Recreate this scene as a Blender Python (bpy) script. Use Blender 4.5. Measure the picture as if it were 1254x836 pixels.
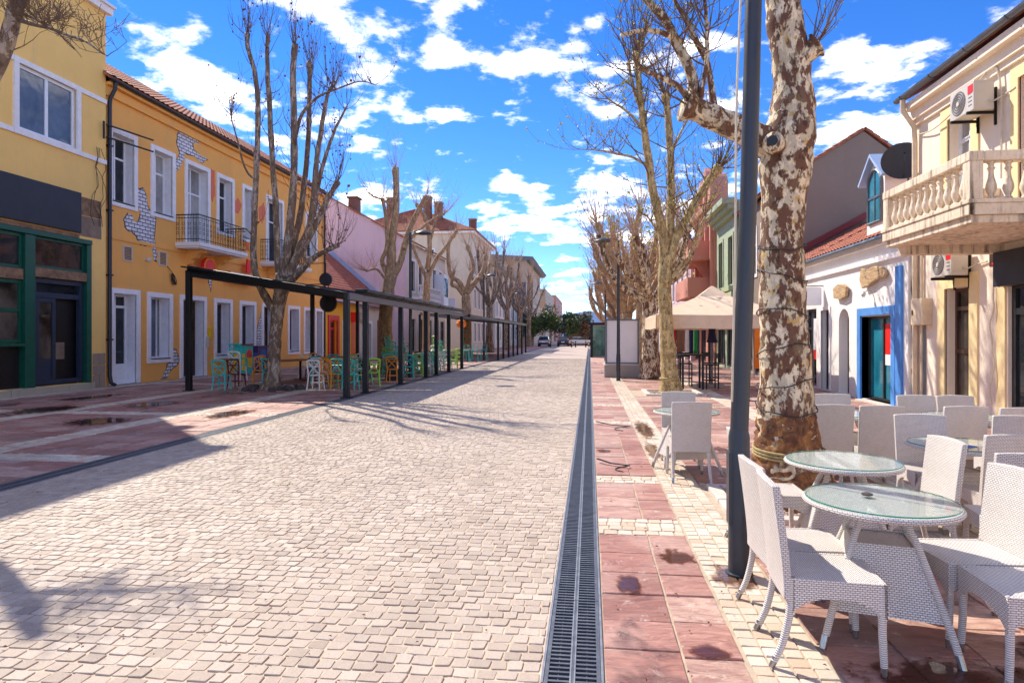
import bpy, bmesh, math, random
import numpy as np
from mathutils import Vector, Matrix, Euler
R = math.radians
for o in list(bpy.data.objects): bpy.data.objects.remove(o)
scene = bpy.context.scene
COL = scene.collection

# ---------------------------------------------------------------- camera
cam_d = bpy.data.cameras.new("camera"); cam = bpy.data.objects.new("camera", cam_d); COL.objects.link(cam)
cam_d.sensor_width = 36.0; cam_d.lens = 36.0*780/1254
cam_d.shift_y = -7/1254.0
cam_d.clip_start = 0.05; cam_d.clip_end = 6000
cam.location = (0, 0, 1.65)
cam.rotation_euler = (R(90), 0, math.atan(95/780))
scene.camera = cam

# ---------------------------------------------------------------- sun (far left, shining towards the camera's right)
SUN = Vector((1.0, -1.0, -1.5)).normalized()
sun_d = bpy.data.lights.new("sun", 'SUN'); sun = bpy.data.objects.new("sun", sun_d); COL.objects.link(sun)
sun_d.energy = 2.45; sun_d.angle = R(0.5); sun_d.color = (1.0, 0.92, 0.79)
sun.rotation_euler = SUN.to_track_quat('-Z', 'Y').to_euler()
sun.location = (-60, 60, 90)

# ---------------------------------------------------------------- sky with clouds
scene.view_settings.view_transform = 'Standard'; scene.view_settings.look = 'None'
scene.view_settings.gamma = 1.0; scene.view_settings.use_curve_mapping = False
scene.view_settings.exposure = 1.52
world = bpy.data.worlds.new("World"); scene.world = world; world.use_nodes = True
CLOUDS = [(-0.832, 1.325, 0.09605, 0.072), (-0.588, 1.397, 0.08585000000000001, 0.072), (-0.456, 1.499, 0.13515, 0.072), (-0.394, 1.577, 0.12409999999999999, 0.072), (-0.388, 1.85, 0.14875, 0.058), (-1.043, 1.585, 0.17679999999999998, 0.086), (-1.033, 1.724, 0.17, 0.072), (-0.595, 1.66, 0.11560000000000001, 0.043), (-0.169, 1.608, 0.11220000000000001, 0.058), (-0.004, 1.509, 0.09775, 0.072), (-0.259, 2.468, 0.22185, 0.065), (-0.23, 2.905, 0.47430000000000005, 0.072), (-0.373, 2.374, 0.1615, 0.043), (-0.707, 1.898, 0.21334999999999998, 0.072), (-0.848, 2.459, 0.3366, 0.072), (-1.118, 1.411, 0.10625, 0.036), (0.677, 1.769, 0.2227, 0.061), (0.819, 2.018, 0.2839, 0.072), (0.774, 1.673, 0.136, 0.072), (-0.01, 4.089, 0.54655, 0.036), (-0.225, 2.148, 0.20995, -0.06), (-0.239, 1.823, 0.15639999999999998, -0.06), (0.242, 1.528, 0.12919999999999998, -0.05), (-0.766, 1.493, 0.12494999999999999, -0.03), (-0.552, 3.245, 0.37145, 0.022), (-0.081, 1.99, 0.24139999999999998, -0.08), (-0.519, 2.475, 0.2295, -0.05)]
def make_world():
    nt = world.node_tree; N = nt.nodes; L = nt.links
    N.clear()
    out = N.new('ShaderNodeOutputWorld'); bg = N.new('ShaderNodeBackground'); bg.inputs['Strength'].default_value = 0.15
    sky = N.new('ShaderNodeTexSky'); sky.sky_type = 'NISHITA'; sky.sun_disc = False
    sky.sun_elevation = math.asin(-SUN.z); sky.sun_rotation = math.atan2(-SUN.x, -SUN.y)
    sky.altitude = 2500; sky.air_density = 1.0; sky.dust_density = 0.0; sky.ozone_density = 4.0
    hs = N.new('ShaderNodeHueSaturation'); hs.inputs['Saturation'].default_value = 1.28; hs.inputs['Value'].default_value = 0.58
    hs.inputs['Hue'].default_value = 0.512
    L.new(sky.outputs[0], hs.inputs['Color'])
    tc = N.new('ShaderNodeTexCoord'); sep = N.new('ShaderNodeSeparateXYZ'); L.new(tc.outputs['Generated'], sep.inputs[0])
    def math_(op, a, b=None, clamp=False):
        n = N.new('ShaderNodeMath'); n.operation = op; n.use_clamp = clamp
        for i, v in enumerate((a, b)):
            if v is None: continue
            if isinstance(v, (int, float)): n.inputs[i].default_value = v
            else: L.new(v, n.inputs[i])
        return n.outputs[0]
    zc = math_('MAXIMUM', sep.outputs['Z'], 0.0); den = math_('ADD', zc, 0.16)
    u = math_('DIVIDE', sep.outputs['X'], den); v = math_('DIVIDE', sep.outputs['Y'], den)
    cmb = N.new('ShaderNodeCombineXYZ'); L.new(u, cmb.inputs[0]); L.new(v, cmb.inputs[1])
    P = cmb.outputs[0]
    def noise(scale, detail, rough, off=(0, 0, 0), dist=0.0):
        mp = N.new('ShaderNodeMapping'); mp.inputs['Location'].default_value = off; L.new(P, mp.inputs['Vector'])
        n = N.new('ShaderNodeTexNoise'); n.inputs['Scale'].default_value = scale; n.inputs['Detail'].default_value = detail
        n.inputs['Roughness'].default_value = rough; n.inputs['Distortion'].default_value = dist
        L.new(mp.outputs[0], n.inputs['Vector']); return n.outputs['Fac']
    n1 = noise(4.6, 9, 0.6, (3.1, 1.7, 0), 0.12); n2 = noise(0.9, 3, 0.5, (7.7, 4.2, 0)); n3 = noise(8.0, 6, 0.6, (1.2, 9.4, 0))
    dens = math_('ADD', math_('MULTIPLY', n1, 0.80), math_('ADD', math_('MULTIPLY', n2, 0.24), math_('MULTIPLY', n3, 0.18)))
    # cloud banks (direction on the cloud layer, radius, weight)
    for (cx, cy, r, w) in CLOUDS:
        vd = N.new('ShaderNodeVectorMath'); vd.operation = 'DISTANCE'; L.new(P, vd.inputs[0]); vd.inputs[1].default_value = (cx, cy, 0)
        mr = N.new('ShaderNodeMapRange'); mr.interpolation_type = 'SMOOTHSTEP'
        mr.inputs['From Min'].default_value = r; mr.inputs['From Max'].default_value = 0; mr.inputs['To Min'].default_value = 0; mr.inputs['To Max'].default_value = w
        L.new(vd.outputs['Value'], mr.inputs['Value']); dens = math_('ADD', dens, mr.outputs[0])
    mr = N.new('ShaderNodeMapRange'); mr.interpolation_type = 'SMOOTHSTEP'
    mr.inputs['From Min'].default_value = 0.61; mr.inputs['From Max'].default_value = 0.785; L.new(dens, mr.inputs['Value'])
    # soft grey undersides where the cloud is thick
    mr2 = N.new('ShaderNodeMapRange'); mr2.inputs['From Min'].default_value = 0.76; mr2.inputs['From Max'].default_value = 1.0
    mr2.inputs['To Min'].default_value = 0; mr2.inputs['To Max'].default_value = 1; L.new(dens, mr2.inputs['Value'])
    ccol = N.new('ShaderNodeMix'); ccol.data_type = 'RGBA'
    ccol.inputs[6].default_value = (8.4, 8.0, 7.8, 1); ccol.inputs[7].default_value = (5.6, 5.4, 5.6, 1)
    L.new(mr2.outputs[0], ccol.inputs[0])
    mix = N.new('ShaderNodeMix'); mix.data_type = 'RGBA'
    L.new(mr.outputs[0], mix.inputs[0]); L.new(hs.outputs[0], mix.inputs[6]); L.new(ccol.outputs[2], mix.inputs[7])
    L.new(mix.outputs[2], bg.inputs['Color']); L.new(bg.outputs[0], out.inputs[0])
make_world()
scene.render.engine = 'CYCLES'

# ================================================================ helpers
rnd = random.Random(7)
def lin(h):
    h = h.lstrip('#'); c = [int(h[i:i+2], 16)/255 for i in (0, 2, 4)]
    return tuple(x/12.92 if x <= .04045 else ((x+.055)/1.055)**2.4 for x in c)
M = {}
class NT:
    """small node-tree helper"""
    def __init__(s, name):
        s.m = bpy.data.materials.new(name); s.m.use_nodes = True; M[name] = s.m
        s.nt = s.m.node_tree; s.N = s.nt.nodes; s.L = s.nt.links
        s.bsdf = s.N['Principled BSDF']; s.out = s.N['Material Output']; s._co = None
    def co(s, kind='Object'):
        n = s.N.new('ShaderNodeTexCoord'); return n.outputs[kind]
    def map(s, vec, scale=(1, 1, 1), loc=(0, 0, 0), rot=(0, 0, 0)):
        n = s.N.new('ShaderNodeMapping'); n.inputs['Scale'].default_value = scale; n.inputs['Location'].default_value = loc
        n.inputs['Rotation'].default_value = rot; s.L.new(vec, n.inputs['Vector']); return n.outputs[0]
    def noise(s, vec, scale, detail=5, rough=.55, dist=0.0):
        n = s.N.new('ShaderNodeTexNoise'); n.inputs['Scale'].default_value = scale; n.inputs['Detail'].default_value = detail
        n.inputs['Roughness'].default_value = rough; n.inputs['Distortion'].default_value = dist; s.L.new(vec, n.inputs['Vector']); return n.outputs['Fac']
    def voronoi(s, vec, scale, feature='F1', out='Distance'):
        n = s.N.new('ShaderNodeTexVoronoi'); n.feature = feature; n.inputs['Scale'].default_value = scale; s.L.new(vec, n.inputs['Vector']); return n.outputs[out]
    def rng(s, val, a, b, c=0, d=1, smooth=False):
        n = s.N.new('ShaderNodeMapRange'); n.clamp = True
        if smooth: n.interpolation_type = 'SMOOTHSTEP'
        for k, v in zip(('From Min', 'From Max', 'To Min', 'To Max'), (a, b, c, d)): n.inputs[k].default_value = v
        s.L.new(val, n.inputs['Value']); return n.outputs[0]
    def mth(s, op, a, b=None):
        n = s.N.new('ShaderNodeMath'); n.operation = op
        for i, v in enumerate((a, b)):
            if v is None: continue
            if isinstance(v, (int, float)): n.inputs[i].default_value = v
            else: s.L.new(v, n.inputs[i])
        return n.outputs[0]
    def mix(s, fac, a, b, blend='MIX'):
        n = s.N.new('ShaderNodeMix'); n.data_type = 'RGBA'; n.blend_type = blend
        for i, v in ((0, fac), (6, a), (7, b)):
            if isinstance(v, (int, float)): n.inputs[i].default_value = v
            elif isinstance(v, tuple): n.inputs[i].default_value = (*v[:3], 1)
            else: s.L.new(v, n.inputs[i])
        return n.outputs[2]
    def ramp(s, fac, stops, interp='LINEAR'):
        n = s.N.new('ShaderNodeValToRGB'); n.color_ramp.interpolation = interp; e = n.color_ramp.elements
        while len(e) < len(stops): e.new(.5)
        for el, (p, c) in zip(e, stops): el.position = p; el.color = (*c[:3], 1)
        s.L.new(fac, n.inputs[0]); return n.outputs[0]
    def island(s):
        g = s.N.new('ShaderNodeNewGeometry'); oi = s.N.new('ShaderNodeObjectInfo')
        return s.mth('FRACT', s.mth('ADD', g.outputs['Random Per Island'], s.mth('MULTIPLY', oi.outputs['Random'], 7.31)))
    def schlick(s, f0):
        g = s.N.new('ShaderNodeNewGeometry'); d = s.N.new('ShaderNodeVectorMath'); d.operation = 'DOT_PRODUCT'
        s.L.new(g.outputs['True Normal'], d.inputs[0]); s.L.new(g.outputs['Incoming'], d.inputs[1])
        p = s.mth('POWER', s.mth('SUBTRACT', 1.0, s.mth('ABSOLUTE', d.outputs['Value'])), 5.0)
        return s.mth('ADD', s.mth('MULTIPLY', p, 1-f0), f0)
    def objrand(s):
        return s.N.new('ShaderNodeObjectInfo').outputs['Random']
    def bump(s, h, strength=.4, dist=.01, prev=None):
        n = s.N.new('ShaderNodeBump'); n.inputs['Strength'].default_value = strength; n.inputs['Distance'].default_value = dist
        s.L.new(h, n.inputs['Height'])
        if prev is not None: s.L.new(prev, n.inputs['Normal'])
        return n.outputs[0]
    def fin(s, color=None, rough=None, normal=None, metal=None, spec=None):
        b = s.bsdf.inputs
        for k, v in (('Base Color', color), ('Roughness', rough), ('Normal', normal), ('Metallic', metal), ('Specular IOR Level', spec)):
            if v is None: continue
            if isinstance(v, (int, float)): b[k].default_value = v
            elif isinstance(v, tuple): b[k].default_value = (*v[:3], 1)
            else: s.L.new(v, b[k])
        return s.m
def sc(c, k): return tuple(min(1, x*k) for x in c)
def simple(name, col, rough=.55, var=.12, scale=6, metal=0, bump=.15, bscale=40, bdist=.004, spec=.5):
    t = NT(name); v = t.co(); n = t.noise(v, scale, 6, .6)
    c = t.mix(t.rng(n, .3, .7), sc(col, 1-var), sc(col, 1+var))
    nb = t.bump(t.noise(v, bscale, 4), bump, bdist)
    return t.fin(c, t.rng(n, .3, .7, max(.03, rough-.08), min(1, rough+.08)), nb, metal, spec)
def plaster(name, col, stain=(.35, .3, .26), amt=.28, streak=.25, bump=.35, rough=.85):
    t = NT(name); v = t.co()
    big = t.noise(v, .55, 6, .62); fine = t.noise(v, 9, 5, .6); st = t.noise(t.map(v, (2.2, 2.2, .16)), 1.6, 6, .65)
    c = t.mix(t.rng(big, .35, .68, 0, amt), col, tuple(a*.72+b*.10 for a, b in zip(col, stain)))
    c = t.mix(t.rng(st, .52, .78, 0, streak), c, stain)
    c = t.mix(t.rng(fine, .3, .75, 0, .22), c, sc(col, 1.15))
    pits = t.rng(t.noise(v, 3.1, 7, .7, .4), .60, .72, 0, .22)
    c = t.mix(pits, c, sc(col, .62))
    b = t.bump(t.noise(v, 26, 6, .65), bump, .012); b = t.bump(t.noise(v, 2.5, 4), .25, .03, b)
    return t.fin(c, rough, b)

class MB:
    def __init__(s): s.v = []; s.f = []
    def add(s, vs, fs):
        b = len(s.v); s.v += [tuple(v) for v in vs]; s.f += [tuple(b+i for i in f) for f in fs]; return s
    def hexa(s, p):  # p: 4 bottom, 4 top
        return s.add(p, [(0, 3, 2, 1), (4, 5, 6, 7), (0, 1, 5, 4), (1, 2, 6, 5), (2, 3, 7, 6), (3, 0, 4, 7)])
    def box(s, x0, x1, y0, y1, z0, z1):
        return s.hexa([(x0, y0, z0), (x1, y0, z0), (x1, y1, z0), (x0, y1, z0), (x0, y0, z1), (x1, y0, z1), (x1, y1, z1), (x0, y1, z1)])
    def beam(s, a, b, w, h, up=(0, 0, 1)):
        a = Vector(a); b = Vector(b); d = (b-a).normalized(); up = Vector(up)
        sx = d.cross(up)
        if sx.length < 1e-4: sx = d.cross(Vector((1, 0, 0)))
        sx.normalize(); sz = sx.cross(d).normalized()
        q = []
        for p in (a, b): q.append([p+sx*i*w/2+sz*j*h/2 for i, j in ((-1, -1), (1, -1), (1, 1), (-1, 1))])
        return s.add(q[0]+q[1], [(0, 1, 2, 3), (7, 6, 5, 4), (0, 4, 5, 1), (1, 5, 6, 2), (2, 6, 7, 3), (3, 7, 4, 0)])
    def prism(s, poly, fn0, fn1):
        """poly list of 2d points; fn maps (a,b)->3d for both ends"""
        n = len(poly); vs = [fn0(*p) for p in poly]+[fn1(*p) for p in poly]
        fs = [tuple(range(n))[::-1], tuple(range(n, 2*n))]+[(i, (i+1) % n, n+(i+1) % n, n+i) for i in range(n)]
        return s.add(vs, fs)
    def tube(s, pts, rad, n=8, cap=True, squash=None):
        pts = [Vector(p) for p in pts]
        if isinstance(rad, (int, float)): rad = [rad]*len(pts)
        m = len(pts); ref = None; vs = []
        for i in range(m):
            d = (pts[min(i+1, m-1)]-pts[max(i-1, 0)])
            if d.length < 1e-9: d = Vector((0, 0, 1))
            d.normalize()
            if ref is None:
                ref = d.cross(Vector((0, 1, 0)) if abs(d.y) < .9 else Vector((1, 0, 0))).normalized()
            else:
                ref = ref-d*ref.dot(d)
                if ref.length < 1e-6: ref = d.orthogonal()
                ref.normalize()
            bi = d.cross(ref)
            for k in range(n):
                a = 2*math.pi*k/n; vs.append(pts[i]+(ref*math.cos(a)+bi*math.sin(a))*rad[i])
        fs = [(i*n+k, i*n+(k+1) % n, (i+1)*n+(k+1) % n, (i+1)*n+k) for i in range(m-1) for k in range(n)]
        if cap: fs += [tuple(range(n))[::-1], tuple((m-1)*n+k for k in range(n))]
        return s.add(vs, fs)
    def lathe(s, prof, c=(0, 0, 0), n=16, cap=True):
        vs = []
        for r, z in prof:
            for k in range(n):
                a = 2*math.pi*k/n; vs.append((c[0]+r*math.cos(a), c[1]+r*math.sin(a), c[2]+z))
        m = len(prof)
        fs = [(i*n+k, i*n+(k+1) % n, (i+1)*n+(k+1) % n, (i+1)*n+k) for i in range(m-1) for k in range(n)]
        if cap: fs += [tuple(range(n))[::-1], tuple((m-1)*n+k for k in range(n))]
        return s.add(vs, fs)
    def build(s, name, mat, parent=None, smooth=False, local=False, kind=None, uv=False, bevel=0, fix=True):
        me = bpy.data.meshes.new(name); me.from_pydata(s.v, [], s.f); me.update()
        if fix and len(s.f) < 60000:
            bm = bmesh.new(); bm.from_mesh(me); bmesh.ops.recalc_face_normals(bm, faces=bm.faces); bm.to_mesh(me); bm.free()
        if mat: me.materials.append(M[mat] if isinstance(mat, str) else mat)
        if smooth:
            me.polygons.foreach_set('use_smooth', [True]*len(me.polygons))
            if smooth != 'all': me.set_sharp_from_angle(angle=R(smooth if smooth > 1 else 40))
        if uv: box_uv(me)
        o = bpy.data.objects.new(name, me); COL.objects.link(o)
        if parent is not None:
            o.parent = parent
            if parent.type == 'EMPTY' and not local: o.matrix_parent_inverse = Matrix.Translation(-Vector(parent.location))
        if kind: o['kind'] = kind
        if bevel:
            b = o.modifiers.new('bevel', 'BEVEL'); b.width = bevel; b.segments = 2; b.limit_method = 'ANGLE'; b.angle_limit = R(40)
        return o
def box_uv(me):
    uvl = me.uv_layers.new(name='uv')
    for p in me.polygons:
        n = p.normal; ax = max(range(3), key=lambda i: abs(n[i]))
        for li in p.loop_indices:
            c = me.vertices[me.loops[li].vertex_index].co
            uvl.data[li].uv = ((c.y, c.z) if ax == 0 else (c.x, c.z) if ax == 1 else (c.x, c.y))
def thing(name, label, cat, loc=(0, 0, 0), rz=0, group=None):
    o = bpy.data.objects.new(name, None); COL.objects.link(o); o.location = loc; o.rotation_euler = (0, 0, rz)
    o.empty_display_size = .1
    return tag(o, label, cat, group)
def tag(o, label, cat=None, group=None):
    o['label'] = label
    if cat: o['category'] = cat
    if group: o['group'] = group
    return o
def struct(o): o['kind'] = 'structure'; return o
def copy_tree(o, parent=None):
    c = o.copy(); COL.objects.link(c); c.parent = parent
    if parent is not None: c.matrix_parent_inverse = o.matrix_parent_inverse
    for ch in list(o.children): copy_tree(ch, c)
    return c
def smoothpts(pts, rad, sub=4):
    """catmull-rom through control points; radii interpolated"""
    P = [Vector(p) for p in pts]; out = []; ro = []
    if isinstance(rad, (int, float)): rad = [rad]*len(P)
    for i in range(len(P)-1):
        p0 = P[max(i-1, 0)]; p1 = P[i]; p2 = P[i+1]; p3 = P[min(i+2, len(P)-1)]
        for k in range(sub):
            t = k/sub; t2 = t*t; t3 = t2*t
            out.append(.5*((2*p1)+(p2-p0)*t+(2*p0-5*p1+4*p2-p3)*t2+(3*p1-p0-3*p2+p3)*t3)); ro.append(rad[i]*(1-t)+rad[i+1]*t)
    out.append(P[-1]); ro.append(rad[-1]); return out, ro

class Fac:
    """a wall plane: u runs along the wall, n points out of it"""
    def __init__(s, o, u, n): s.o = Vector(o); s.u = Vector(u); s.n = Vector(n)
    def p(s, u, z, n=0): return s.o+s.u*u+s.n*n+Vector((0, 0, z))
    def box(s, mb, u0, u1, z0, z1, n0, n1):
        return mb.hexa([s.p(u0, z0, n0), s.p(u1, z0, n0), s.p(u1, z0, n1), s.p(u0, z0, n1), s.p(u0, z1, n0), s.p(u1, z1, n0), s.p(u1, z1, n1), s.p(u0, z1, n1)])
    def ring(s, mb, u0, u1, z0, z1, w, n0, n1, bottom=True):
        s.box(mb, u0, u0+w, z0, z1, n0, n1); s.box(mb, u1-w, u1, z0, z1, n0, n1); s.box(mb, u0+w, u1-w, z1-w, z1, n0, n1)
        if bottom: s.box(mb, u0+w, u1-w, z0, z0+w, n0, n1)
        return mb
    def poly(s, mb, pts, n0, n1):
        return mb.prism(pts, lambda a, b: s.p(a, b, n0), lambda a, b: s.p(a, b, n1))
def LEFT(x): return Fac((x, 0, 0), (0, 1, 0), (1, 0, 0))
def RIGHT(x): return Fac((x, 0, 0), (0, 1, 0), (-1, 0, 0))
def FRONT(y): return Fac((0, y, 0), (1, 0, 0), (0, -1, 0))
def wall(F, u0, u1, z0, z1, holes, depth, mat, parent, name='wall', rev=.34):
    us = sorted({u0, u1, *[h[0] for h in holes], *[h[1] for h in holes]}); zs = sorted({z0, z1, *[h[2] for h in holes], *[h[3] for h in holes]})
    mb = MB()
    for i in range(len(us)-1):
        for j in range(len(zs)-1):
            cu = (us[i]+us[i+1])/2; cz = (zs[j]+zs[j+1])/2
            if any(h[0] < cu < h[1] and h[2] < cz < h[3] for h in holes): continue
            mb.add([F.p(us[i], zs[j]), F.p(us[i+1], zs[j]), F.p(us[i+1], zs[j+1]), F.p(us[i], zs[j+1])], [(0, 1, 2, 3)])
    for (a, b, c, d) in holes:
        q = [(a, c), (b, c), (b, d), (a, d)]
        for k in range(4):
            p, r = q[k], q[(k+1) % 4]
            mb.add([F.p(*p), F.p(*r), F.p(*r, -rev), F.p(*p, -rev)], [(0, 1, 2, 3)])
    # ends and top of the facade leaf, then the body of the house behind it
    mb.add([F.p(u0, z0), F.p(u0, z1), F.p(u0, z1, -rev), F.p(u0, z0, -rev)], [(0, 1, 2, 3)])
    mb.add([F.p(u1, z0), F.p(u1, z1), F.p(u1, z1, -rev), F.p(u1, z0, -rev)], [(0, 1, 2, 3)])
    mb.add([F.p(u0, z1), F.p(u1, z1), F.p(u1, z1, -rev), F.p(u0, z1, -rev)], [(0, 1, 2, 3)])
    F.box(mb, u0, u1, z0, z1, -depth, -rev-.002)
    return mb.build(name, mat, parent, fix=False)
def window(F, parent, h, frame='white_frame', pane='glass_dark', mull=(.5,), trans=(.7,), fw=.06, n=-.2, surround=None, sw=.16, smat='trim_white', sill=None, name='window', bottom=True, low=None, reveal=False):
    u0, u1, z0, z1 = h; mb = MB(); F.ring(mb, u0, u1, z0, z1, fw, n, n+.06)
    for m in mull:
        u = u0+(u1-u0)*m; F.box(mb, u-fw*.55, u+fw*.55, z0+fw, z1-fw, n-.001, n+.055)
    for t in trans:
        z = z0+(z1-z0)*t; F.box(mb, u0+fw, u1-fw, z-fw*.55, z+fw*.55, n-.002, n+.058)
    if low: F.box(mb, u0+fw, u1-fw, z0+fw, z0+(z1-z0)*low, n+.005, n+.045)
    w = mb.build(name, frame, parent)
    us = [u0+.5*fw]+[u0+(u1-u0)*m for m in mull]+[u1-.5*fw]
    zs = [z0+.5*fw]+[z0+(z1-z0)*t for t in trans]+[z1-.5*fw]
    for i in range(len(us)-1):
        for j in range(len(zs)-1):
            g = MB(); F.box(g, us[i], us[i+1], zs[j], zs[j+1], n+.012, n+.022); g.build('pane', pane, w)
    if surround is not None:
        s_ = MB(); F.ring(s_, u0-sw, u1+sw, z0-(sw if bottom else 0), z1+sw, sw, -.02, surround, bottom=bottom); s_.build('surround', smat, w)
    if reveal:
        for (a, b_, c_, d_) in ((u0, u0+.012, z0, z1), (u1-.012, u1, z0, z1), (u0+.012, u1-.012, z1-.012, z1), (u0+.012, u1-.012, z0, z0+.012)):
            s_ = MB(); F.box(s_, a, b_, c_, d_, n+.06, -.022); s_.build('reveal', smat, w)
    if sill:
        s_ = MB(); F.box(s_, u0-.02, u1+.02, z0-.045, z0+.005, n+.06, .05); s_.build('sill', sill, w)
    return w
def tile_roof(parent, p00, p10, p11, p01, mat='roof_tile', pitch=.22, row=.33, amp=.035, name='roof', thick=.08):
    """corrugated tiled slope: p00-p10 eave, p01-p11 ridge"""
    p00, p10, p11, p01 = map(Vector, (p00, p10, p11, p01))
    L = max((p10-p00).length, (p11-p01).length); H = ((p01-p00).length+(p11-p10).length)/2
    nc = max(2, int(L/pitch))*4; nr = max(1, int(H/row)); nrm = (p10-p00).cross(p01-p00).normalized()
    if nrm.z < 0: nrm = -nrm
    mb = MB(); vs = []; fs = []
    prof = (0, .7, 1, .7)
    rows = []
    for r_ in range(nr): rows += [(r_/nr, .028), ((r_+1)/nr-.0005, 0)]
    for t, lift in rows:
        a = p00.lerp(p01, t); b = p10.lerp(p11, t)
        for i in range(nc+1):
            vs.append(a.lerp(b, i/nc)+nrm*(amp*prof[i % 4]+lift))
    for r_ in range(len(rows)-1):
        for i in range(nc):
            q = r_*(nc+1)+i; fs.append((q, q+1, q+nc+2, q+nc+1))
    mb.add(vs, fs)
    d = nrm*-thick
    mb.hexa([p00+d, p10+d, p11+d, p01+d, p00-nrm*.004, p10-nrm*.004, p11-nrm*.004, p01-nrm*.004])
    return mb.build(name, mat, parent, fix=False)

# ================================================================ materials
def mats():
    # stone setts of the road
    def sett(name, cols, dirt=(.23, .17, .12)):
        t = NT(name); v = t.co(); i = t.island()
        g = t.N.new('ShaderNodeNewGeometry'); w = g.outputs['Position']
        c = t.ramp(i, [(k/(len(cols)-1), q) for k, q in enumerate(cols)])
        gr = t.noise(w, 190, 2, .8); c = t.mix(t.rng(gr, .52, .72, 0, .6), c, sc(cols[0], .5)); c = t.mix(t.rng(t.noise(w, 230, 2, .8), .56, .7, 0, .5), c, sc(cols[-1], 1.5))
        big = t.noise(w, .35, 6, .6); c = t.mix(t.rng(big, .42, .72, 0, .42), c, dirt); c = t.mix(t.rng(t.noise(t.map(w, (1, .12, 1)), .8, 4, .5), .5, .7, 0, .2), c, sc(cols[0], .6))
        mid = t.noise(w, 3.2, 6, .65); c = t.mix(t.rng(mid, .5, .75, 0, .3), c, sc(cols[-1], .72))
        b = t.bump(t.noise(w, 60, 5, .7), .55, .006); b = t.bump(t.noise(w, 14, 3), .35, .012, b)
        return t.fin(c, t.rng(gr, .3, .7, .62, .85), b)
    sett('sett', [lin('#a29183'), lin('#bcab9b'), lin('#ae9d8d'), lin('#c8b8a8'), lin('#b3a395')])
    sett('sett_pale', [lin('#c3b5a0'), lin('#d8ccba'), lin('#c9a98f'), lin('#e0d6c6')], (.30, .22, .15))
    # red sandstone slabs
    t = NT('slab'); i = t.island(); g = t.N.new('ShaderNodeNewGeometry'); w = g.outputs['Position']
    c = t.ramp(i, [(0, lin('#99685c')), (.25, lin('#bd8c7e')), (.5, lin('#a87264')), (.75, lin('#cba796')), (1, lin('#8f6f66'))])
    ca = t.N.new('ShaderNodeCombineXYZ'); t.L.new(t.mth('MULTIPLY', i, 40.0), ca.inputs[0])
    va = t.N.new('ShaderNodeVectorMath'); va.operation = 'ADD'; t.L.new(w, va.inputs[0]); t.L.new(ca.outputs[0], va.inputs[1])
    lay = t.noise(t.map(va.outputs[0], (1.6, 5.5, 1), rot=(0, 0, .5)), 2.2, 7, .6, 1.6)
    st = t.rng(t.mth('FRACT', t.mth('MULTIPLY', lay, 7.0)), 0, 1)
    c = t.mix(t.rng(lay, .38, .66, 0, .75), c, lin('#83524a')); c = t.mix(t.rng(t.noise(w, 1.1, 5), .45, .72, 0, .6), c, lin('#d2b0a2'))
    sp = t.noise(w, 7, 6, .7); c = t.mix(t.rng(sp, .60, .68, 0, .7), c, lin('#dccbc0'))
    wet = t.rng(t.noise(t.map(w, (1, .8, 1), loc=(3.3, 0, 0)), .62, 5, .6, .3), .60, .63)
    c = t.mix(t.mth('MULTIPLY', wet, .62), c, lin('#4b2a26'))
    b = t.bump(st, .6, .008); b = t.bump(t.noise(w, 45, 5, .65), .3, .004, b)
    t.fin(c, t.rng(wet, 0, 1, .62, .22), b)
    simple('joint_sand', lin('#c3ad96'), .95, .25, 12, bump=.5, bscale=160)
    simple('joint_pale', lin('#b3a18c'), .95, .2, 12, bump=.5, bscale=160)
    simple('dark_stone', lin('#4a4240'), .9, .3, 9, bump=.5, bscale=30)
    simple('purple_paint', lin('#4a2f6b'), .5, .2, 5); simple('maroon_cab', lin('#7a2230'), .5, .2, 5)
    simple('paper_white', lin('#e9e6ea'), .5, .04, 2, bump=.1, bscale=3, bdist=.02)
    simple('earth', lin('#8d8176'), .95, .25, 1.3, bump=.4, bscale=20)
    simple('kerb', lin('#cdbfb4'), .8, .14, 5, bump=.4, bscale=60)
    simple('kerb_grey', lin('#8d8580'), .8, .16, 5, bump=.4, bscale=60)
    simple('gravel', lin('#b3a297'), .9, .3, 14, bump=.4, bscale=70)
    simple('drain_steel', lin('#5c6068'), .5, .25, 9, .45, .2, 60)
    simple('drain_rail', lin('#83868d'), .5, .25, 9, .4, .2, 60)
    simple('drain_pit', (.008, .008, .01), .9, .2)
    # walls
    plaster('yellow_plaster', lin('#fdcd78'), amt=.42, streak=.22)
    plaster('orange_plaster', lin('#fdb55c'), amt=.45, streak=.2)
    plaster('cream_plaster', lin('#f0dfca'), stain=(.42, .33, .24), amt=.22, streak=.20)
    plaster('cream_trim', lin('#f1d8a2'), amt=.2, streak=.15)
    t = NT('balcony_stone'); v = t.co(); st = t.noise(t.map(v, (7, 7, .45)), 1.5, 7, .7); bl = t.noise(v, 1.6, 6, .6); fn = t.noise(v, 22, 5, .65)
    c = t.mix(t.rng(bl, .35, .7, 0, .45), lin('#ecdcc6'), lin('#c9b394')); c = t.mix(t.rng(fn, .4, .75, 0, .3), c, lin('#a48a68'))
    c = t.mix(t.mth('MULTIPLY', t.rng(st, .50, .66), t.rng(bl, .38, .6, .35, 1)), c, lin('#3a2a1e')); t.fin(c, .9, t.bump(fn, .5, .01))
    plaster('white_rough', lin('#ece7e2'), stain=(.38, .36, .34), amt=.35, streak=.22, bump=1.0)
    plaster('grey_gable', lin('#8b7b6f'), stain=(.20, .16, .13), amt=.5, streak=.25)
    plaster('pink_plaster', lin('#e3c6cb'), stain=(.36, .30, .30), amt=.45, streak=.35)
    plaster('tan_plaster', lin('#dccbb6'), amt=.35, streak=.3)
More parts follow.
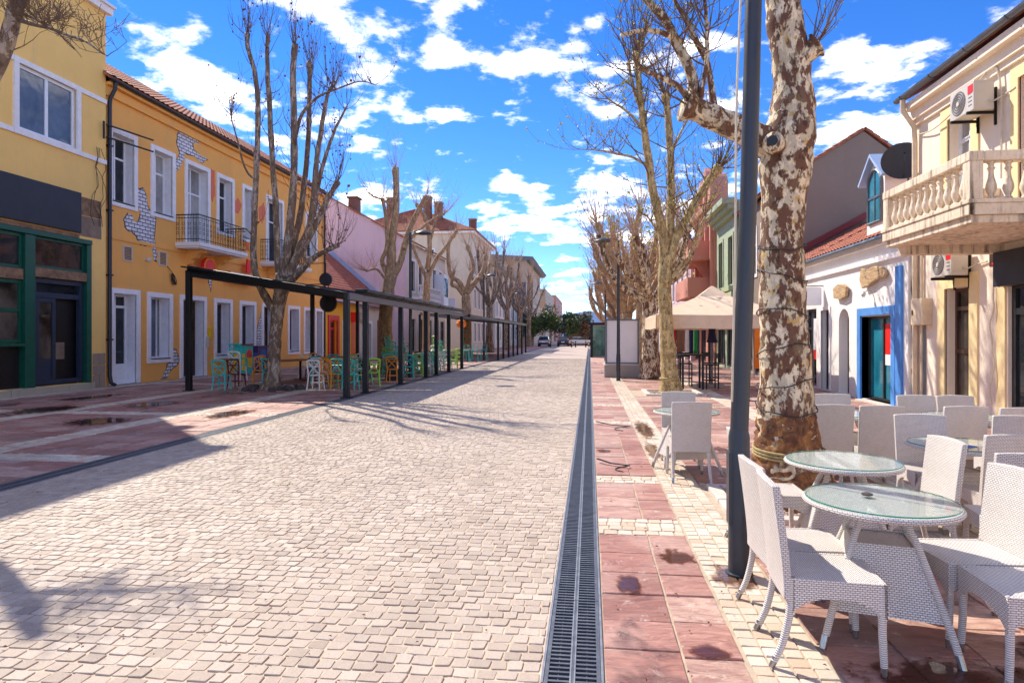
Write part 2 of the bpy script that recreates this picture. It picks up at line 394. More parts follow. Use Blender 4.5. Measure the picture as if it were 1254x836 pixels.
    plaster('pale_plaster', lin('#e0dbd6'), amt=.25, streak=.25)
    plaster('beige_render', lin('#c8ae97'), amt=.25, streak=.2)
    plaster('salmon_plaster', lin('#c98a78'), amt=.3, streak=.25)
    plaster('green_plaster', lin('#9fae92'), amt=.25, streak=.25)
    plaster('cafe_yellow', lin('#eeb02c'), amt=.2, streak=.1)
    plaster('concrete', lin('#a59c95'), amt=.4, streak=.35)
    plaster('stone_block', lin('#a08d7c'), amt=.5, streak=.2, bump=.9)
    plaster('plinth_stone', lin('#b5a894'), stain=(.14, .12, .09), amt=.6, streak=.3, bump=1.0)
    simple('trim_white', lin('#f0ebea'), .7, .08, 5, bump=.2)
    simple('trim_lilac', lin('#f4eef0'), .65, .06, 5, bump=.2)
    simple('white_frame', lin('#eceef2'), .4, .05, 6, bump=.08)
    simple('stain_grey', lin('#8b7765'), .9, .25, 3, bump=.5, bscale=25)
    simple('damaged_strip', lin('#8a6c52'), .95, .5, 5, bump=.8, bscale=30, bdist=.015)
    simple('sign_dark', lin('#23262f'), .5, .1, 3)
    simple('green_paint', lin('#0a5240'), .4, .15, 5, bump=.1)
    simple('navy_paint', lin('#2a3549'), .4, .12, 5, bump=.08)
    simple('brown_frame', lin('#4a3228'), .45, .2, 5, bump=.1)
    simple('dark_frame', lin('#26282b'), .4, .2, 5, bump=.1)
    simple('blue_paint', lin('#4f8fd6'), .5, .12, 4, bump=.15)
    simple('red_paint', lin('#d3281d'), .45, .1, 5, bump=.1)
    simple('orange_paint', lin('#e2682a'), .5, .1, 5, bump=.1)
    simple('poster_red', lin('#f2211a'), .4, .04, 3, bump=.02)
    simple('poster_white', lin('#efeff2'), .4, .04, 3, bump=.02)
    simple('door_dark', lin('#1c1b1d'), .4, .2, 4)
    simple('wood_brown', lin('#7c4a2a'), .55, .25, 7, bump=.2)
    simple('terracotta_flash', lin('#7d1f24'), .5, .15, 4)
    simple('copper_flash', lin('#9db3d6'), .5, .1, 4)
    simple('gutter_grey', lin('#6d727a'), .4, .2, 4, .5, .1)
    simple('gutter_dark', lin('#2f3038'), .4, .2, 4, .3, .1)
    simple('pipe_cream', lin('#d8c3a5'), .6, .15, 4, bump=.1)
    simple('cable', lin('#2a2624'), .6, .15)
    simple('cable_pale', lin('#c9bda8'), .6, .15)
    simple('ac_white', lin('#ccc5ba'), .4, .06, 4, bump=.05)
    simple('ac_grille', lin('#6f6a68'), .5, .15, 8)
    simple('dish_grey', lin('#2d2d33'), .5, .15, 4)
    simple('brick_red', lin('#7d5548'), .85, .3, 9, bump=.6, bscale=30)
    simple('steel_dark', lin('#1b1d21'), .42, .15, 3, .35, .06)
    simple('steel_under', lin('#6c7076'), .5, .12, 3, .3, .06)
    simple('lamp_grey', lin('#3d4148'), .4, .12, 3, .3, .06)
    simple('iron_black', lin('#17181a'), .42, .2, 5, .4, .1)
    simple('rubber', lin('#15151a'), .7, .2)
    simple('chrome', lin('#a8a8a8'), .25, .1, 4, .9, .05)
    simple('plastic_brown', lin('#4b2d1e'), .5, .2)
    for n, h in (('teal', '#34beb6'), ('white', '#e9e5dc'), ('lime', '#9ad84f'), ('amber', '#ee9a30'), ('maroon', '#6d1f22'), ('mint', '#7fcab0')):
        simple('chair_'+n, lin(h), .45, .14, 14, bump=.12, bscale=50)
    simple('white_paint', lin('#f0f0f4'), .5, .05)
    simple('canvas_beige', lin('#e2c8ab'), .85, .07, 3, bump=.25, bscale=6, bdist=.02)
    simple('cloth_navy', lin('#20264a'), .9, .2); simple('cloth_red', lin('#b5303a'), .9, .2); simple('cloth_yellow', lin('#f0c419'), .8, .1)
    simple('cloth_orange', lin('#f07f1d'), .8, .1); simple('cloth_green', lin('#2c8a48'), .8, .15); simple('cloth_blue', lin('#4569b0'), .8, .15)
    simple('cloth_brown', lin('#8d6244'), .8, .15); simple('cloth_white', lin('#e6e1dc'), .8, .1)
    simple('rope', lin('#a99668'), .95, .25, 40, bump=.8, bscale=120)
    simple('dead_leaf', lin('#7a3a26'), .8, .4, 3); simple('bud_green', lin('#b6b13a'), .6, .3, 2); simple('seed_ball', lin('#5b3f28'), .9, .2)
    # wood boards
    t = NT('table_wood'); v = t.co(); n = t.noise(t.map(v, (1, 14, 14)), 2.5, 7, .6, .5)
    t.fin(t.mix(t.rng(n, .3, .7), lin('#7d4b2c'), lin('#b07a4c')), .5, t.bump(n, .2, .004))
    t = NT('drift_wood'); v = t.co(); n = t.noise(t.map(v, (12, 2, 14)), 1.6, 7, .65, .8)
    t.fin(t.mix(t.rng(n, .3, .7), lin('#8a6a4a'), lin('#d8b98c')), .75, t.bump(n, .7, .02))
    # roof tiles
    t = NT('roof_tile'); g = t.N.new('ShaderNodeNewGeometry'); v = g.outputs['Position']
    n = t.noise(v, 1.2, 6, .65); n2 = t.noise(v, 7, 5, .6)
    c = t.mix(t.rng(n2, .3, .7), lin('#8f4f3c'), lin('#c07a5c')); c = t.mix(t.rng(n, .45, .75, 0, .6), c, lin('#6b4a3c'))
    c = t.mix(t.rng(t.noise(v, 4, 6, .7), .62, .7, 0, .5), c, lin('#c9b29b')); t.fin(c, .85, t.bump(n2, .3, .01))
    t = NT('roof_red'); g = t.N.new('ShaderNodeNewGeometry'); v = g.outputs['Position']; n2 = t.noise(v, 5, 5, .6)
    t.fin(t.mix(t.rng(n2, .3, .7), lin('#8a4a38'), lin('#b8705a')), .8, t.bump(n2, .3, .01))
    simple('roof_grey', lin('#6a6d73'), .6, .15, 2)
    # painted white bricks of the murals (flat paint)
    t = NT('mural_brick'); uv = t.co('UV'); br = t.N.new('ShaderNodeTexBrick'); t.L.new(uv, br.inputs['Vector'])
    br.offset = .5; br.inputs['Scale'].default_value = 1; br.inputs['Brick Width'].default_value = .27; br.inputs['Row Height'].default_value = .125
    br.inputs['Mortar Size'].default_value = .014; br.inputs['Mortar Smooth'].default_value = .1
    br.inputs['Color1'].default_value = (*lin('#e9e6ec'), 1); br.inputs['Color2'].default_value = (*lin('#d5cfd6'), 1); br.inputs['Mortar'].default_value = (*lin('#2c2426'), 1)
    t.fin(br.outputs['Color'], .8)
    # glass: dark reflective pane with a hint of the room behind
    def glass(name, a, b, rough=.04):
        t = NT(name); v = t.co(); n = t.noise(v, 1.1, 5, .55, .4)
        nb = t.bump(t.noise(v, 1.7, 2), .06, .05)
        t.fin(t.mix(t.rng(n, .35, .65), a, b), rough, nb, 0, .4)
    glass('glass_dark', (.006, .008, .011), (.03, .036, .042)); glass('glass_sky', (.07, .10, .15), (.17, .21, .27))
    glass('glass_teal', (.01, .12, .18), (.03, .22, .30)); glass('glass_warm', (.02, .016, .012), (.13, .105, .08)); glass('glass_curtain', (.20, .19, .18), (.42, .40, .38), .1)
    glass('glass_green', (.02, .10, .09), (.10, .25, .22))
    # thin clear glass of the table tops
    t = NT('table_glass'); v = t.co()
    tr = t.N.new('ShaderNodeBsdfTransparent'); tr.inputs[0].default_value = (.88, .97, .955, 1)
    gl = t.N.new('ShaderNodeBsdfGlossy'); gl.inputs['Color'].default_value = (1, 1, 1, 1)
    n = t.noise(v, 26, 5, .7); t.L.new(t.rng(n, .5, .66, .02, .25), gl.inputs['Roughness'])
    t.L.new(t.bump(t.rng(t.noise(v, 60, 3), .56, .62), .25, .002), gl.inputs['Normal'])
    mx = t.N.new('ShaderNodeMixShader'); t.L.new(t.schlick(.06), mx.inputs[0]); t.L.new(tr.outputs[0], mx.inputs[1]); t.L.new(gl.outputs[0], mx.inputs[2])
    t.L.new(mx.outputs[0], t.out.inputs['Surface'])
    simple('glass_edge', lin('#2f8f78'), .15, .2, 30, bump=.02)
    # water lying on the stones: damp rim fading out, wet middle
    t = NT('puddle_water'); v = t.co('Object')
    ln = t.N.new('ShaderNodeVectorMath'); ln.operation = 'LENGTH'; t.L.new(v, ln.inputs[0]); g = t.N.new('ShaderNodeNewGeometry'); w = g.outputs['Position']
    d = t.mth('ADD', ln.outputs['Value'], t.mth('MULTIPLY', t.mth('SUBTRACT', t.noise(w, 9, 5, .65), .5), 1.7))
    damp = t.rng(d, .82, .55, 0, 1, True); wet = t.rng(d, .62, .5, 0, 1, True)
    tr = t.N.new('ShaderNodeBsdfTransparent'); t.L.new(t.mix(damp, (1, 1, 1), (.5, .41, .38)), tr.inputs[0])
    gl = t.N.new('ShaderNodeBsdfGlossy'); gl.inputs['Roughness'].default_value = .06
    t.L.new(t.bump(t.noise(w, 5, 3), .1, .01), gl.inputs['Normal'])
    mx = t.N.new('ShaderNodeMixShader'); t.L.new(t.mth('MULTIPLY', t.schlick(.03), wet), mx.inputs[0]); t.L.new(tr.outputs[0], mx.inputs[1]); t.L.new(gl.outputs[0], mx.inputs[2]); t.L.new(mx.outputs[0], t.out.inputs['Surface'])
    # woven wicker
    def wicker(name, bw, rh, ms, off):
        t = NT(name); uv = t.co('UV'); br = t.N.new('ShaderNodeTexBrick')
        wob = t.N.new('ShaderNodeVectorMath'); wob.operation = 'ADD'; nn = t.N.new('ShaderNodeTexNoise'); nn.inputs['Scale'].default_value = 30; t.L.new(uv, nn.inputs['Vector'])
        sc_ = t.N.new('ShaderNodeVectorMath'); sc_.operation = 'SCALE'; sc_.inputs['Scale'].default_value = .003; t.L.new(nn.outputs['Color'], sc_.inputs[0])
        t.L.new(uv, wob.inputs[0]); t.L.new(sc_.outputs[0], wob.inputs[1]); t.L.new(wob.outputs[0], br.inputs['Vector'])
        br.offset = off; br.inputs['Scale'].default_value = 1; br.inputs['Brick Width'].default_value = bw; br.inputs['Row Height'].default_value = rh
        br.inputs['Mortar Size'].default_value = ms; br.inputs['Mortar Smooth'].default_value = .75
        br.inputs['Color1'].default_value = (*lin('#f6f1ec'), 1); br.inputs['Color2'].default_value = (*lin('#ece5df'), 1); br.inputs['Mortar'].default_value = (*lin('#a2948a'), 1)
        v = t.co(); d = t.noise(v, 5, 5, .6)
        c = t.mix(t.rng(d, .5, .75, 0, .22), br.outputs['Color'], lin('#c4b4a6'))
        h = t.mth('SUBTRACT', 1.0, br.outputs['Fac'])
        return t.fin(c, .48, t.bump(h, .85, .006))
    wicker('wicker', .022, .0105, .0024, .5)
    t = NT('wicker_leg'); v = t.co(); wv = t.N.new('ShaderNodeTexWave'); wv.wave_type = 'BANDS'; wv.bands_direction = 'Z'; wv.inputs['Scale'].default_value = 30
    wv.inputs['Distortion'].default_value = .6; t.L.new(v, wv.inputs['Vector'])
    t.fin(t.mix(t.rng(wv.outputs['Fac'], 0, .5), lin('#9a8d84'), lin('#ece6e0')), .5, t.bump(wv.outputs['Fac'], .8, .004))
    # bark
    def plane_bark(name, base, brown, dark, thr=.5, zs=.5, scale=5):
        t = NT(name); v = t.map(t.co(), (1, 1, zs))
        n = t.mth('ADD', t.mth('MULTIPLY', t.noise(v, scale, 4, .6, .35), .66), t.mth('MULTIPLY', t.noise(t.map(v, loc=(1, 8, 3)), scale*2.7, 3, .6, .3), .34)); n2 = t.noise(t.map(v, loc=(9, 4, 2)), scale*1.5, 3, .5, .4); n3 = t.noise(v, 40, 5, .65)
        c = t.mix(t.rng(n2, .46, .49), base, sc(base, .72)); c = t.mix(t.rng(t.noise(t.map(v, loc=(2, 7, 5)), scale*2, 3), .6, .62), c, lin('#c9a35f'))
        c = t.mix(t.rng(n, thr-.005, thr+.03), c, brown); c = t.mix(t.rng(t.noise(t.map(v, loc=(4, 4, 9)), scale*.6, 4, .6), .5, .7, 0, .45), c, lin('#a39a76')); c = t.mix(t.rng(t.noise(t.map(v, loc=(5, 1, 3)), scale*2.2, 4), .58, .63, 0, .8), c, dark)
        c = t.mix(t.rng(n3, .4, .8, 0, .25), c, sc(brown, .7))
        b = t.bump(t.rng(n, thr-.01, thr+.03), .7, .02); b = t.bump(n3, .5, .01, b)
        return t.fin(c, .8, b)
    plane_bark('bark_plane', lin('#efdcbc'), lin('#6d4835'), lin('#46291d'), .49, .55, 7.5)
    plane_bark('bark_yellow', lin('#d6bd84'), lin('#a08252'), lin('#5f472d'), .52, .5, 8)
    plane_bark('bark_grey', lin('#bdab9d'), lin('#76604f'), lin('#54423a'), .47, .35, 7)
    plane_bark('bark_tan', lin('#c7a884'), lin('#a18062'), lin('#6d4f38'), .5, .4, 6)
    t = NT('bark_base'); v = t.co(); n = t.noise(t.map(v, (1, 1, .7)), 9, 7, .65, .5)
    t.fin(t.ramp(n, [(.3, lin('#3f2a1f')), (.48, lin('#7b5237')), (.6, lin('#a5713f')), (.72, lin('#c8b38c'))]), .9, t.bump(n, 1.0, .05))
    simple('twig', lin('#6f5745'), .85, .3, 3); simple('twig_tan', lin('#b8977a'), .85, .25, 3)
    simple('leaf_dark', lin('#2c4416'), .55, .45, 1.5); simple('leaf_mid', lin('#506024'), .55, .4, 1.5); simple('leaf_brown', lin('#7d5a3f'), .7, .4, 1.5)
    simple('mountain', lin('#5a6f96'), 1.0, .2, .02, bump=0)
    # car paint
    for n, h in (('silver', '#b9bec6'), ('navy', '#1d2550'), ('white', '#e4e4e6'), ('grey', '#6f7684')):
        t = NT('car_'+n); t.fin(lin(h), .25, None, .35 if n in ('silver', 'grey') else 0); t.bsdf.inputs['Coat Weight'].default_value = .6
    t = NT('tail_light'); t.fin((.55, .01, .015), .2)
    simple('tyre', (.02, .02, .02), .9, .2)
mats()

# ================================================================ ground, road, pavements
def sheet(name, x0, x1, y0, y1, z, mat, parent=None):
    return MB().add([(x0, y0, z), (x1, y0, z), (x1, y1, z), (x0, y1, z)], [(0, 1, 2, 3)]).build(name, mat, parent, fix=False)
ground = struct(sheet('ground', -1500, 1500, -300, 2500, -.06, 'earth'))
road = struct(sheet('road', -6.2, -.235, -6, 190, -.0055, 'joint_sand'))
pav_l = struct(sheet('pavement_left', -15.9, -6.5, -6, 190, -.020, 'joint_sand'))
pav_r = struct(sheet('pavement_right', .068, 7.6, -6, 120, -.010, 'joint_pale'))

def stone_verts(cx, cy, w, l, z, r, b, jit, depth, tilt, ch=0):
    c = [(-.5, -.5), (.5, -.5), (.5, .5), (-.5, .5)]
    tx = r.uniform(-tilt, tilt); ty = r.uniform(-tilt, tilt); vs = []
    cc = [((x+r.uniform(-jit, jit))*w, (y+r.uniform(-jit, jit))*l) for x, y in c]
    if ch:   # worn, clipped corners
        q = []
        for i in range(4):
            p, a, n = cc[i], cc[i-1], cc[(i+1) % 4]; k1 = ch*r.uniform(.4, 1.5); k2 = ch*r.uniform(.4, 1.5)
            q += [(p[0]+(a[0]-p[0])*k1, p[1]+(a[1]-p[1])*k1), (p[0]+(n[0]-p[0])*k2, p[1]+(n[1]-p[1])*k2)]
        cc = q
    for (x, y) in cc:
        k = 1-b/max(1e-4, math.hypot(x, y)); vs.append((cx+x*k, cy+y*k, z+x*tx+y*ty))
    for (x, y) in cc: vs.append((cx+x, cy+y, z-b*.8+x*tx+y*ty))
    for (x, y) in cc: vs.append((cx+x, cy+y, z-depth))
    return vs
def stone_faces(n): return [tuple(range(n))]+[(n+i, n+(i+1) % n, (i+1) % n, i) for i in range(n)]+[(2*n+i, 2*n+(i+1) % n, n+(i+1) % n, n+i) for i in range(n)]
SF = stone_faces(4); SF8 = stone_faces(8)
def in_view(x, y):
    xc = x*.9927+y*.1209; yc = -x*.1209+y*.9927
    if yc < 1: return False
    return abs(xc/yc) < .81 and (1.65/yc) < .547
def stones(parent, items, mat, name, limit=300, b=.006, jit=.04, depth=.03, tilt=.03, zj=.004, seed=1, ch=0):
    """items (cx, cy, w, l): the ones that show largest become objects of their own, the rest one joined field"""
    r = random.Random(seed)
    def key(it):
        if not in_view(it[0], it[1]): return 0
        return it[2]*it[3]/max(1, it[1])**3
    order = sorted(range(len(items)), key=lambda i: -key(items[i]))
    ind = set(i for i in order[:limit] if key(items[i]) > 0)
    # a few shared shapes for the single stones
    shapes = []
    aw = sum(i[2] for i in items)/len(items); al = sum(i[3] for i in items)/len(items)
    for k in range(14):
        vs = stone_verts(0, 0, aw, al, 0, r, b, jit, depth, tilt, ch)
        me = bpy.data.meshes.new(name); me.from_pydata(vs, [], SF8 if ch else SF); me.materials.append(M[mat]); shapes.append(me)
    V = []; F = []
    for i, (cx, cy, w, l) in enumerate(items):
        z = r.uniform(-zj, zj)
        if i in ind:
            o = bpy.data.objects.new(name, shapes[r.randrange(14)]); COL.objects.link(o)
            o.location = (cx, cy, z); o.scale = (w/aw, l/al, 1); o.parent = parent
        else:
            bse = len(V); c8 = ch if cy < 13 else 0; V += stone_verts(cx, cy, w, l, z, r, b, jit, depth, tilt, c8); F += [tuple(bse+q for q in f) for f in (SF8 if c8 else SF)]
    me = bpy.data.meshes.new(name+'_field'); me.from_pydata(V, [], F); me.materials.append(M[mat])
    o = bpy.data.objects.new(name+'_field', me); COL.objects.link(o); o.parent = parent; o['kind'] = 'stuff'
    return o
def rows(x0, x1, y0, y1, w, l, gap, r, wj=.15, lj=.05):
    out = []; y = y0
    while y < y1-l*.4:
        ll = l*r.uniform(1-lj, 1+lj)
        if y+ll > y1: ll = y1-y
        x = x0; first = True
        while x < x1-.02:
            ww = w*r.uniform(1-wj, 1+wj)
            if first: ww *= r.uniform(.45, 1); first = False
            if x+ww > x1-.03: ww = x1-x
            out.append((x+ww/2, y+ll/2, ww-gap, ll-gap)); x += ww
        y += ll
    return out
rg = random.Random(11)
road_items = rows(-6.19, -.24, -1.5, 46, .1, .094, .0095, rg, .2)
stones(road, road_items, 'sett', 'sett', 300, .0035, .06, .03, .028, .003, 3, .075)
# beyond 46 m the courses are too fine to tell apart: one sheet a little below the tops
t = NT('road_far'); g = t.N.new('ShaderNodeNewGeometry'); br = t.N.new('ShaderNodeTexBrick'); t.L.new(g.outputs['Position'], br.inputs['Vector'])
br.inputs['Scale'].default_value = 1; br.inputs['Brick Width'].default_value = .108; br.inputs['Row Height'].default_value = .101; br.inputs['Mortar Size'].default_value = .011
br.inputs['Color1'].default_value = (*lin('#a8988d'), 1); br.inputs['Color2'].default_value = (*lin('#c0b0a5'), 1); br.inputs['Mortar'].default_value = (*lin('#b5a08e'), 1)
t.fin(t.mix(t.rng(t.noise(g.outputs['Position'], .35, 6), .42, .72, 0, .3), br.outputs['Color'], (.3, .24, .2)), .8)
sheet('far_setts', -6.19, -.24, 46, 112, -.003, 'road_far', road)

# right pavement: slabs, pale sett bands, tree pit
CROSS = [(5.38, 5.84), (7.27, 7.65), (12.1, 12.5), (15.1, 15.5), (17.0, 17.35), (22, 22.4), (26.8, 27.2), (31.6, 32)]
PIT = (1.26, 2.95, 5.82, 7.15); PIT2 = (1.55, 3.15, 17.9, 19.6)
def seg(y0, y1, cuts):
    out = []; y = y0
    for a, b in sorted(cuts):
        if b <= y0 or a >= y1: continue
        if a > y: out.append((y, a))
        y = b
    if y < y1: out.append((y, y1))
    return out
slabs = []; pale = []
for (a, b) in seg(-1, 40, CROSS):
    y = a
    for (x0, x1) in ((.075, .48), (.48, .785)):
        y = a
        while y < b-.02:
            l = rg.uniform(.31, .42)
            if b-(y+l) < .18: l = b-y
            slabs.append(((x0+x1)/2, y+l/2, x1-x0-.014, l-.014)); y += l
for (a, b) in CROSS: pale += rows(.075, .785, a, b, .115, .113, .012, rg, .1)
def grid(x0, x1, n, y0, y1, l):
    w = (x1-x0)/n; out = []; y = y0
    while y < y1: 
        ll = l*rg.uniform(.92, 1.08)
        for k in range(n): out.append((x0+(k+.5)*w, y+ll/2, w-.011, ll-.011))
        y += ll
    return out
pale += grid(.80, 1.20, 4, -1, 40, .102)
pale += grid(3.2, 3.66, 4, -1, 40, .115)
def inpit(x, y, m=.0): return any(p[0]-m < x < p[1]+m and p[2]-m < y < p[3]+m for p in (PIT, PIT2))
def field(x0, x1, y0, y1, w, cuts):
    out = []; n = max(1, round((x1-x0)/w)); ww = (x1-x0)/n
    for k in range(n):
        for (a, b) in seg(y0, y1, cuts):
            y = a
            while y < b-.02:
                l = rg.uniform(.34, .48)
                if b-(y+l) < .2: l = b-y
                cx = x0+(k+.5)*ww
                if not inpit(cx, y+l/2, .16): out.append((cx, y+l/2, ww-.014, l-.014))
                y += l
    return out
thin = [(a, a+.22) for a in (15.2, 17.05, 22.1, 26.9, 31.7)]
slabs += field(1.21, 3.19, -1, 40, .4, thin); slabs += field(3.67, 7.05, -1, 40, .42, thin)
for (a, b) in thin:
    for q in rows(1.21, 3.19, a, b, .11, .11, .012, rg, .1)+rows(3.67, 7.05, a, b, .11, .11, .012, rg, .1): pale.append(q)
# small pale setts around the pit where slabs were left out
for q in rows(1.21, 3.19, 5.5, 7.5, .11, .11, .012, rg, .1):
    if inpit(q[0], q[1], .22) and not inpit(q[0], q[1], .07): pale.append(q)
stones(pav_r, slabs, 'slab', 'slab', 300, .006, .012, .03, .012, .004, 5)
stones(pav_r, pale, 'sett_pale', 'sett', 300, .004, .03, .03, .02, .003, 6)
sheet('far_slabs', .07, 7.4, 40, 112, -.004, 'slab', pav_r)
# left pavement
ls = []; lp = []
for (x0, x1, n) in ((-8.25, -6.52, 4), (-11.3, -8.75, 6), (-15.0, -11.8, 8)):
    ww = (x1-x0)/n
    for k in range(n):
        for (a, b) in seg(3, 48, [(y, y+.45) for y in (7.6, 12.3, 20.2, 26, 32, 38)]):
            y = a
            while y < b-.02:
                l = rg.uniform(.36, .62)
                if b-(y+l) < .2: l = b-y
                ls.append((x0+(k+.5)*ww, y+l/2, ww-.014, l-.014)); y += l
    for y in (7.6, 12.3, 20.2, 26, 32, 38): lp += rows(x0, x1, y, y+.45, .115, .113, .012, rg, .1)
for (x0, x1) in ((-8.75, -8.25), (-11.8, -11.3), (-15.5, -15.0)): lp += grid(x0, x1, 4, 3, 48, .118)
stones(pav_l, ls, 'slab', 'slab', 300, .006, .012, .03, .012, .004, 8)
stones(pav_l, lp, 'sett_pale', 'sett', 300, .007, .05, .03, .03, .004, 9)
sheet('far_slabs', -15.6, -6.5, 48, 112, -.004, 'slab', pav_l)

# tree pits: kerb stones and gravel
def pit(p, label, near):
    x0, x1, y0, y1 = p; t_ = thing('tree_pit', label, 'tree pit', ((x0+x1)/2, (y0+y1)/2, 0))
    w = .13
    for (a, b, c, d) in ((x0, x0+w, y0, (y0+y1)/2-.01), (x0, x0+w, (y0+y1)/2+.01, y1), (x1-w, x1, y0, y1), (x0+w+.01, x1-w-.01, y0, y0+w), (x0+w+.01, x1-w-.01, y1-w, y1)):
        MB().box(a, b, c, d, -.04, .045).build('kerb_stone', 'kerb', t_, bevel=.012)
    g = MB(); r = random.Random(3)
    n = 1500 if near else 500
    for k in range(n):
        x = r.uniform(x0+w+.03, x1-w-.03); y = r.uniform(y0+w+.03, y1-w-.03); s = r.uniform(.012, .034); z = -.012+r.uniform(0, .02)
        q = [(x+s*math.cos(a)*r.uniform(.6, 1.1), y+s*math.sin(a)*r.uniform(.6, 1.1)) for a in (0, 1.57, 3.14, 4.71)]
        b = len(g.v)
        g.add([(u, v, z-s*.4) for u, v in q]+[(x+(u-x)*.55, y+(v-y)*.55, z+s*.5) for u, v in q], [(4, 5, 6, 7), (0, 1, 5, 4), (1, 2, 6, 5), (2, 3, 7, 6), (3, 0, 4, 7)])
    g.build('gravel', 'gravel', t_, kind='stuff', fix=False)
    sheet('soil', x0+w, x1-w, y0+w, y1-w, -.012, 'earth', t_)
pit(PIT, 'kerbed gravel tree pit around the mottled plane tree beside the wicker tables', True)
pit(PIT2, 'kerbed gravel tree pit around the yellow-barked tree near the bar stools', False)

# slot drains
def drain(name, x0, x1, y0, y1, n, label, ln=1.0, bars=24):
    t_ = thing(name, label, 'drain', ((x0+x1)/2, y0, 0)); xm = (x0+x1)/2
    sheet('channel', x0, x1, y0, y1, -.09, 'drain_pit', t_)
    e = MB(); e.box(x0-.012, x0, y0, y1, -.09, .002); e.box(x1, x1+.012, y0, y1, -.09, .002); e.build('edge_rail', 'drain_rail', t_)
    g = MB()
    for k in range(bars):
        y = (k+.5)*ln/bars
        for (a, b) in ((x0+.022, xm-.014), (xm+.014, x1-.022)): g.box(a, b, y-ln/bars*.19, y+ln/bars*.19, -.028, -.004)
    g.box(x0+.002, x0+.022, .003, ln-.003, -.03, -.002); g.box(x1-.022, x1-.002, .003, ln-.003, -.03, -.002)
    g.box(xm-.005, xm+.005, .003, ln-.003, -.03, -.0035)
    for q in (.25, .75): 
        xx = x0+(x1-x0)*q; g.box(xx-.002, xx+.002, .003, ln-.003, -.032, -.010)
    first = None
    k = 0; y = y0
    r2 = MB(); r2.box(xm-.014, xm-.006, .004, ln-.004, -.03, -.001); r2.box(xm+.006, xm+.014, .004, ln-.004, -.03, -.001)
    while y < y1-ln*.5 and k < n:
        if first is None:
            first = g.build('grate', 'drain_steel', t_, local=True, fix=False); rib = r2.build('rib', 'drain_rail', first, fix=False)
            first.matrix_parent_inverse = Matrix.Translation(-t_.location); first.location = (0, y, 0)
        else:
            c2 = copy_tree(first, t_); c2.location = (0, y, 0)
        y += ln; k += 1
drain('drain_channel', -.222, .056, 0, 80, 80, 'long dark slot drain beside the red sandstone slabs')
drain('drain_channel', -6.49, -6.21, 2, 80, 78, 'long dark slot drain along the pergola side of the road')

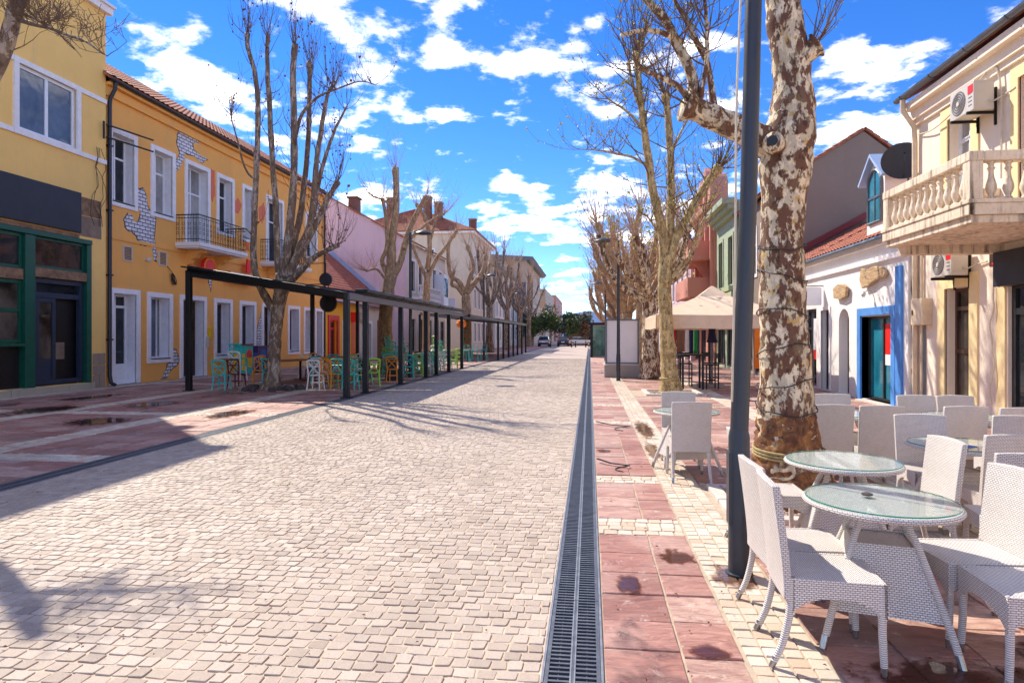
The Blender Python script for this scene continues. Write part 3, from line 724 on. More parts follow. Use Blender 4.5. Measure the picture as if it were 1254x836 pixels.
# ================================================================ left side: yellow house, orange house
def yellow_house():
    b = thing('corner_house', 'yellow rendered house with a dark green shopfront and blank dark sign board', 'house', (-15.5, 12, 0))
    F = LEFT(-15.5); H = 14.9
    win = (15.62, 17.6, 7.3, 9.1); win2 = (11.2, 13.2, 7.3, 9.1); top = (15.62, 17.6, 12.7, 14.3)
    shop_l = (12.4, 15.86, .22, 4.5); tr = (16.18, 17.98, 3.62, 4.42); dr = (16.18, 18.02, .22, 3.3)
    wall(F, 2, 18.82, 0, H, [win, win2, top, (12.2, 18.2, .2, 4.5)], 9, 'yellow_plaster', b)
    for w in (win, win2, top):
        o = window(F, b, w, mull=(.5,), trans=(), fw=.09, n=-.10, pane='glass_sky', surround=.07, sw=.15)
    for (u0, u1, z0, z1) in ((17.76, 18.8, 9.1, 9.24), (13.36, 15.46, 9.1, 9.24), (17.76, 18.8, 7.15, 7.29), (13.36, 15.46, 7.15, 7.29)):
        m = MB(); F.box(m, u0, u1, z0, z1, -.01, .06); m.build('string_course', 'trim_white', b)
    m = MB(); F.box(m, 2, 18.95, 12.0, 12.22, -.01, .16); F.box(m, 2, 19.0, 12.22, 12.3, -.01, .24); m.build('cornice', 'trim_white', b)
    m = MB(); F.box(m, 2, 18.95, H, H+.2, -9, .2); m.build('roof', 'roof_grey', b)
    m = MB(); F.box(m, 9.5, 17.7, 4.78, 6.0, -.01, .12); m.build('sign_board', 'sign_dark', b, bevel=.01)
    m = MB(); F.box(m, 17.73, 18.62, 4.72, 5.34, -.01, .012); m.build('bare_patch', 'stain_grey', b)
    m = MB(); F.box(m, 17.73, 18.62, 5.36, 5.92, -.01, .01); m.build('bare_patch', 'damaged_strip', b)
    # green shopfront
    m = MB(); F.box(m, 11, 18.2, 4.48, 4.62, -.30, .06); m.build('fascia', 'green_paint', b, bevel=.008)
    m = MB(); F.box(m, 11, 17.7, 4.63, 4.74, -.01, .05); m.build('crumbled_ledge', 'damaged_strip', b)
    for (u0, u1, z0, z1) in ((15.84, 16.16, .2, 4.47), (18.02, 18.2, .2, 4.47), (12.2, 12.42, .2, 4.47)):
        m = MB(); F.box(m, u0, u1, z0, z1, -.28, .035); m.build('pilaster', 'green_paint', b, bevel=.008)
    m = MB(); F.box(m, 16.165, 18.015, 3.32, 3.58, -.25, .02); m.build('damaged_lintel', 'damaged_strip', b)
    window(F, b, (16.17, 18.01, 3.59, 4.47), frame='green_paint', pane='glass_dark', mull=(), trans=(), fw=.07, n=-.12)
    # left shop window: transom and two lights
    window(F, b, (12.43, 15.83, 3.5, 4.47), frame='green_paint', pane='glass_dark', mull=(.5,), trans=(), fw=.09, n=-.12)
    m = MB(); F.box(m, 12.43, 15.83, 3.2, 3.49, -.25, -.02); m.build('damaged_lintel', 'damaged_strip', b)
    window(F, b, (12.43, 15.83, 1.45, 3.18), frame='green_paint', pane='glass_warm', mull=(.5,), trans=(.52,), fw=.09, n=-.14)
    m = MB(); F.box(m, 12.43, 15.83, 1.36, 1.44, -.3, .10); m.build('sill', 'green_paint', b)
    m = MB(); F.box(m, 12.43, 15.83, .2, 1.35, -.3, -.16); m.build('dark_panel', 'door_dark', b)
    # navy double door, one leaf open
    d = MB(); F.ring(d, 16.2, 18.0, .24, 3.3, .13, -.22, -.10); F.box(d, 16.33, 17.87, 2.75, 2.9, -.21, -.11); do = d.build('door', 'navy_paint', b)
    m = MB(); F.ring(m, 16.34, 17.02, .3, 2.74, .12, -.20, -.13); F.box(m, 16.46, 16.9, .42, .98, -.19, -.15); m.build('door_leaf', 'navy_paint', do)
    m = MB(); F.box(m, 16.45, 16.91, .98, 2.63, -.178, -.168); m.build('pane', 'glass_warm', do)
    m = MB(); F.box(m, 16.17, 18.02, .2, 3.31, -.335, -.31); m.build('dark_interior', 'door_dark', do)
    m = MB(); F.box(m, 16.34, 17.87, 2.9, 3.16, -.19, -.18); m.build('pane', 'glass_dark', do)
    m = MB(); F.box(m, 17.05, 17.5, .95, 1.45, -.30, -.28); m.build('stored_crate', 'stain_grey', do)
    m = MB(); m.tube([F.p(16.97, 1.35, -.12), F.p(16.97, 1.35, -.06), F.p(16.9, 1.35, -.06)], .012, 6); m.build('handle', 'chrome', do)
    r = random.Random(5); u = 11.0
    while u < 18.2:
        l = r.uniform(.5, .9); l = min(l, 18.24-u)
        m = MB(); F.box(m, u, u+l-.012, -.02, .19+r.uniform(-.01, .01), -.1, .14+r.uniform(-.015, .02)); m.build('plinth_block', 'plinth_stone', b, bevel=.015); u += l
    for (u0, u1, z0, z1) in ((18.27, 18.53, .0, .42), (18.54, 18.78, .0, .42), (18.27, 18.78, .43, .72), (18.27, 18.5, .73, 1.1), (18.51, 18.78, .73, 1.1)):
        m = MB(); F.box(m, u0, u1-.01, z0, z1-.01, -.05, .035); m.build('plinth_block', 'stone_block', b, bevel=.012)
    # cables hanging from the corner
    for s_ in range(4):
        p = [F.p(18.35+.06*s_, 7.6, .07)]
        for k in range(1, 9): p.append(F.p(18.25+.12*s_+r.uniform(-.16, .16), 7.6-k*.31, .05+r.uniform(0, .05)))
        MB().tube(p, .008, 5).build('cable', 'cable', b)
    m = MB()
    for z in (8.05, 8.45): m.tube([F.p(18.8, z, .05), F.p(20.6, z+.03, .35)], .03, 6); 
    m.tube([F.p(18.62, 8.5, .1), F.p(18.62, 7.95, .1)], .035, 6); m.build('wire_bracket', 'cable', b)
yellow_house()

def orange_house():
    b = thing('terrace_house', 'long orange rendered house with white window surrounds and painted brick murals', 'house', (-15.6, 27, 0))
    F = LEFT(-15.6); Y0, Y1, H = 18.84, 36.1, 9.75
    up = [(19.2, 20.2, 6.12, 8.36), (21.22, 22.24, 6.12, 8.36), (23.15, 24.47, 5.2, 8.36), (25.27, 26.28, 6.12, 8.36), (27.26, 27.95, 6.12, 8.36), (29.38, 30.86, 5.2, 8.36), (33.7, 34.9, 6.12, 8.36)]
    dn = [('door', (19.25, 20.33, .02, 3.06)), ('window', (21.04, 22.08, .84, 3.04)), ('door', (22.86, 24.22, .02, 3.06)), ('window', (25.1, 26.12, .84, 3.06)), ('window', (27.05, 28.12, .84, 3.06)),
          ('door', (29.0, 30.1, .02, 3.06)), ('window', (31.64, 32.7, .84, 3.06)), ('window', (33.5, 34.5, .84, 3.06)), ('door', (34.95, 35.75, .02, 3.06))]
    wall(F, Y0, Y1, 0, H, up+[d[1] for d in dn], 8, 'orange_plaster', b, rev=.5)
    for h in up: window(F, b, h, mull=(.5,), trans=(.68,), n=-.36, surround=.05, sw=.17, smat='trim_white', pane='glass_dark' if h[0] > 24 or h[0] < 21 else 'glass_curtain', reveal=True, bottom=h[2] > 6, sill='trim_white' if h[2] > 6 else None)
    for k, h in dn:
        if k == 'window': window(F, b, h, frame='trim_white', mull=(.8,) if h[0] < 22 else (.5,), trans=(), n=-.4, surround=.05, sw=.17, smat='trim_lilac', pane='glass_sky' if h[0] < 22 else 'glass_dark', fw=.05, sill='trim_lilac', reveal=True)
        else:
            i = h[0]
            d = window(F, b, h, frame='white_frame' if i < 20 else 'brown_frame', mull=(.5,), trans=(.86,), n=-.42, surround=.05, sw=.17, smat='trim_lilac', pane='glass_dark' if i < 20 else 'glass_warm', fw=.08, name='door', bottom=False, low=.22, reveal=True)
            m = MB(); m.tube([F.p((h[0]+h[1])/2+.09, 1.1, -.36), F.p((h[0]+h[1])/2+.09, 1.1, -.31), F.p((h[0]+h[1])/2+.2, 1.1, -.31)], .014, 6); m.build('handle', 'chrome', d)
            m = MB(); F.box(m, h[0]-.1, h[1]+.1, -.03, .03, -.45, .12); m.build('step', 'kerb_grey', d)
    # mouldings
    m = MB(); F.box(m, Y0, Y1, 4.84, 4.95, -.01, .035); m.build('string_course', 'orange_plaster', b)
    m = MB(); F.box(m, Y0, Y1, 9.45, 9.75, -.01, .10); F.box(m, Y0, Y1, 9.76, 9.86, -.01, .26); m.build('cornice', 'orange_plaster', b)
    # gutter and down pipes
    g = MB()
    prof = [(.34+.085*math.cos(a), 9.93+.085*math.sin(a)) for a in [math.pi+k*math.pi/6 for k in range(7)]]
    prof2 = [(.34+.075*math.cos(a), 9.935+.075*math.sin(a)) for a in [2*math.pi-k*math.pi/6 for k in range(7)]]
    g.prism(prof+prof2, lambda n, z: F.p(Y0-.1, z, n), lambda n, z: F.p(Y1+.05, z, n)); g.build('gutter', 'gutter_dark', b)
    m = MB(); m.tube([F.p(18.98, 9.86, .32), F.p(18.98, 9.65, .3), F.p(18.98, 9.35, .13), F.p(18.98, 9.1, .11), F.p(18.98, .35, .11), F.p(18.98, .12, .16), F.p(18.98, .05, .3)], .062, 10); m.build('down_pipe', 'gutter_dark', b, smooth=50)
    for z in (1.5, 3.6, 5.7, 7.8): m = MB(); F.box(m, 18.9, 19.06, z, z+.05, 0, .185); m.build('pipe_clip', 'gutter_dark', b)
    m = MB(); m.tube([F.p(35.95, 9.8, .3), F.p(35.95, 9.3, .1), F.p(35.95, .1, .1)], .055, 8); m.build('down_pipe', 'gutter_dark', b, smooth=50)
    tile_roof(b, (-15.22, 18.7, 9.98), (-15.22, 36.15, 9.98), (-19.9, 36.15, 12.9), (-19.9, 18.7, 12.9), pitch=.26, row=.38)
    m = MB(); m.prism([(-23.6, 9.75), (-15.6, 9.75), (-19.85, 12.75)], lambda x, z: (x, 18.86, z), lambda x, z: (x, 36.08, z)); m.build('gable', 'orange_plaster', b)
    # balconies
    for (u0, u1) in ((22.45, 25.85), (28.7, 32.2)):
        m = MB(); F.box(m, u0, u1, 5.05, 5.2, -.3, 1.0); F.box(m, u0+.05, u1-.05, 4.98, 5.05, -.3, .94); bal = m.build('balcony', 'trim_white', b, bevel=.01)
        for u in (u0+.75, u1-.75):
            q = [(.0, 4.97), (.72, 4.97), (.7, 4.88), (.5, 4.84), (.42, 4.7), (.2, 4.62), (.14, 4.45), (0, 4.4)]
            m = MB(); m.prism(q, lambda n, z: F.p(u-.12, z, n), lambda n, z: F.p(u+.12, z, n)); m.build('bracket', 'orange_plaster', bal)
        rl = MB(); pth = [(u0+.05, .0), (u0+.05, .93), (u1-.05, .93), (u1-.05, 0)]
        for z, r_ in ((6.24, .022), (6.12, .012), (5.32, .014)): rl.tube([F.p(u, z, n) for u, n in pth], r_, 6)
        for (a, c) in zip(pth[:-1], pth[1:]):
            L_ = math.dist(a, c); n_ = int(L_/.115)
            for k in range(n_+1):
                t = k/n_; u = a[0]+(c[0]-a[0])*t; n = a[1]+(c[1]-a[1])*t
                rl.tube([F.p(u, 5.2, n), F.p(u, 6.24, n)], .0085, 4, cap=False)
                if k % 2 == 0 and k < n_:
                    t2 = (k+.5)/n_; uu = a[0]+(c[0]-a[0])*t2; nn = a[1]+(c[1]-a[1])*t2
                    du = (c[0]-a[0])/L_*.05; dn_ = (c[1]-a[1])/L_*.05
                    for zc in (5.55, 5.72, 5.9): rl.tube([F.p(uu+du*math.cos(q), zc+.05*math.sin(q), nn+dn_*math.cos(q)) for q in [j*math.pi/4 for j in range(9)]], .007, 4, cap=False)
        rl.build('railing', 'iron_black', bal, fix=False)
    for (u, z) in ((19.9, 4.44), (21.7, 4.48)):
        m = MB(); F.ring(m, u-.21, u+.21, z-.26, z+.26, .035, -.01, .04); v_ = m.build('vent', 'ac_white', b)
        m = MB()
        for k in range(9): F.box(m, u-.175, u+.175, z-.22+k*.05, z-.19+k*.05, 0, .022)
        m.build('louvre', 'ac_grille', v_)
    m = MB(); F.box(m, 20.8, 21.0, 4.3, 4.42, -.01, .09); m.build('junction_box', 'ac_white', b, bevel=.01)
    m = MB()
    for k in range(5): m.tube([F.p(22.25+.13*math.cos(a+k)*(.7+.1*k), 3.78+.2*math.sin(a+k*.4), .04+.012*k) for a in [j*math.pi/6 for j in range(13)]], .012, 5)
    m.tube([F.p(21.9, 4.25, .03), F.p(22.1, 4.1, .05), F.p(22.25, 3.98, .05)], .012, 5); m.build('cable_coil', 'cable', b)
    # murals: torn plaster with white bricks behind, painted flat on the wall
    Z3 = lambda pts: pts
    rj = random.Random(12)
    def jag(poly):
        out = []
        for (a, b_) in zip(poly, poly[1:]+poly[:1]):
            L_ = math.dist(a, b_); n = max(1, int(L_/.11)); du, dz = (b_[0]-a[0])/max(L_, 1e-6), (b_[1]-a[1])/max(L_, 1e-6)
            for k in range(n):
                o = rj.uniform(-.035, .035) if k else 0; out.append((a[0]+(b_[0]-a[0])*k/n-dz*o, a[1]+(b_[1]-a[1])*k/n+du*o))
        return out
    for poly in map(jag, MURALS):
        cu = sum(p[0] for p in poly)/len(poly); cz = sum(p[1] for p in poly)/len(poly)
        big = []
        for (u, z) in poly:
            d = math.hypot(u-cu, z-cz); k = (d+.045)/d; big.append((cu+(u-cu)*k, cz+(z-cz)*k))
        m = MB(); F.poly(m, big, -.01, .004); mu = m.build('mural', 'cable', b, fix=False)
        m = MB(); F.poly(m, poly, .003, .007); m.build('painted_bricks', 'mural_brick', mu, uv=True, fix=False)
    for poly, mt in PAINTS:
        m = MB(); F.poly(m, jag(poly), -.01, .005); m.build('mural', mt, b, fix=False)
    # joker-like painted boards are left plain: red disc, red fin and a lozenge with lamps
    m = MB(); c = (24.0, 4.38)
    m.prism([(c[0]+.42*math.cos(a), c[1]+.42*math.sin(a)) for a in [k*math.pi/16 for k in range(32)]], lambda u, z: F.p(u, z, .3), lambda u, z: F.p(u, z, .42)); sg = m.build('round_board', 'poster_red', b)
    m = MB()
    for k in range(22): 
        a = k*2*math.pi/22; m.lathe([(0, 0), (.03, .0), (.03, .04), (0, .06)], F.p(c[0]+.37*math.cos(a), c[1]+.37*math.sin(a)-.02, .43), 6)
    m.build('bulb', 'cloth_yellow', sg)
    m = MB(); F.poly(m, [(26.95, 4.5), (27.75, 4.5), (27.6, 4.78), (27.3, 5.02), (27.02, 5.1)], .25, .33); m.build('fin_board', 'poster_red', b)
    lz = [(25.7, 3.95), (27.7, 3.95), (27.95, 4.15), (27.95, 4.42), (25.5, 4.42), (25.5, 4.15)]
    m = MB(); F.poly(m, lz, .25, .32); lo = m.build('lozenge_board', 'orange_paint', b)
    m = MB(); F.poly(m, [(25.85, 4.05), (27.6, 4.05), (27.75, 4.4), (25.65, 4.4)], .322, .33); m.build('board_face', 'cloth_white', lo)
    m = MB(); F.box(m, 24.5, 24.68, 1.55, 2.0, -.01, .1); m.build('yellow_post_box', 'cloth_yellow', b, bevel=.02)
    m = MB(); F.box(m, 24.3, 24.48, 1.2, 1.6, -.01, .08); m.build('intercom', 'ac_white', b)
MURALS = [
 [(20.35, 6.95), (20.47, 6.73), (20.67, 6.82), (20.87, 6.53), (20.93, 6.21), (21.31, 5.93), (21.25, 5.27), (21.36, 4.76), (21.4, 4.35), (21.25, 4.39), (21.1, 4.91), (20.55, 4.84), (20.35, 5.13), (19.82, 5.33), (19.76, 5.57), (19.96, 5.82), (20.15, 5.78), (20.21, 5.59), (20.47, 5.64), (20.55, 5.94), (20.35, 6.28)],
 [(22.65, 9.63), (22.9, 9.79), (23.4, 9.77), (23.83, 9.69), (23.83, 9.31), (23.49, 9.31), (23.56, 9.01), (24.49, 8.88), (24.02, 8.64), (23.67, 8.77), (23.05, 8.76), (22.97, 8.52), (22.65, 8.02), (22.41, 7.84), (22.48, 8.29), (22.72, 8.67), (22.55, 8.93)],
 [(22.22, 1.16), (22.5, 1.09), (22.65, 0.71), (22.46, 0.5), (22.17, 0.36), (21.94, 0.09), (21.62, 0.08), (21.83, 0.32), (21.98, 0.59), (22.17, 0.67)],
 [(28.89, 2.86), (29, -0), (28.74, 0.01), (28.44, 0.76), (28.44, 1.96), (28.64, 2.43)],
 [(34.31, 9.72), (35.41, 9.86), (35.41, 8.91), (34.85, 8.53), (34.31, 8.89)],
 [(24.43, 4.25), (24.77, 4.24), (24.77, 3.79), (24.71, 3.48), (24.57, 3.87)],
]
PAINTS = [([(24.71, 8.59), (25, 8.57), (25, 7.5), (24.83, 7.19), (24.66, 7.56)], 'orange_paint'), ([(26.42, 7.53), (26.82, 7.79), (27.09, 7.52), (26.82, 7.1), (26.42, 7.09)], 'orange_paint'),
 ([(28.59, 7.74), (29.05, 8.07), (29.2, 7.55), (28.89, 7.02), (28.59, 7.2)], 'orange_paint'), ([(27.36, 5.93), (27.71, 5.91), (27.71, 5.53), (27.43, 5.57)], 'orange_paint')]
orange_house()

def cafe_house():
    b = thing('cafe_house', 'low yellow cafe with a bright red door surround and steep red tiled roof', 'house', (-15.6, 42, 0))
    F = LEFT(-15.6)
    holes = [(36.9, 38.0, .02, 2.6), (39.0, 40.0, .02, 2.5), (42.6, 44.2, .02, 2.5), (45.8, 46.8, .02, 2.6)]
    wall(F, 36.2, 41.7, 0, 3.75, holes[:2], 8, 'cafe_yellow', b); wall(F, 41.7, 47.7, 0, 3.75, holes[2:], 8, 'tan_plaster', b)
    window(F, b, holes[0], frame='red_paint', pane='door_dark', mull=(), trans=(.8,), fw=.12, surround=.06, sw=.3, smat='red_paint', name='door', bottom=False)
    window(F, b, holes[1], frame='wood_brown', pane='glass_warm', mull=(), trans=(), fw=.12, surround=.04, sw=.14, name='door', bottom=False)
    window(F, b, holes[2], frame='cloth_blue', pane='glass_dark', mull=(.35, .65), trans=(), fw=.16, surround=.05, sw=.2, name='door', bottom=False)
    window(F, b, holes[3], frame='wood_brown', pane='wood_brown', mull=(), trans=(), fw=.1, surround=.05, sw=.2, name='door', smat='brick_red', bottom=False)
    m = MB(); F.box(m, 40.4, 41.3, 0, 3.2, -.01, .03); m.build('orange_panel', 'orange_paint', b)
    m = MB(); F.box(m, 40.3, 40.8, 2.55, 3.2, .03, .4); m.build('red_sign', 'poster_red', b)
    m = MB(); F.box(m, 41.9, 42.9, 2.65, 3.25, .02, .36); ac = m.build('air_conditioner', 'ac_white', b, bevel=.02)
    m = MB(); m.prism([(42.3+.24*math.cos(a), 2.95+.24*math.sin(a)) for a in [k*.3927 for k in range(16)]], lambda u, z: F.p(u, z, .361), lambda u, z: F.p(u, z, .37)); m.build('fan_grille', 'ac_grille', ac)
    tile_roof(b, (-15.2, 36.15, 3.75), (-15.2, 47.75, 3.75), (-20.3, 47.75, 8.1), (-20.3, 36.15, 8.1), mat='roof_red', pitch=.24)
    m = MB(); m.prism([(-24, 3.7), (-15.6, 3.7), (-20.2, 7.6)], lambda x, z: (x, 36.2, z), lambda x, z: (x, 47.7, z)); m.build('gable', 'cafe_yellow', b)
    m = MB(); m.beam((-15.25, 47.62, 4.05), (-20.3, 47.62, 8.35), .2, .28); m.build('flashing', 'copper_flash', b)
    m = MB(); m.box(-18.3, -17.6, 37.2, 37.9, 5.6, 7.6); m.build('chimney', 'pale_plaster', b)
    m = MB(); m.tube([(-15.1, 36.2, 3.72), (-15.1, 47.7, 3.72)], .07, 8); m.build('gutter', 'gutter_grey', b)
    # two round black signs on arms
cafe_house()

# ================================================================ right side
def baluster(mb, c, h, r=.07):
    p = [(.75, 0), (.75, .06), (.5, .09), (.5, .12), (.8, .2), (1, .3), (.92, .4), (.55, .58), (.42, .72), (.5, .78), (.75, .82), (.5, .86), (.5, .93), (.75, .95), (.75, 1)]
    mb.lathe([(a*r, z*h) for a, z in p], c, 12); return mb
def ac_unit(F, parent, u0, u1, z0, z1, n1=.4):
    m = MB(); F.box(m, u0, u1, z0, z1, .1, n1); a = m.build('air_conditioner', 'ac_white', parent, bevel=.015)
    uc = u0+(u1-u0)*.62; zc = (z0+z1)/2; r = (z1-z0)*.42
    m = MB(); m.prism([(uc+r*math.cos(q), zc+r*math.sin(q)) for q in [k*math.pi/12 for k in range(24)]], lambda u, z: F.p(u, z, n1-.002), lambda u, z: F.p(u, z, n1+.006)); m.build('fan_grille', 'ac_grille', a)
    m = MB()
    for k in range(4): m.tube([F.p(uc+r*(.25+.2*k)*math.cos(q), zc+r*(.25+.2*k)*math.sin(q), n1+.012) for q in [j*math.pi/10 for j in range(21)]], .004, 4)
    m.prism([(uc+r*.18*math.cos(q), zc+r*.18*math.sin(q)) for q in [k*math.pi/8 for k in range(16)]], lambda u, z: F.p(u, z, n1+.004), lambda u, z: F.p(u, z, n1+.02)); m.build('fan_guard', 'ac_white', a)
    m = MB(); F.box(m, u0+.02, u0+.18, z1-.2, z1-.05, n1, n1+.004); m.build('badge', 'poster_red', a)
    m = MB()
    for k in range(4): F.box(m, u0+.05, u0+.16, z0+.1+k*.07, z0+.12+k*.07, n1-.004, n1+.003)
    m.build('vent_slot', 'ac_grille', a)
    for u in (u0+.12, u1-.12): m = MB(); F.box(m, u-.02, u+.02, z0-.05, z0-.002, 0, n1+.05); F.box(m, u-.022, u+.022, z0-.25, z1-.1, -.005, .03); m.build('bracket', 'iron_black', a)
    m = MB(); m.tube([F.p(u0-.01, z0+.15, .2), F.p(u0-.08, z0+.12, .14), F.p(u0-.14, z0+.18, .04), F.p(u0-.45, z0+.2, .03)], .016, 6); m.build('hose', 'cable_pale', a)
    return a
def cream_house():
    b = thing('balcony_house', 'cream rendered house with a weathered balustrade balcony and yellow window trim', 'house', (7.2, 10, 0))
    F = RIGHT(7.2); H = 6.75
    w1 = (13.1, 13.95, .35, 2.6); shop = (7.2, 12.0, .1, 2.56); u1 = (13.05, 13.85, 4.35, 6.0); u2 = (10.3, 11.7, 3.6, 6.0); u3 = (5, 6.4, 4.2, 6)
    wall(F, -4, 15.15, 0, H, [w1, shop, u1, u2, u3], 7, 'cream_plaster', b)
    window(F, b, w1, frame='brown_frame', pane='glass_warm', mull=(), trans=(.44, .82), fw=.07, n=-.24, surround=.03, sw=.26, smat='cream_trim', name='door', bottom=False)
    m = MB(); F.box(m, 12.9, 14.15, -.02, .33, -.3, .02); m.build('plinth', 'cream_trim', b)
    for q in (u1, u3): window(F, b, q, frame='white_frame', pane='glass_curtain', mull=(.5,), trans=(.72,), fw=.07, n=-.25, surround=.03, sw=.24, smat='cream_trim', sill='trim_white')
    window(F, b, u2, frame='orange_paint', pane='glass_warm', mull=(.5,), trans=(.75,), fw=.07, n=-.25, surround=.03, sw=.2, smat='cream_trim', name='door', bottom=False)
    # shopfront with dark sign
    window(F, b, shop, frame='dark_frame', pane='glass_dark', mull=(.33, .66), trans=(.8,), fw=.1, n=-.12, name='shop_window')
    m = MB(); F.box(m, 12.04, 12.28, 0, 2.5, -.01, .03); m.build('trim_strip', 'cream_trim', b)
    m = MB(); F.box(m, 6.5, 12.08, 2.5, 3.1, .02, .2); m.build('sign_board', 'sign_dark', b, bevel=.01)
    m = MB(); F.box(m, 12.2, 12.5, 2.9, 3.2, -.005, .012); nb = m.build('open_junction_box', 'brown_frame', b)
    m = MB(); F.box(m, 12.22, 12.4, 2.92, 2.96, .012, .03); m.build('red_terminal', 'poster_red', nb)
    # eave: stepped cornice, soffit, gutter
    m = MB(); F.box(m, -4, 15.13, 6.28, 6.4, -.01, .06); F.box(m, -4, 15.13, 6.4, 6.62, -.01, .12); F.box(m, -4, 15.15, 6.62, 6.78, -.01, .25); m.build('cornice', 'cream_plaster', b)
    g = MB(); cx = .33
    prof = [(cx+.08*math.cos(a), 6.93+.08*math.sin(a)) for a in [math.pi+k*math.pi/6 for k in range(7)]]; prof2 = [(cx+.07*math.cos(a), 6.935+.07*math.sin(a)) for a in [2*math.pi-k*math.pi/6 for k in range(7)]]
    g.prism(prof+prof2, lambda n, z: F.p(-4, z, n), lambda n, z: F.p(15.3, z, n)); g.build('gutter', 'gutter_grey', b)
    for k in range(13): m = MB(); m.tube([F.p(15-k*1.2, 6.93+.088*math.sin(a), cx+.088*math.cos(a)) for a in [math.pi+j*math.pi/6 for j in range(7)]], .009, 4); m.build('gutter_strap', 'gutter_grey', b)
    tile_roof(b, (6.92, -4, 6.95), (6.92, 15.25, 6.95), (10.6, 15.25, 8.9), (10.6, -4, 8.9))
    m = MB(); m.prism([(7.2, 6.75), (14, 6.75), (10.6, 8.7)], lambda x, z: (x, -4, z), lambda x, z: (x, 15.13, z)); m.build('gable', 'cream_plaster', b)
    m = MB(); m.tube([F.p(15.02, 6.85, .33), F.p(15.02, 6.6, .32), F.p(15.02, 6.25, .1), F.p(15.02, 5.9, .08), F.p(15.02, .1, .08)], .055, 10); m.build('down_pipe', 'pipe_cream', b, smooth=50)
    m = MB(); m.tube([F.p(14.8, 4.2, .04), F.p(14.8, .1, .04)], .03, 8); m.build('conduit', 'pipe_cream', b)
    m = MB(); m.tube([F.p(14.72, 2.0, .03), F.p(14.72, .1, .03)], .02, 8); m.build('conduit', 'gutter_grey', b)
    m = MB(); F.box(m, 14.45, 14.95, 1.88, 2.45, .0, .2); bx = m.build('meter_box', 'pipe_cream', b, bevel=.012)
    m = MB(); F.box(m, 14.85, 14.88, 2.1, 2.2, .2, .215); m.build('latch', 'dark_frame', bx)
    r = random.Random(4)
    for (u, z0_, z1_) in ((12.32, 2.6, .4), (15.14, 3.0, .05), (15.2, 3.6, .05)):
        p = [F.p(u+r.uniform(-.05, .05), z0_+(z1_-z0_)*k/9, .05+r.uniform(0, .04)) for k in range(10)]
        MB().tube(smoothpts(p, .014)[0], .014, 6).build('cable', 'cable_pale' if u < 15 else 'cable', b)
    MB().tube(smoothpts([F.p(14.9, 6.05, .06), F.p(14.2, 5.95, .09), F.p(13.2, 6.1, .12), F.p(12.2, 6.5, .1)], .02)[0], .014, 6).build('cable', 'cable_pale', b)
    MB().tube(smoothpts([F.p(12.2, 6.5, .1), F.p(12.1, 5.9, .05), F.p(12.1, 4.4, .05)], .02)[0], .018, 6).build('cable', 'cable_pale', b)
    ac_unit(F, b, 12.98, 13.72, 2.8, 3.3); ac_unit(F, b, 12.2, 12.95, 5.66, 6.18, .44)
    # balcony
    x0, x1, y0, y1 = 5.32, 7.2, 9.7, 12.4
    m = MB(); m.box(x0, x1, y0, y1, 3.36, 3.52); m.box(x0+.05, x1, y0+.05, y1-.05, 3.25, 3.36); m.box(x0-.02, x1, y0-.02, y1+.02, 3.52, 3.58); bal = m.build('balcony', 'balcony_stone', b, bevel=.01)
    m = MB(); m.box(x0+.25, x1, y1-.3, y1-.06, 3.1, 3.25); m.build('beam', 'balcony_stone', bal)
    m = MB(); m.box(x0+.0, x0+.2, y0, y1, 4.12, 4.26); m.box(x0+.2, x1, y0, y0+.2, 4.12, 4.26); m.box(x0+.2, x1, y1-.2, y1, 4.12, 4.26); m.build('handrail', 'balcony_stone', bal, bevel=.015)
    for (x, y) in ((x0+.1, y0+.1), (x0+.1, y1-.1)):
        m = MB(); m.box(x-.09, x+.09, y-.09, y+.09, 3.58, 4.12); m.build('corner_post', 'balcony_stone', bal, bevel=.008)
    pr = baluster(MB(), (0, 0, 0), .54); first = None
    spots = [(x0+.1, y0+.3+k*(y1-y0-.6)/10) for k in range(11)]+[(x0+.34+k*.225, y0+.1) for k in range(7)]+[(x0+.34+k*.225, y1-.1) for k in range(7)]
    for (x, y) in spots:
        if first is None: first = pr.build('baluster', 'balcony_stone', bal, smooth=45); o = first
        else: o = first.copy(); COL.objects.link(o)
        o.location = (x, y, 3.58)
cream_house()
def dish(loc, face, label, r=.42):
    t_ = thing('satellite_dish', label, 'satellite dish', loc); prof = [(0.001, 0), (.35*r, .02*r), (.7*r, .09*r), (r, .2*r), (r*1.02, .23*r), (r*.98, .22*r), (.7*r, .11*r), (.35*r, .04*r), (.001, .02*r)]
    q = Vector(face).to_track_quat('Z', 'Y').to_matrix()
    m = MB(); m.lathe(prof, (0, 0, 0), 28, cap=False); m.v = [tuple(q@Vector(v)) for v in m.v]; m.build('reflector', 'dish_grey', t_, smooth=50, local=True)
    m = MB(); m.tube([q@Vector((0, -r*.9, .1*r)), q@Vector((0, -r*.4, r*.9)), q@Vector((0, 0, r))], .014, 6); m.tube([q@Vector((0, 0, r*.95)), q@Vector((0, 0, r*1.1))], .03, 8); m.build('feed_arm', 'dish_grey', t_, local=True)
    m = MB(); m.tube([(0, 0, 0), (.15, .1, -.1), (.15, .1, -.9)], .025, 8); m.build('mast', 'gutter_grey', t_, local=True)
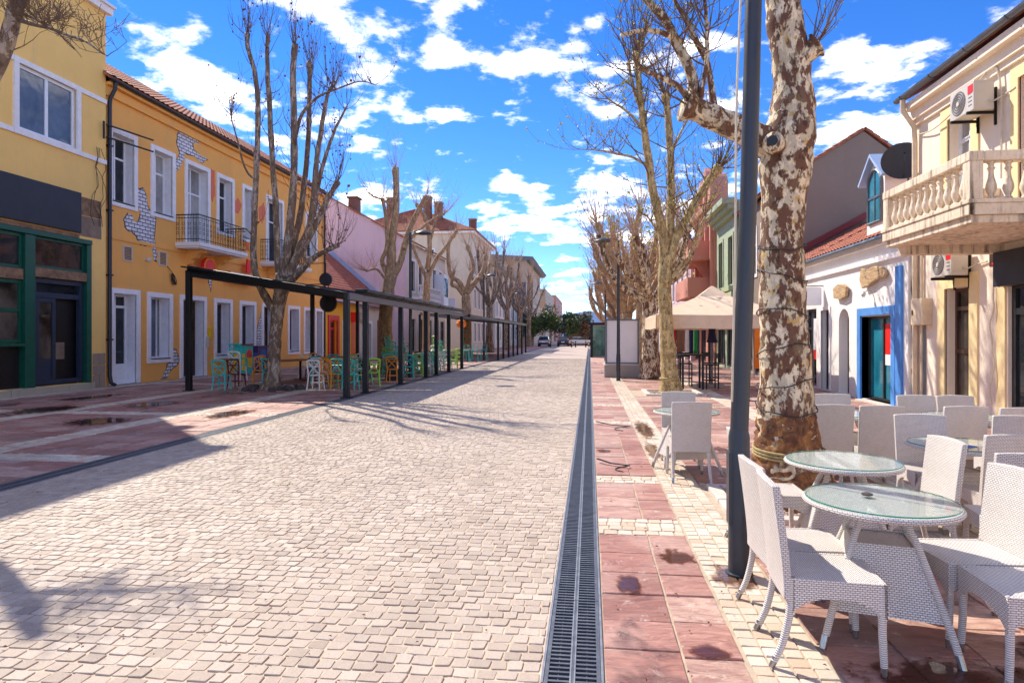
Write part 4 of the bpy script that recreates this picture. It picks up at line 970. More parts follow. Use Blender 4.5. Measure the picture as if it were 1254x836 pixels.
def white_house():
    b = thing('shop_house', 'low rough white house with a sky blue door frame and driftwood signs', 'house', (7.05, 18, 0))
    F = RIGHT(7.05)
    blue = (15.9, 17.6, .03, 2.14); arch = (18.42, 19.14, .03, 2.4); nar = (19.84, 20.5, .03, 2.42); far = (20.95, 22.0, .05, 2.5)
    wall(F, 15.16, 22.3, 0, 3.95, [blue, arch, nar, far], 6, 'white_rough', b)
    # arch spandrels
    for s_ in (0, 1):
        ua, ub = (18.42, 18.78) if s_ == 0 else (19.14, 18.78)
        pts = [(ua, 2.4), (ub, 2.4)]+[(18.78+(ua-18.78)*math.sin(k*math.pi/16), 2.04+.36*math.cos(k*math.pi/16)) for k in range(1, 9)]
        m = MB(); F.poly(m, pts, -.3, -.001); m.build('arch_spandrel', 'white_rough', b, fix=True)
    m = MB(); F.box(m, 18.42, 19.14, .03, 2.4, -.26, -.24); m.build('door', 'brown_frame', b)
    window(F, b, nar, frame='dark_frame', pane='glass_dark', mull=(.5,), trans=(.5,), fw=.08, n=-.2, name='door', surround=.03, sw=.1, bottom=False)
    window(F, b, far, frame='dark_frame', pane='glass_dark', mull=(.5,), trans=(.75,), fw=.08, n=-.16, name='shop_window')
    m = MB(); F.box(m, 21.0, 21.5, 1.2, 2.2, -.12, -.1); m.build('poster', 'poster_white', b)
    m = MB(); F.box(m, 21.0, 21.5, .9, 1.19, -.12, -.1); m.build('poster', 'poster_red', b)
    d = window(F, b, blue, frame='dark_frame', pane='glass_teal', mull=(.5,), trans=(), fw=.07, n=-.22, name='door')
    m = MB(); F.ring(m, 15.7, 17.8, .0, 2.36, .2, -.2, .05, bottom=False); m.build('door_surround', 'blue_paint', b, bevel=.008)
    m = MB(); F.box(m, 15.38, 15.66, 0, 3.25, -.01, .06); m.build('blue_pilaster', 'blue_paint', b, bevel=.008)
    m = MB(); F.box(m, 15.97, 16.7, 1.2, 1.95, -.19, -.185); m.build('poster', 'poster_red', d)
    m = MB(); F.box(m, 15.97, 16.7, .93, 1.19, -.19, -.185); m.build('poster', 'poster_white', d)
    m = MB(); F.box(m, 15.6, 17.4, -.02, .03, -.26, .25); m.build('step', 'kerb', b)
    m = MB(); F.box(m, 15.16, 22.3, 3.45, 3.58, -.01, .08); F.box(m, 15.16, 22.3, 3.86, 3.96, -.01, .1); m.build('moulding', 'trim_white', b)
    # driftwood boards
    for pts in ([(16.0, 3.12), (16.15, 3.3), (16.6, 3.36), (17.1, 3.32), (17.35, 3.38), (17.45, 3.1), (17.3, 2.86), (16.9, 2.9), (16.5, 3.02), (16.1, 3.02)], [(18.3, 2.98), (18.5, 3.06), (18.9, 3.1), (19.25, 3.0), (19.2, 2.72), (18.7, 2.66), (18.35, 2.72)]):
        m = MB(); F.poly(m, pts, .05, .13); m.build('driftwood_sign', 'drift_wood', b, bevel=.02)
    m = MB(); F.box(m, 20.3, 20.42, 2.58, 3.12, .06, .66); ls_ = m.build('light_box_sign', 'poster_white', b, bevel=.02)
    m = MB(); m.tube([F.p(20.36, 3.16, 0), F.p(20.36, 3.16, .75)], .015, 6); m.build('sign_arm', 'iron_black', ls_)
    m = MB(); m.tube([F.p(17.0, 2.75, .0), F.p(17.0, 2.8, .12), F.p(17.0, 2.72, .2)], .02, 6); m.lathe([(.03, 0), (.06, .08), (.02, .14)], F.p(17.0, 2.62, .2), 10); m.build('wall_lamp', 'ac_white', b)
    m = MB(); m.tube([F.p(15.16, 3.98, .2), F.p(22.3, 3.98, .2)], .065, 8); m.build('gutter', 'gutter_grey', b)
    tile_roof(b, (6.85, 15.16, 4.02), (6.85, 22.3, 4.02), (10.4, 22.3, 5.8), (10.4, 15.16, 5.8), mat='roof_tile')
    m = MB(); m.prism([(7.05, 3.95), (13.5, 3.95), (10.4, 5.6)], lambda x, z: (x, 15.18, z), lambda x, z: (x, 22.28, z)); m.build('gable', 'white_rough', b)
    # dormer with arched window
    D = RIGHT(7.35); dm = MB(); arc = [(.38*math.cos(a), 5.55+.38*math.sin(a)) for a in [k*math.pi/10 for k in range(11)]]
    u = 17.5
    dm.prism([(u-.52, 4.2), (u+.52, 4.2), (u+.52, 5.75), (u, 6.25), (u-.52, 5.75)], lambda a, z: D.p(a, z, 0), lambda a, z: D.p(a, z, -2.4)); do = dm.build('dormer', 'white_rough', b)
    m = MB(); m.prism([(u+.36, 4.6), *[(u+x, z) for x, z in arc], (u-.36, 4.6)], lambda a, z: D.p(a, z, .012), lambda a, z: D.p(a, z, .02)); m.build('pane', 'glass_teal', do)
    m = MB(); pth = [(u+.38, 4.58), *[(u+x, z) for x, z in arc], (u-.38, 4.58)]
    m.tube([D.p(a, z, .03) for a, z in pth]+[D.p(u+.38, 4.58, .03)], .04, 6); D.box(m, u-.02, u+.02, 4.6, 5.9, .02, .04); D.box(m, u-.36, u+.36, 5.2, 5.26, .02, .045); m.build('arched_frame', 'gutter_grey', do)
    m = MB()
    for s_ in (-1, 1): m.beam(D.p(u, 6.3, -1.1), D.p(u+s_*.68, 5.66, -1.1), 2.5, .07, up=(0, s_*.6, .8)) if False else m.hexa([D.p(u, 6.26, .16), D.p(u+s_*.68, 5.62, .16), D.p(u+s_*.68, 5.62, -2.4), D.p(u, 6.26, -2.4), D.p(u, 6.35, .16), D.p(u+s_*.72, 5.68, .16), D.p(u+s_*.72, 5.68, -2.4), D.p(u, 6.35, -2.4)])
    m.build('dormer_roof', 'copper_flash', do)
    # neighbour's low roof with red flashing under the grey gable
    tile_roof(b, (6.75, 22.3, 4.0), (6.75, 25.9, 4.0), (10.6, 25.9, 6.0), (10.6, 22.3, 6.0), mat='roof_red', name='lean_to_roof')
    F2 = RIGHT(6.95); wall(F2, 22.31, 25.9, 0, 3.95, [(23, 25.2, .1, 2.6)], 6, 'pale_plaster', b, name='annexe_wall'); window(F2, b, (23, 25.2, .1, 2.6), frame='dark_frame', mull=(.5,), trans=(.8,), name='shop_window')
    m = MB(); m.beam((6.75, 25.85, 4.25), (10.6, 25.85, 6.3), .14, .22); m.build('flashing', 'terracotta_flash', b)
white_house()
dish((7.15, 15.6, 5.62), (-.35, -.9, .25), 'dark round satellite dish beside the cream downpipe and eave', .45)
def plain_house(name, label, F, u0, u1, H, depth, wmat, roofs=None, floors=(), frame='white_frame', pane='glass_dark', smat='trim_white', ground=None, cat='house', ncol=None, surround=.04, extra=None, ww=1.0):
    c = F.p((u0+u1)/2, 0, 0); b = thing(name, label, cat, tuple(c)); holes = []
    for (z0, z1, n) in floors:
        for k in range(n):
            cu = u0+(u1-u0)*(k+.5)/n; holes.append((cu-ww/2, cu+ww/2, z0, z1))
    shop = []
    if ground:
        n, z0, z1 = ground
        for k in range(n):
            a = u0+(u1-u0)*k/n+.25; e = u0+(u1-u0)*(k+1)/n-.25; shop.append((a, e, z0, z1))
    wall(F, u0, u1, 0, H, holes+shop, depth, wmat, b)
    for h in holes: window(F, b, h, frame=frame, pane=pane, mull=(.5,), trans=(.7,), surround=surround, sw=.14, smat=smat, n=-.18)
    for h in shop: window(F, b, h, frame='dark_frame', pane='glass_dark', mull=(.33, .66), trans=(.78,), fw=.09, n=-.12, name='shop_window')
    return b
def gable_house():
    b = plain_house('gabled_house', 'tall house with a bare grey-brown gable wall above the low red roof', RIGHT(7.1), 26, 31.6, 7.3, 6, 'grey_gable', floors=[(4.3, 6.2, 3)], ground=(2, .1, 2.9))
    m = MB(); m.prism([(6.95, 0), (13.2, 0), (13.2, 7.25), (10.45, 9.5), (6.95, 7.4)], lambda x, z: (x, 25.92, z), lambda x, z: (x, 25.99, z)); m.build('gable_wall', 'grey_gable', b)
    for (a, c) in (((6.8, 7.35), (10.5, 9.65)), ((13.4, 7.35), (10.5, 9.65))): tile_roof(b, (a[0], 25.85, a[1]), (a[0], 31.6, a[1]), (c[0], 31.6, c[1]), (c[0], 25.85, c[1]))
gable_house()
def green_house():
    b = plain_house('cornice_house', 'narrow sage green house with heavy moulded cornice', RIGHT(7.0), 31.7, 36.4, 8.2, 6, 'green_plaster', floors=[(4.2, 6.6, 2)], ground=(2, .1, 3.0), frame='brown_frame', smat='green_plaster')
    F = RIGHT(7.0); m = MB(); F.box(m, 31.65, 36.45, 7.5, 7.75, -.01, .2); F.box(m, 31.6, 36.5, 7.75, 8.0, -.01, .42); F.box(m, 31.55, 36.55, 8.0, 8.28, -.01, .7); m.build('cornice', 'green_plaster', b)
    m = MB(); F.box(m, 31.65, 36.45, 3.5, 3.8, -.01, .25); m.build('string_course', 'green_plaster', b)
    for u in (32.2, 34.7): m = MB(); F.box(m, u-.2, u+1.5, 3.85, 4.1, -.01, .3); m.build('sill', 'green_plaster', b)
    m = MB(); F.box(m, 31.9, 36.2, 3.05, 3.45, .0, .9); m.build('awning_box', 'cloth_yellow', b)
green_house()
def salmon_house():
    b = plain_house('ornate_house', 'salmon pink ornate house with stepped attic gables and little balconies', RIGHT(6.9), 36.6, 43.4, 9.2, 6, 'salmon_plaster', floors=[(4.4, 7.0, 3)], ground=(3, .1, 3.0), frame='brown_frame', smat='salmon_plaster')
    F = RIGHT(6.9)
    for (u, h) in ((37.4, 10.9), (39.0, 11.6), (40.6, 11.2), (42.4, 10.8)):
        m = MB(); F.poly(m, [(u-.55, 9.0), (u+.55, 9.0), (u+.55, h-.6), (u+.3, h-.25), (u, h), (u-.3, h-.25), (u-.55, h-.6)], -.8, .12); m.build('attic_gable', 'salmon_plaster', b)
        m = MB(); F.box(m, u-.65, u-.5, 3.6, h-.7, -.01, .2); m.build('pilaster', 'salmon_plaster', b)
    m = MB(); F.box(m, 36.5, 43.5, 8.9, 9.2, -.01, .35); m.build('cornice', 'salmon_plaster', b)
    for z in (6.0, 3.9):
        m = MB(); F.box(m, 37.6, 42.8, z, z+.25, -.01, 1.3); F.box(m, 37.6, 42.8, z+.25, z+1.1, 1.2, 1.3); F.box(m, 37.6, 37.72, z+.25, z+1.1, 0, 1.2)
        m.prism([(0, z), (1.1, z), (.6, z-.3), (.2, z-.9), (0, z-1)], lambda n, q: F.p(38.4, q, n), lambda n, q: F.p(38.9, q, n)); m.build('balcony', 'salmon_plaster', b)
    m = MB(); F.box(m, 36.8, 43.2, 3.05, 3.5, .0, 1.1); m.build('awning_box', 'cloth_white', b)
salmon_house()
plain_house('pink_house', 'pale pink two storey house next to the ornate salmon house', RIGHT(6.7), 43.6, 56, 7.6, 8, 'pink_plaster', floors=[(4.4, 6.4, 5)], ground=(4, .1, 3))
b = plain_house('pale_house', 'pale house with orange hipped roof behind the pollarded trees', RIGHT(7.2), 58, 78, 8.8, 9, 'pale_plaster', floors=[(1, 3, 6), (4.2, 6.2, 6)])
tile_roof(b, (6.7, 57.6, 8.8), (6.7, 78.4, 8.8), (11.5, 74, 12), (11.5, 62, 12), mat='roof_red')
m = MB(); m.add([(6.7, 57.6, 8.8), (16.4, 57.6, 8.8), (11.5, 62, 12)], [(0, 1, 2)]); m.build('hip', 'roof_red', b, fix=False)
plain_house('cream_block', 'plain cream block far along the tree row', RIGHT(8), 80, 110, 10, 9, 'tan_plaster', floors=[(1, 3, 8), (4.2, 6.2, 8), (7.4, 9, 8)])

# ================================================================ far buildings on the left, end of the street
def pink_building():
    b = thing('gable_building', 'pale pink blank gable wall of a taller building above the red cafe roof', 'building', (-14, 54, 0))
    F = LEFT(-14.0); H = 9.0
    up = [(u, u+1.1, 5.2, 7.6) for u in (48.9, 51.2, 53.6, 56, 58.4)]; dn = [(u, u+1.6, .1, 3.0) for u in (48.7, 51.4, 54.1, 56.8, 59)]
    wall(F, 47.9, 61, 0, H, up+dn, 13, 'tan_plaster', b)
    for h in up: window(F, b, h, frame='brown_frame', pane='glass_dark', surround=.04, sw=.14, n=-.18)
    for h in dn: window(F, b, h, frame='dark_frame', pane='glass_dark', mull=(.5,), trans=(.75,), n=-.18, name='shop_window')
    m = MB(); m.prism([(-27, 0), (-14.02, 0), (-14.02, 9.05), (-20.6, 12.6), (-27, 9.2)], lambda x, z: (x, 47.8, z), lambda x, z: (x, 47.88, z)); m.build('gable_wall', 'pink_plaster', b)
    m = MB(); m.beam((-13.7, 47.8, 8.95), (-20.6, 47.8, 12.68), .3, .12); m.build('verge', 'roof_tile', b)
    tile_roof(b, (-13.6, 47.95, 8.95), (-13.6, 61.2, 8.95), (-20.6, 61.2, 12.7), (-20.6, 47.95, 12.7))
    m = MB(); F.box(m, 48.2, 55, 4.5, 4.7, -.01, 1.0); bal = m.build('balcony', 'pale_plaster', b)
    m = MB(); F.box(m, 48.2, 55, 5.5, 5.62, .85, 1.0); m.build('handrail', 'pale_plaster', bal)
    f = None; pr = baluster(MB(), (0, 0, 0), .8, .09)
    for k in range(22):
        if f is None: f = pr.build('baluster', 'pale_plaster', bal); o = f
        else: o = f.copy(); COL.objects.link(o)
        o.location = F.p(48.35+k*.31, 4.7, .92)
    m = MB(); F.box(m, 56.5, 58.4, 4.4, 7.2, .0, .9); m.build('bay_window', 'white_frame', b)
    m = MB(); F.box(m, 56.65, 58.25, 5.2, 6.9, .9, .91); m.build('pane', 'glass_sky', b)
    m = MB(); m.box(-18.9, -18.2, 48.3, 49.2, 11, 12.5); ch = m.build('chimney', 'brick_red', b)
    m = MB(); m.box(-19.0, -18.1, 48.2, 49.3, 12.5, 12.62); m.build('chimney_cap', 'brick_red', ch)
    m = MB(); F.box(m, 55.4, 55.5, 4.2, 5.6, .1, .6); m.build('red_banner', 'poster_red', b)
    m = MB(); F.box(m, 59.5, 59.62, 3.9, 5.2, .05, 1.3); m.build('projecting_sign', 'poster_white', b)
pink_building()
def tan_building():
    b = thing('hip_roof_building', 'tall tan building with a brown hipped tile roof and brick chimneys', 'building', (-13, 76, 0))
    F = LEFT(-13.0); H = 13.0; hs = []
    for z in (1, 4.8, 8.6):
        for k in range(5): u = 71+k*2.6; hs.append((u, u+1.2, z, z+2.1))
    wall(F, 69.6, 84, 0, H, hs, 16, 'tan_plaster', b)
    for h in hs: window(F, b, h, surround=.04, sw=.12, n=-.2, frame='white_frame')
    Fr = FRONT(69.5)
    m = MB(); Fr.box(m, -29, -13.05, 0, H, -.09, 0); m.build('side_wall', 'tan_plaster', b)
    for (u, z) in ((-23.6, 9.4), (-21.0, 9.4), (-18.4, 9.4), (-18.4, 5.2)):
        window(Fr, b, (u, u+1.2, z, z+1.9), n=.01, surround=.05, sw=.1)
    m = MB(); Fr.box(m, -29.3, -12.6, H, H+.3, -15, .4); m.build('eave', 'trim_white', b)
    e = H+.3; r1 = (-20.8, 75.5, 17); r2 = (-20.8, 79, 17)
    tile_roof(b, (-29.5, 69, e), (-12.4, 69, e), (r1[0]+.3, r1[1], 17), (r1[0]-.3, r1[1], 17)); tile_roof(b, (-12.4, 69, e), (-12.4, 85, e), r2, r1)
    for (x, y, z) in ((-17.3, 72, 16.9), (-18.6, 72, 17.6), (-14.4, 78, 16.0), (-23.6, 74, 18)):
        m = MB(); m.box(x-.42, x+.42, y-.42, y+.42, 14, z); ch = m.build('chimney', 'brick_red', b)
        m = MB(); m.box(x-.5, x+.5, y-.5, y+.5, z, z+.15); m.build('chimney_cap', 'concrete', ch)
tan_building()
b = plain_house('white_block', 'white flat roofed block with grey roof slab beyond the tan building', LEFT(-12.8), 86, 112, 11, 12, 'pale_plaster', floors=[(1, 3, 8), (4.4, 6.4, 8), (7.8, 9.8, 8)], cat='building')
m = MB(); m.box(-25, -12.0, 85.4, 112.5, 11, 11.5); m.build('roof', 'roof_grey', b)
m = MB(); m.box(-25, -12.82, 85.85, 85.98, 0, 11); m.build('side_wall', 'pale_plaster', b)
for (u, z) in ((-15.2, 7.8), (-15.2, 4.4), (-18.4, 7.8)): window(FRONT(85.8), b, (u, u+1.4, z, z+1.8), n=.01)
b = plain_house('office_block', 'beige modern block with a tall blue glass strip on its corner', LEFT(-11.6), 116, 150, 15.4, 12, 'beige_render', floors=[(4.4, 6.4, 9), (8, 10, 9), (11.6, 13.6, 9)], cat='building')
m = MB(); m.box(-24, -11.62, 115.85, 115.98, 0, 15.4); m.build('side_wall', 'beige_render', b)
m = MB(); m.box(-14.2, -11.5, 115.6, 115.84, 1.5, 11.4); gs = m.build('glass_strip', 'glass_sky', b)
for k in range(6): m = MB(); m.box(-14.2, -11.5, 115.55, 115.6, 1.5+k*1.95, 1.62+k*1.95); m.build('transom', 'navy_paint', gs)
window(FRONT(115.8), b, (-17.6, -15.4, 12, 13.8), n=.01)
m = MB(); m.hexa([(-25, 115, 15.4), (-10.8, 115, 15.4), (-10.8, 152, 15.4), (-25, 152, 15.4), (-25, 115, 17), (-10.2, 115, 16.0), (-10.2, 152, 16.0), (-25, 152, 17)]); m.build('roof', 'roof_grey', b)
plain_house('ochre_block', 'ochre apartment block past the office block', LEFT(-10.6), 154, 190, 13, 12, 'beige_render', floors=[(4, 6, 9), (7.5, 9.5, 9), (10.6, 12.4, 9)], cat='building')
plain_house('distant_block', 'most distant grey-pink block closing the left row', LEFT(-10.2), 194, 240, 14, 12, 'salmon_plaster', floors=[(4, 6, 9), (7.5, 9.5, 9), (10.6, 12.6, 9)], cat='building')
# low canopy across the street end
b = thing('market_canopy', 'long low canopy with terracotta roof across the street end', 'canopy', (2, 122, 0))
m = MB(); m.hexa([(-5, 119, 2.2), (14, 119, 2.2), (14, 125, 2.5), (-5, 125, 2.5), (-5, 119, 2.6), (14, 119, 2.6), (14, 125, 3.4), (-5, 125, 3.4)]); m.build('roof', 'roof_red', b)
for x in (-4.6, 0, 4.6, 9.2, 13.6): m = MB(); m.box(x-.12, x+.12, 119.3, 119.6, 0, 2.25); m.build('post', 'steel_dark', b)
m = MB(); m.box(-4.5, 13.5, 124.5, 124.7, 0, 2.3); m.build('back_wall', 'tan_plaster', b)
# leafy evergreens at the end
def leafy(label, loc, rx, rz, mats_, seed, n=2600, ls=.34, trunk=1.6):
    t_ = thing('evergreen_tree', label, 'tree', loc, group='evergreens at the street end'); r = random.Random(seed)
    m = MB(); m.tube([(loc[0], loc[1], -.05), (loc[0]+.1, loc[1], trunk), (loc[0], loc[1], trunk+rz*1.2)], [.25, .2, .06], 8); m.build('trunk', 'bark_tan', t_)
    cl = []
    for k in range(26):
        v = Vector((r.gauss(0, 1), r.gauss(0, 1), r.gauss(0, 1))).normalized(); d = r.uniform(.35, .95)
        cl.append((Vector((loc[0]+v.x*rx*d, loc[1]+v.y*rx*d, loc[2]+trunk+rz+v.z*rz*d)), r.uniform(.3, .5)*rx))
    for mi, mt in enumerate(mats_):
        g = MB()
        for k in range(n//len(mats_)):
            c, s_ = cl[(r.randrange(len(cl))//len(mats_)*len(mats_)+mi) % len(cl)]
            v = Vector((r.gauss(0, 1), r.gauss(0, 1), r.gauss(0, 1))).normalized(); p = c+v*s_*r.uniform(.6, 1.05); a = (v+Vector((r.uniform(-1, 1), r.uniform(-1, 1), r.uniform(-.6, 1)))).normalized()*ls*r.uniform(.5, 1.1); e = a.orthogonal().normalized()*ls*.38
            g.add([p, p+a*.5+e, p+a, p+a*.5-e], [(0, 1, 2, 3)])
        g.build('crown', mt, t_, fix=False)
for k, (x, y, rx, rz, lab) in enumerate(((-9.5, 106, 2.6, 2.3, 'leftmost dark evergreen beside the office block'), (-6.6, 107, 2.4, 2.7, 'full bright evergreen behind the silver car'), (-3.6, 109, 2.5, 2.4, 'dark evergreen behind the navy car'), (-1.2, 113, 2.4, 2.3, 'brownish evergreen beside the market canopy'))):
    leafy(lab, (x, y, 0), rx*.9, rz*.9, ('leaf_dark', 'leaf_mid') if k < 3 else ('leaf_brown', 'leaf_dark'), 70+k)
# mountains on the horizon
mt = MB(); N_ = 60; vs = []; r = random.Random(6)
for k in range(N_+1):
    x = -1400+2800*k/N_; h = 34+38*math.exp(-((x+40)/500)**2)+14*math.sin(k*.9)+r.uniform(-7, 7); vs += [(x, 2100, -5), (x, 2180, h), (x, 2400, -5)]
mt.add(vs, [f for k in range(N_) for f in ((k*3, k*3+3, k*3+4, k*3+1), (k*3+1, k*3+4, k*3+5, k*3+2))])
struct(mt.build('hills', 'mountain', None, smooth='all', fix=False))
# cars
def car(label, loc, rz, paint, h=1.5, L_=4.2, W=1.76):
    t_ = thing('parked_car', label, 'car', loc, rz, 'cars parked at the street end')
    hw = W/2
    side = [(-L_/2, .35), (-L_/2, .75), (-L_/2+.1, .95), (-L_/2+.9, 1.0), (L_/2-.35, .95), (L_/2-.02, .8), (L_/2, .35)]
    # body with a little tumblehome; the front points to +x, the tail to -x
    m = MB(); m.prism(side, lambda x, z: (x, -hw*(1 if z < .8 else .96), z), lambda x, z: (x, hw*(1 if z < .8 else .96), z)); m.build('body', paint, t_, local=True, bevel=.06)
    def cab(ins, up):
        lo = [(-L_/2+.25, -hw*.93+ins), (L_/2-1.05, -hw*.93+ins), (L_/2-1.05, hw*.93-ins), (-L_/2+.25, hw*.93-ins)]; hi = [(-L_/2+.75, -hw*.72+ins), (L_/2-1.9, -hw*.72+ins), (L_/2-1.9, hw*.72-ins), (-L_/2+.75, hw*.72-ins)]
        return [(x, y, .96) for x, y in lo]+[(x, y, up) for x, y in hi]
    m = MB(); m.hexa(cab(0, h-.06)); m.build('windows', 'glass_dark', t_, local=True, bevel=.03)
    m = MB(); x0 = -L_/2+.74; m.hexa([(x0-.05, -hw*.74, h-.09), (L_/2-1.85, -hw*.74, h-.09), (L_/2-1.85, hw*.74, h-.09), (x0-.05, hw*.74, h-.09), (x0+.1, -hw*.66, h), (L_/2-2.0, -hw*.66, h), (L_/2-2.0, hw*.66, h), (x0+.1, hw*.66, h)]); m.build('roof', paint, t_, local=True, bevel=.02)
    for s_ in (-1, 1):
        for x in (-L_/2+.72, L_/2-.78):
            m = MB(); m.prism([(x+.31*math.cos(a), .31+.31*math.sin(a)) for a in [k*math.pi/10 for k in range(20)]], lambda u, z: (u, s_*(hw-.2), z), lambda u, z: (u, s_*(hw+.02), z)); w = m.build('wheel', 'tyre', t_, local=True)
            m = MB(); m.prism([(x+.19*math.cos(a), .31+.19*math.sin(a)) for a in [k*math.pi/8 for k in range(16)]], lambda u, z: (u, s_*(hw+.015), z), lambda u, z: (u, s_*(hw+.03), z)); m.build('rim', 'chrome', w)
        m = MB(); m.box(-L_/2-.02, -L_/2+.14, s_*hw*.93-.16, s_*hw*.93+.05, .74, 1.0); m.build('tail_light', 'tail_light', t_, local=True, bevel=.02)
        m = MB(); m.box(L_/2-.14, L_/2+.01, s_*hw*.8-.2, s_*hw*.8+.12, .62, .78); m.build('headlight', 'chrome', t_, local=True, bevel=.02)
    m = MB(); m.box(-L_/2-.06, -L_/2+.1, -hw*.96, hw*.96, .3, .58); m.build('bumper', 'rubber', t_, local=True, bevel=.03)
    m = MB(); m.box(-L_/2-.015, -L_/2+.02, -.26, .26, .62, .74); m.build('number_plate', 'poster_white', t_, local=True)
car('silver estate car parked with its tail to the street', (-7.1, 100.5, 0), R(90), 'car_silver', 1.6)
car('navy hatchback with red tail lights parked beside the silver car', (-4.1, 100.8, 0), R(90), 'car_navy', 1.55)
car('white car parked crosswise behind the navy hatchback', (-1.6, 108, 0), R(8), 'car_white', 1.45)
car('grey car under the terracotta market canopy', (1.6, 113, 0), R(-10), 'car_grey', 1.45)
for k, x in enumerate((-5.6, -2.6, -2.0, -.55, .35)):
    t_ = thing('bollard', ('dark bollard between the silver and navy cars', 'dark bollard just past the navy hatchback tail', 'dark bollard in front of the white car', 'dark bollard in the open road mouth', 'dark bollard at the drain end')[k], 'bollard', (x, 92, 0), group='bollards across the road')
    m = MB(); m.lathe([(.13, 0), (.13, .04), (.085, .06), (.08, .72), (.1, .74), (.1, .8), (.07, .86), (.0, .88)], (0, 0, 0), 12, cap=False); m.build('post', 'iron_black', t_, local=True, smooth=40)
    m = MB(); m.lathe([(.086, .6), (.086, .68)], (0, 0, 0), 12, cap=False); m.build('band', 'cloth_orange', t_, local=True)

# ================================================================ trees
def grow(mb, p, d, length, r, depth, rng, up=.25, n=4, tips=None, kink=.35, nseg=4, kids=(2, 4)):
    pts = [p.copy()]; rad = [r]; d = d.normalized(); q = p.copy()
    for k in range(nseg):
        d = (d+Vector((rng.uniform(-1, 1), rng.uniform(-1, 1), rng.uniform(-.6, 1)))*kink*.5+Vector((0, 0, up*.35))).normalized()
        q = q+d*length/nseg; pts.append(q.copy()); rad.append(max(.0035, r*(1-.75*(k+1)/nseg)))
    mb.tube(pts, rad, max(3, n), cap=False)
    if tips is not None: tips += pts[1:]
    if depth > 0:
        for k in range(rng.randint(*kids)):
            i = rng.randint(1, nseg); a = pts[i]; side = Vector((rng.uniform(-1, 1), rng.uniform(-1, 1), rng.uniform(-.2, .9)))
            grow(mb, a, (d*.6+side), length*rng.uniform(.45, .8), max(.004, rad[i]*.6), depth-1, rng, up, n-1, tips, kink, nseg, kids)
class Tree:
    def __init__(s, label, loc, bark, twig, group=None, name='plane_tree'):
        s.t = thing(name, label, 'tree', loc, group=group); s.bark = bark; s.twigmat = twig; s.trunk = MB(); s.tw = MB(); s.tips = []
        s.rng = random.Random(int(abs(loc[0]*131+loc[1]*17)*10))
    def limb(s, pts, rad, n=10, rough=.0, twigs=0, tl=.9, tr=.014, depth=1, start=.35, up=.35, end_burst=0, knob=0):
        P, Rr = smoothpts(pts, rad, 5); rg_ = s.rng
        Rr = [r*(1+rg_.uniform(-rough, rough)) for r in Rr]
        if knob: Rr[-1] *= 1.25; Rr[-2] *= 1.3; Rr[-3] *= 1.1
        s.trunk.tube(P, Rr, n)
        for k in range(twigs):
            i = int(len(P)*rg_.uniform(start, 1)); i = min(i, len(P)-1)
            d = Vector((rg_.uniform(-1, 1), rg_.uniform(-1, 1), rg_.uniform(-.1, 1)))
            grow(s.tw, P[i], d, tl*rg_.uniform(.5, 1.2), tr*rg_.uniform(.6, 1.2), depth, rg_, up, 4, s.tips)
        ax = (P[-1]-P[-4]).normalized()
        for k in range(end_burst):
            d = ax*1.0+Vector((rg_.uniform(-1, 1), rg_.uniform(-1, 1), rg_.uniform(-.1, 1)))*.9
            grow(s.tw, P[-1]-ax*rg_.uniform(0, .15), d, tl*rg_.uniform(.7, 1.5), tr*rg_.uniform(.7, 1.1), depth, rg_, up, 4, s.tips)
        return P
    def buds(s, mat, n, size):
        if not s.tips or n <= 0: return
        mb = MB(); rg_ = s.rng
        for k in range(n):
            p = s.tips[rg_.randrange(len(s.tips))]; z = size*rg_.uniform(.5, 1.3)
            a = Vector((rg_.uniform(-1, 1), rg_.uniform(-1, 1), rg_.uniform(-1, 1))).normalized()*z; c = a.orthogonal().normalized()*z*.6
            e = a.cross(c).normalized()*z*.25
            mb.add([p, p+a*.5+c+e, p+a, p+a*.5-c+e], [(0, 1, 2), (0, 2, 3)])
        mb.build('leaves', mat, s.t, fix=False, kind='stuff')
    def finish(s):
        from mathutils import noise as mn
        s.trunk.v = [tuple(Vector(v)+mn.noise_vector(Vector(v)*2.6)*.022+mn.noise_vector(Vector(v)*9)*.007) for v in s.trunk.v]
        o = s.trunk.build('trunk', s.bark, s.t, smooth='all', fix=False)
        if s.tw.v: s.tw.build('crown', s.twigmat, s.t, fix=False)
        return s.t
def wires(pts_fn, zs, t_, tilt=.12, r=.009):
    """fairy light cable wound round a trunk; pts_fn(z) -> (cx, cy, radius)"""
    for k, z in enumerate(zs):
        p = []
        for j in range(25):
            a = 2*math.pi*j/24; zz = z+tilt*math.sin(a+k*1.3)+.01*math.sin(5*a+k); cx, cy, rr = pts_fn(zz); p.append((cx+(rr+.008)*math.cos(a), cy+(rr+.008)*math.sin(a), zz))
        m = MB(); m.tube(p, r, 5)
        for j in range(0, 24, 3): m.lathe([(.003, 0), (.007, .008), (.003, .02)], (p[j][0]*1.0, p[j][1], p[j][2]-.03), 5)
        m.build('light_cable', 'cable', t_)

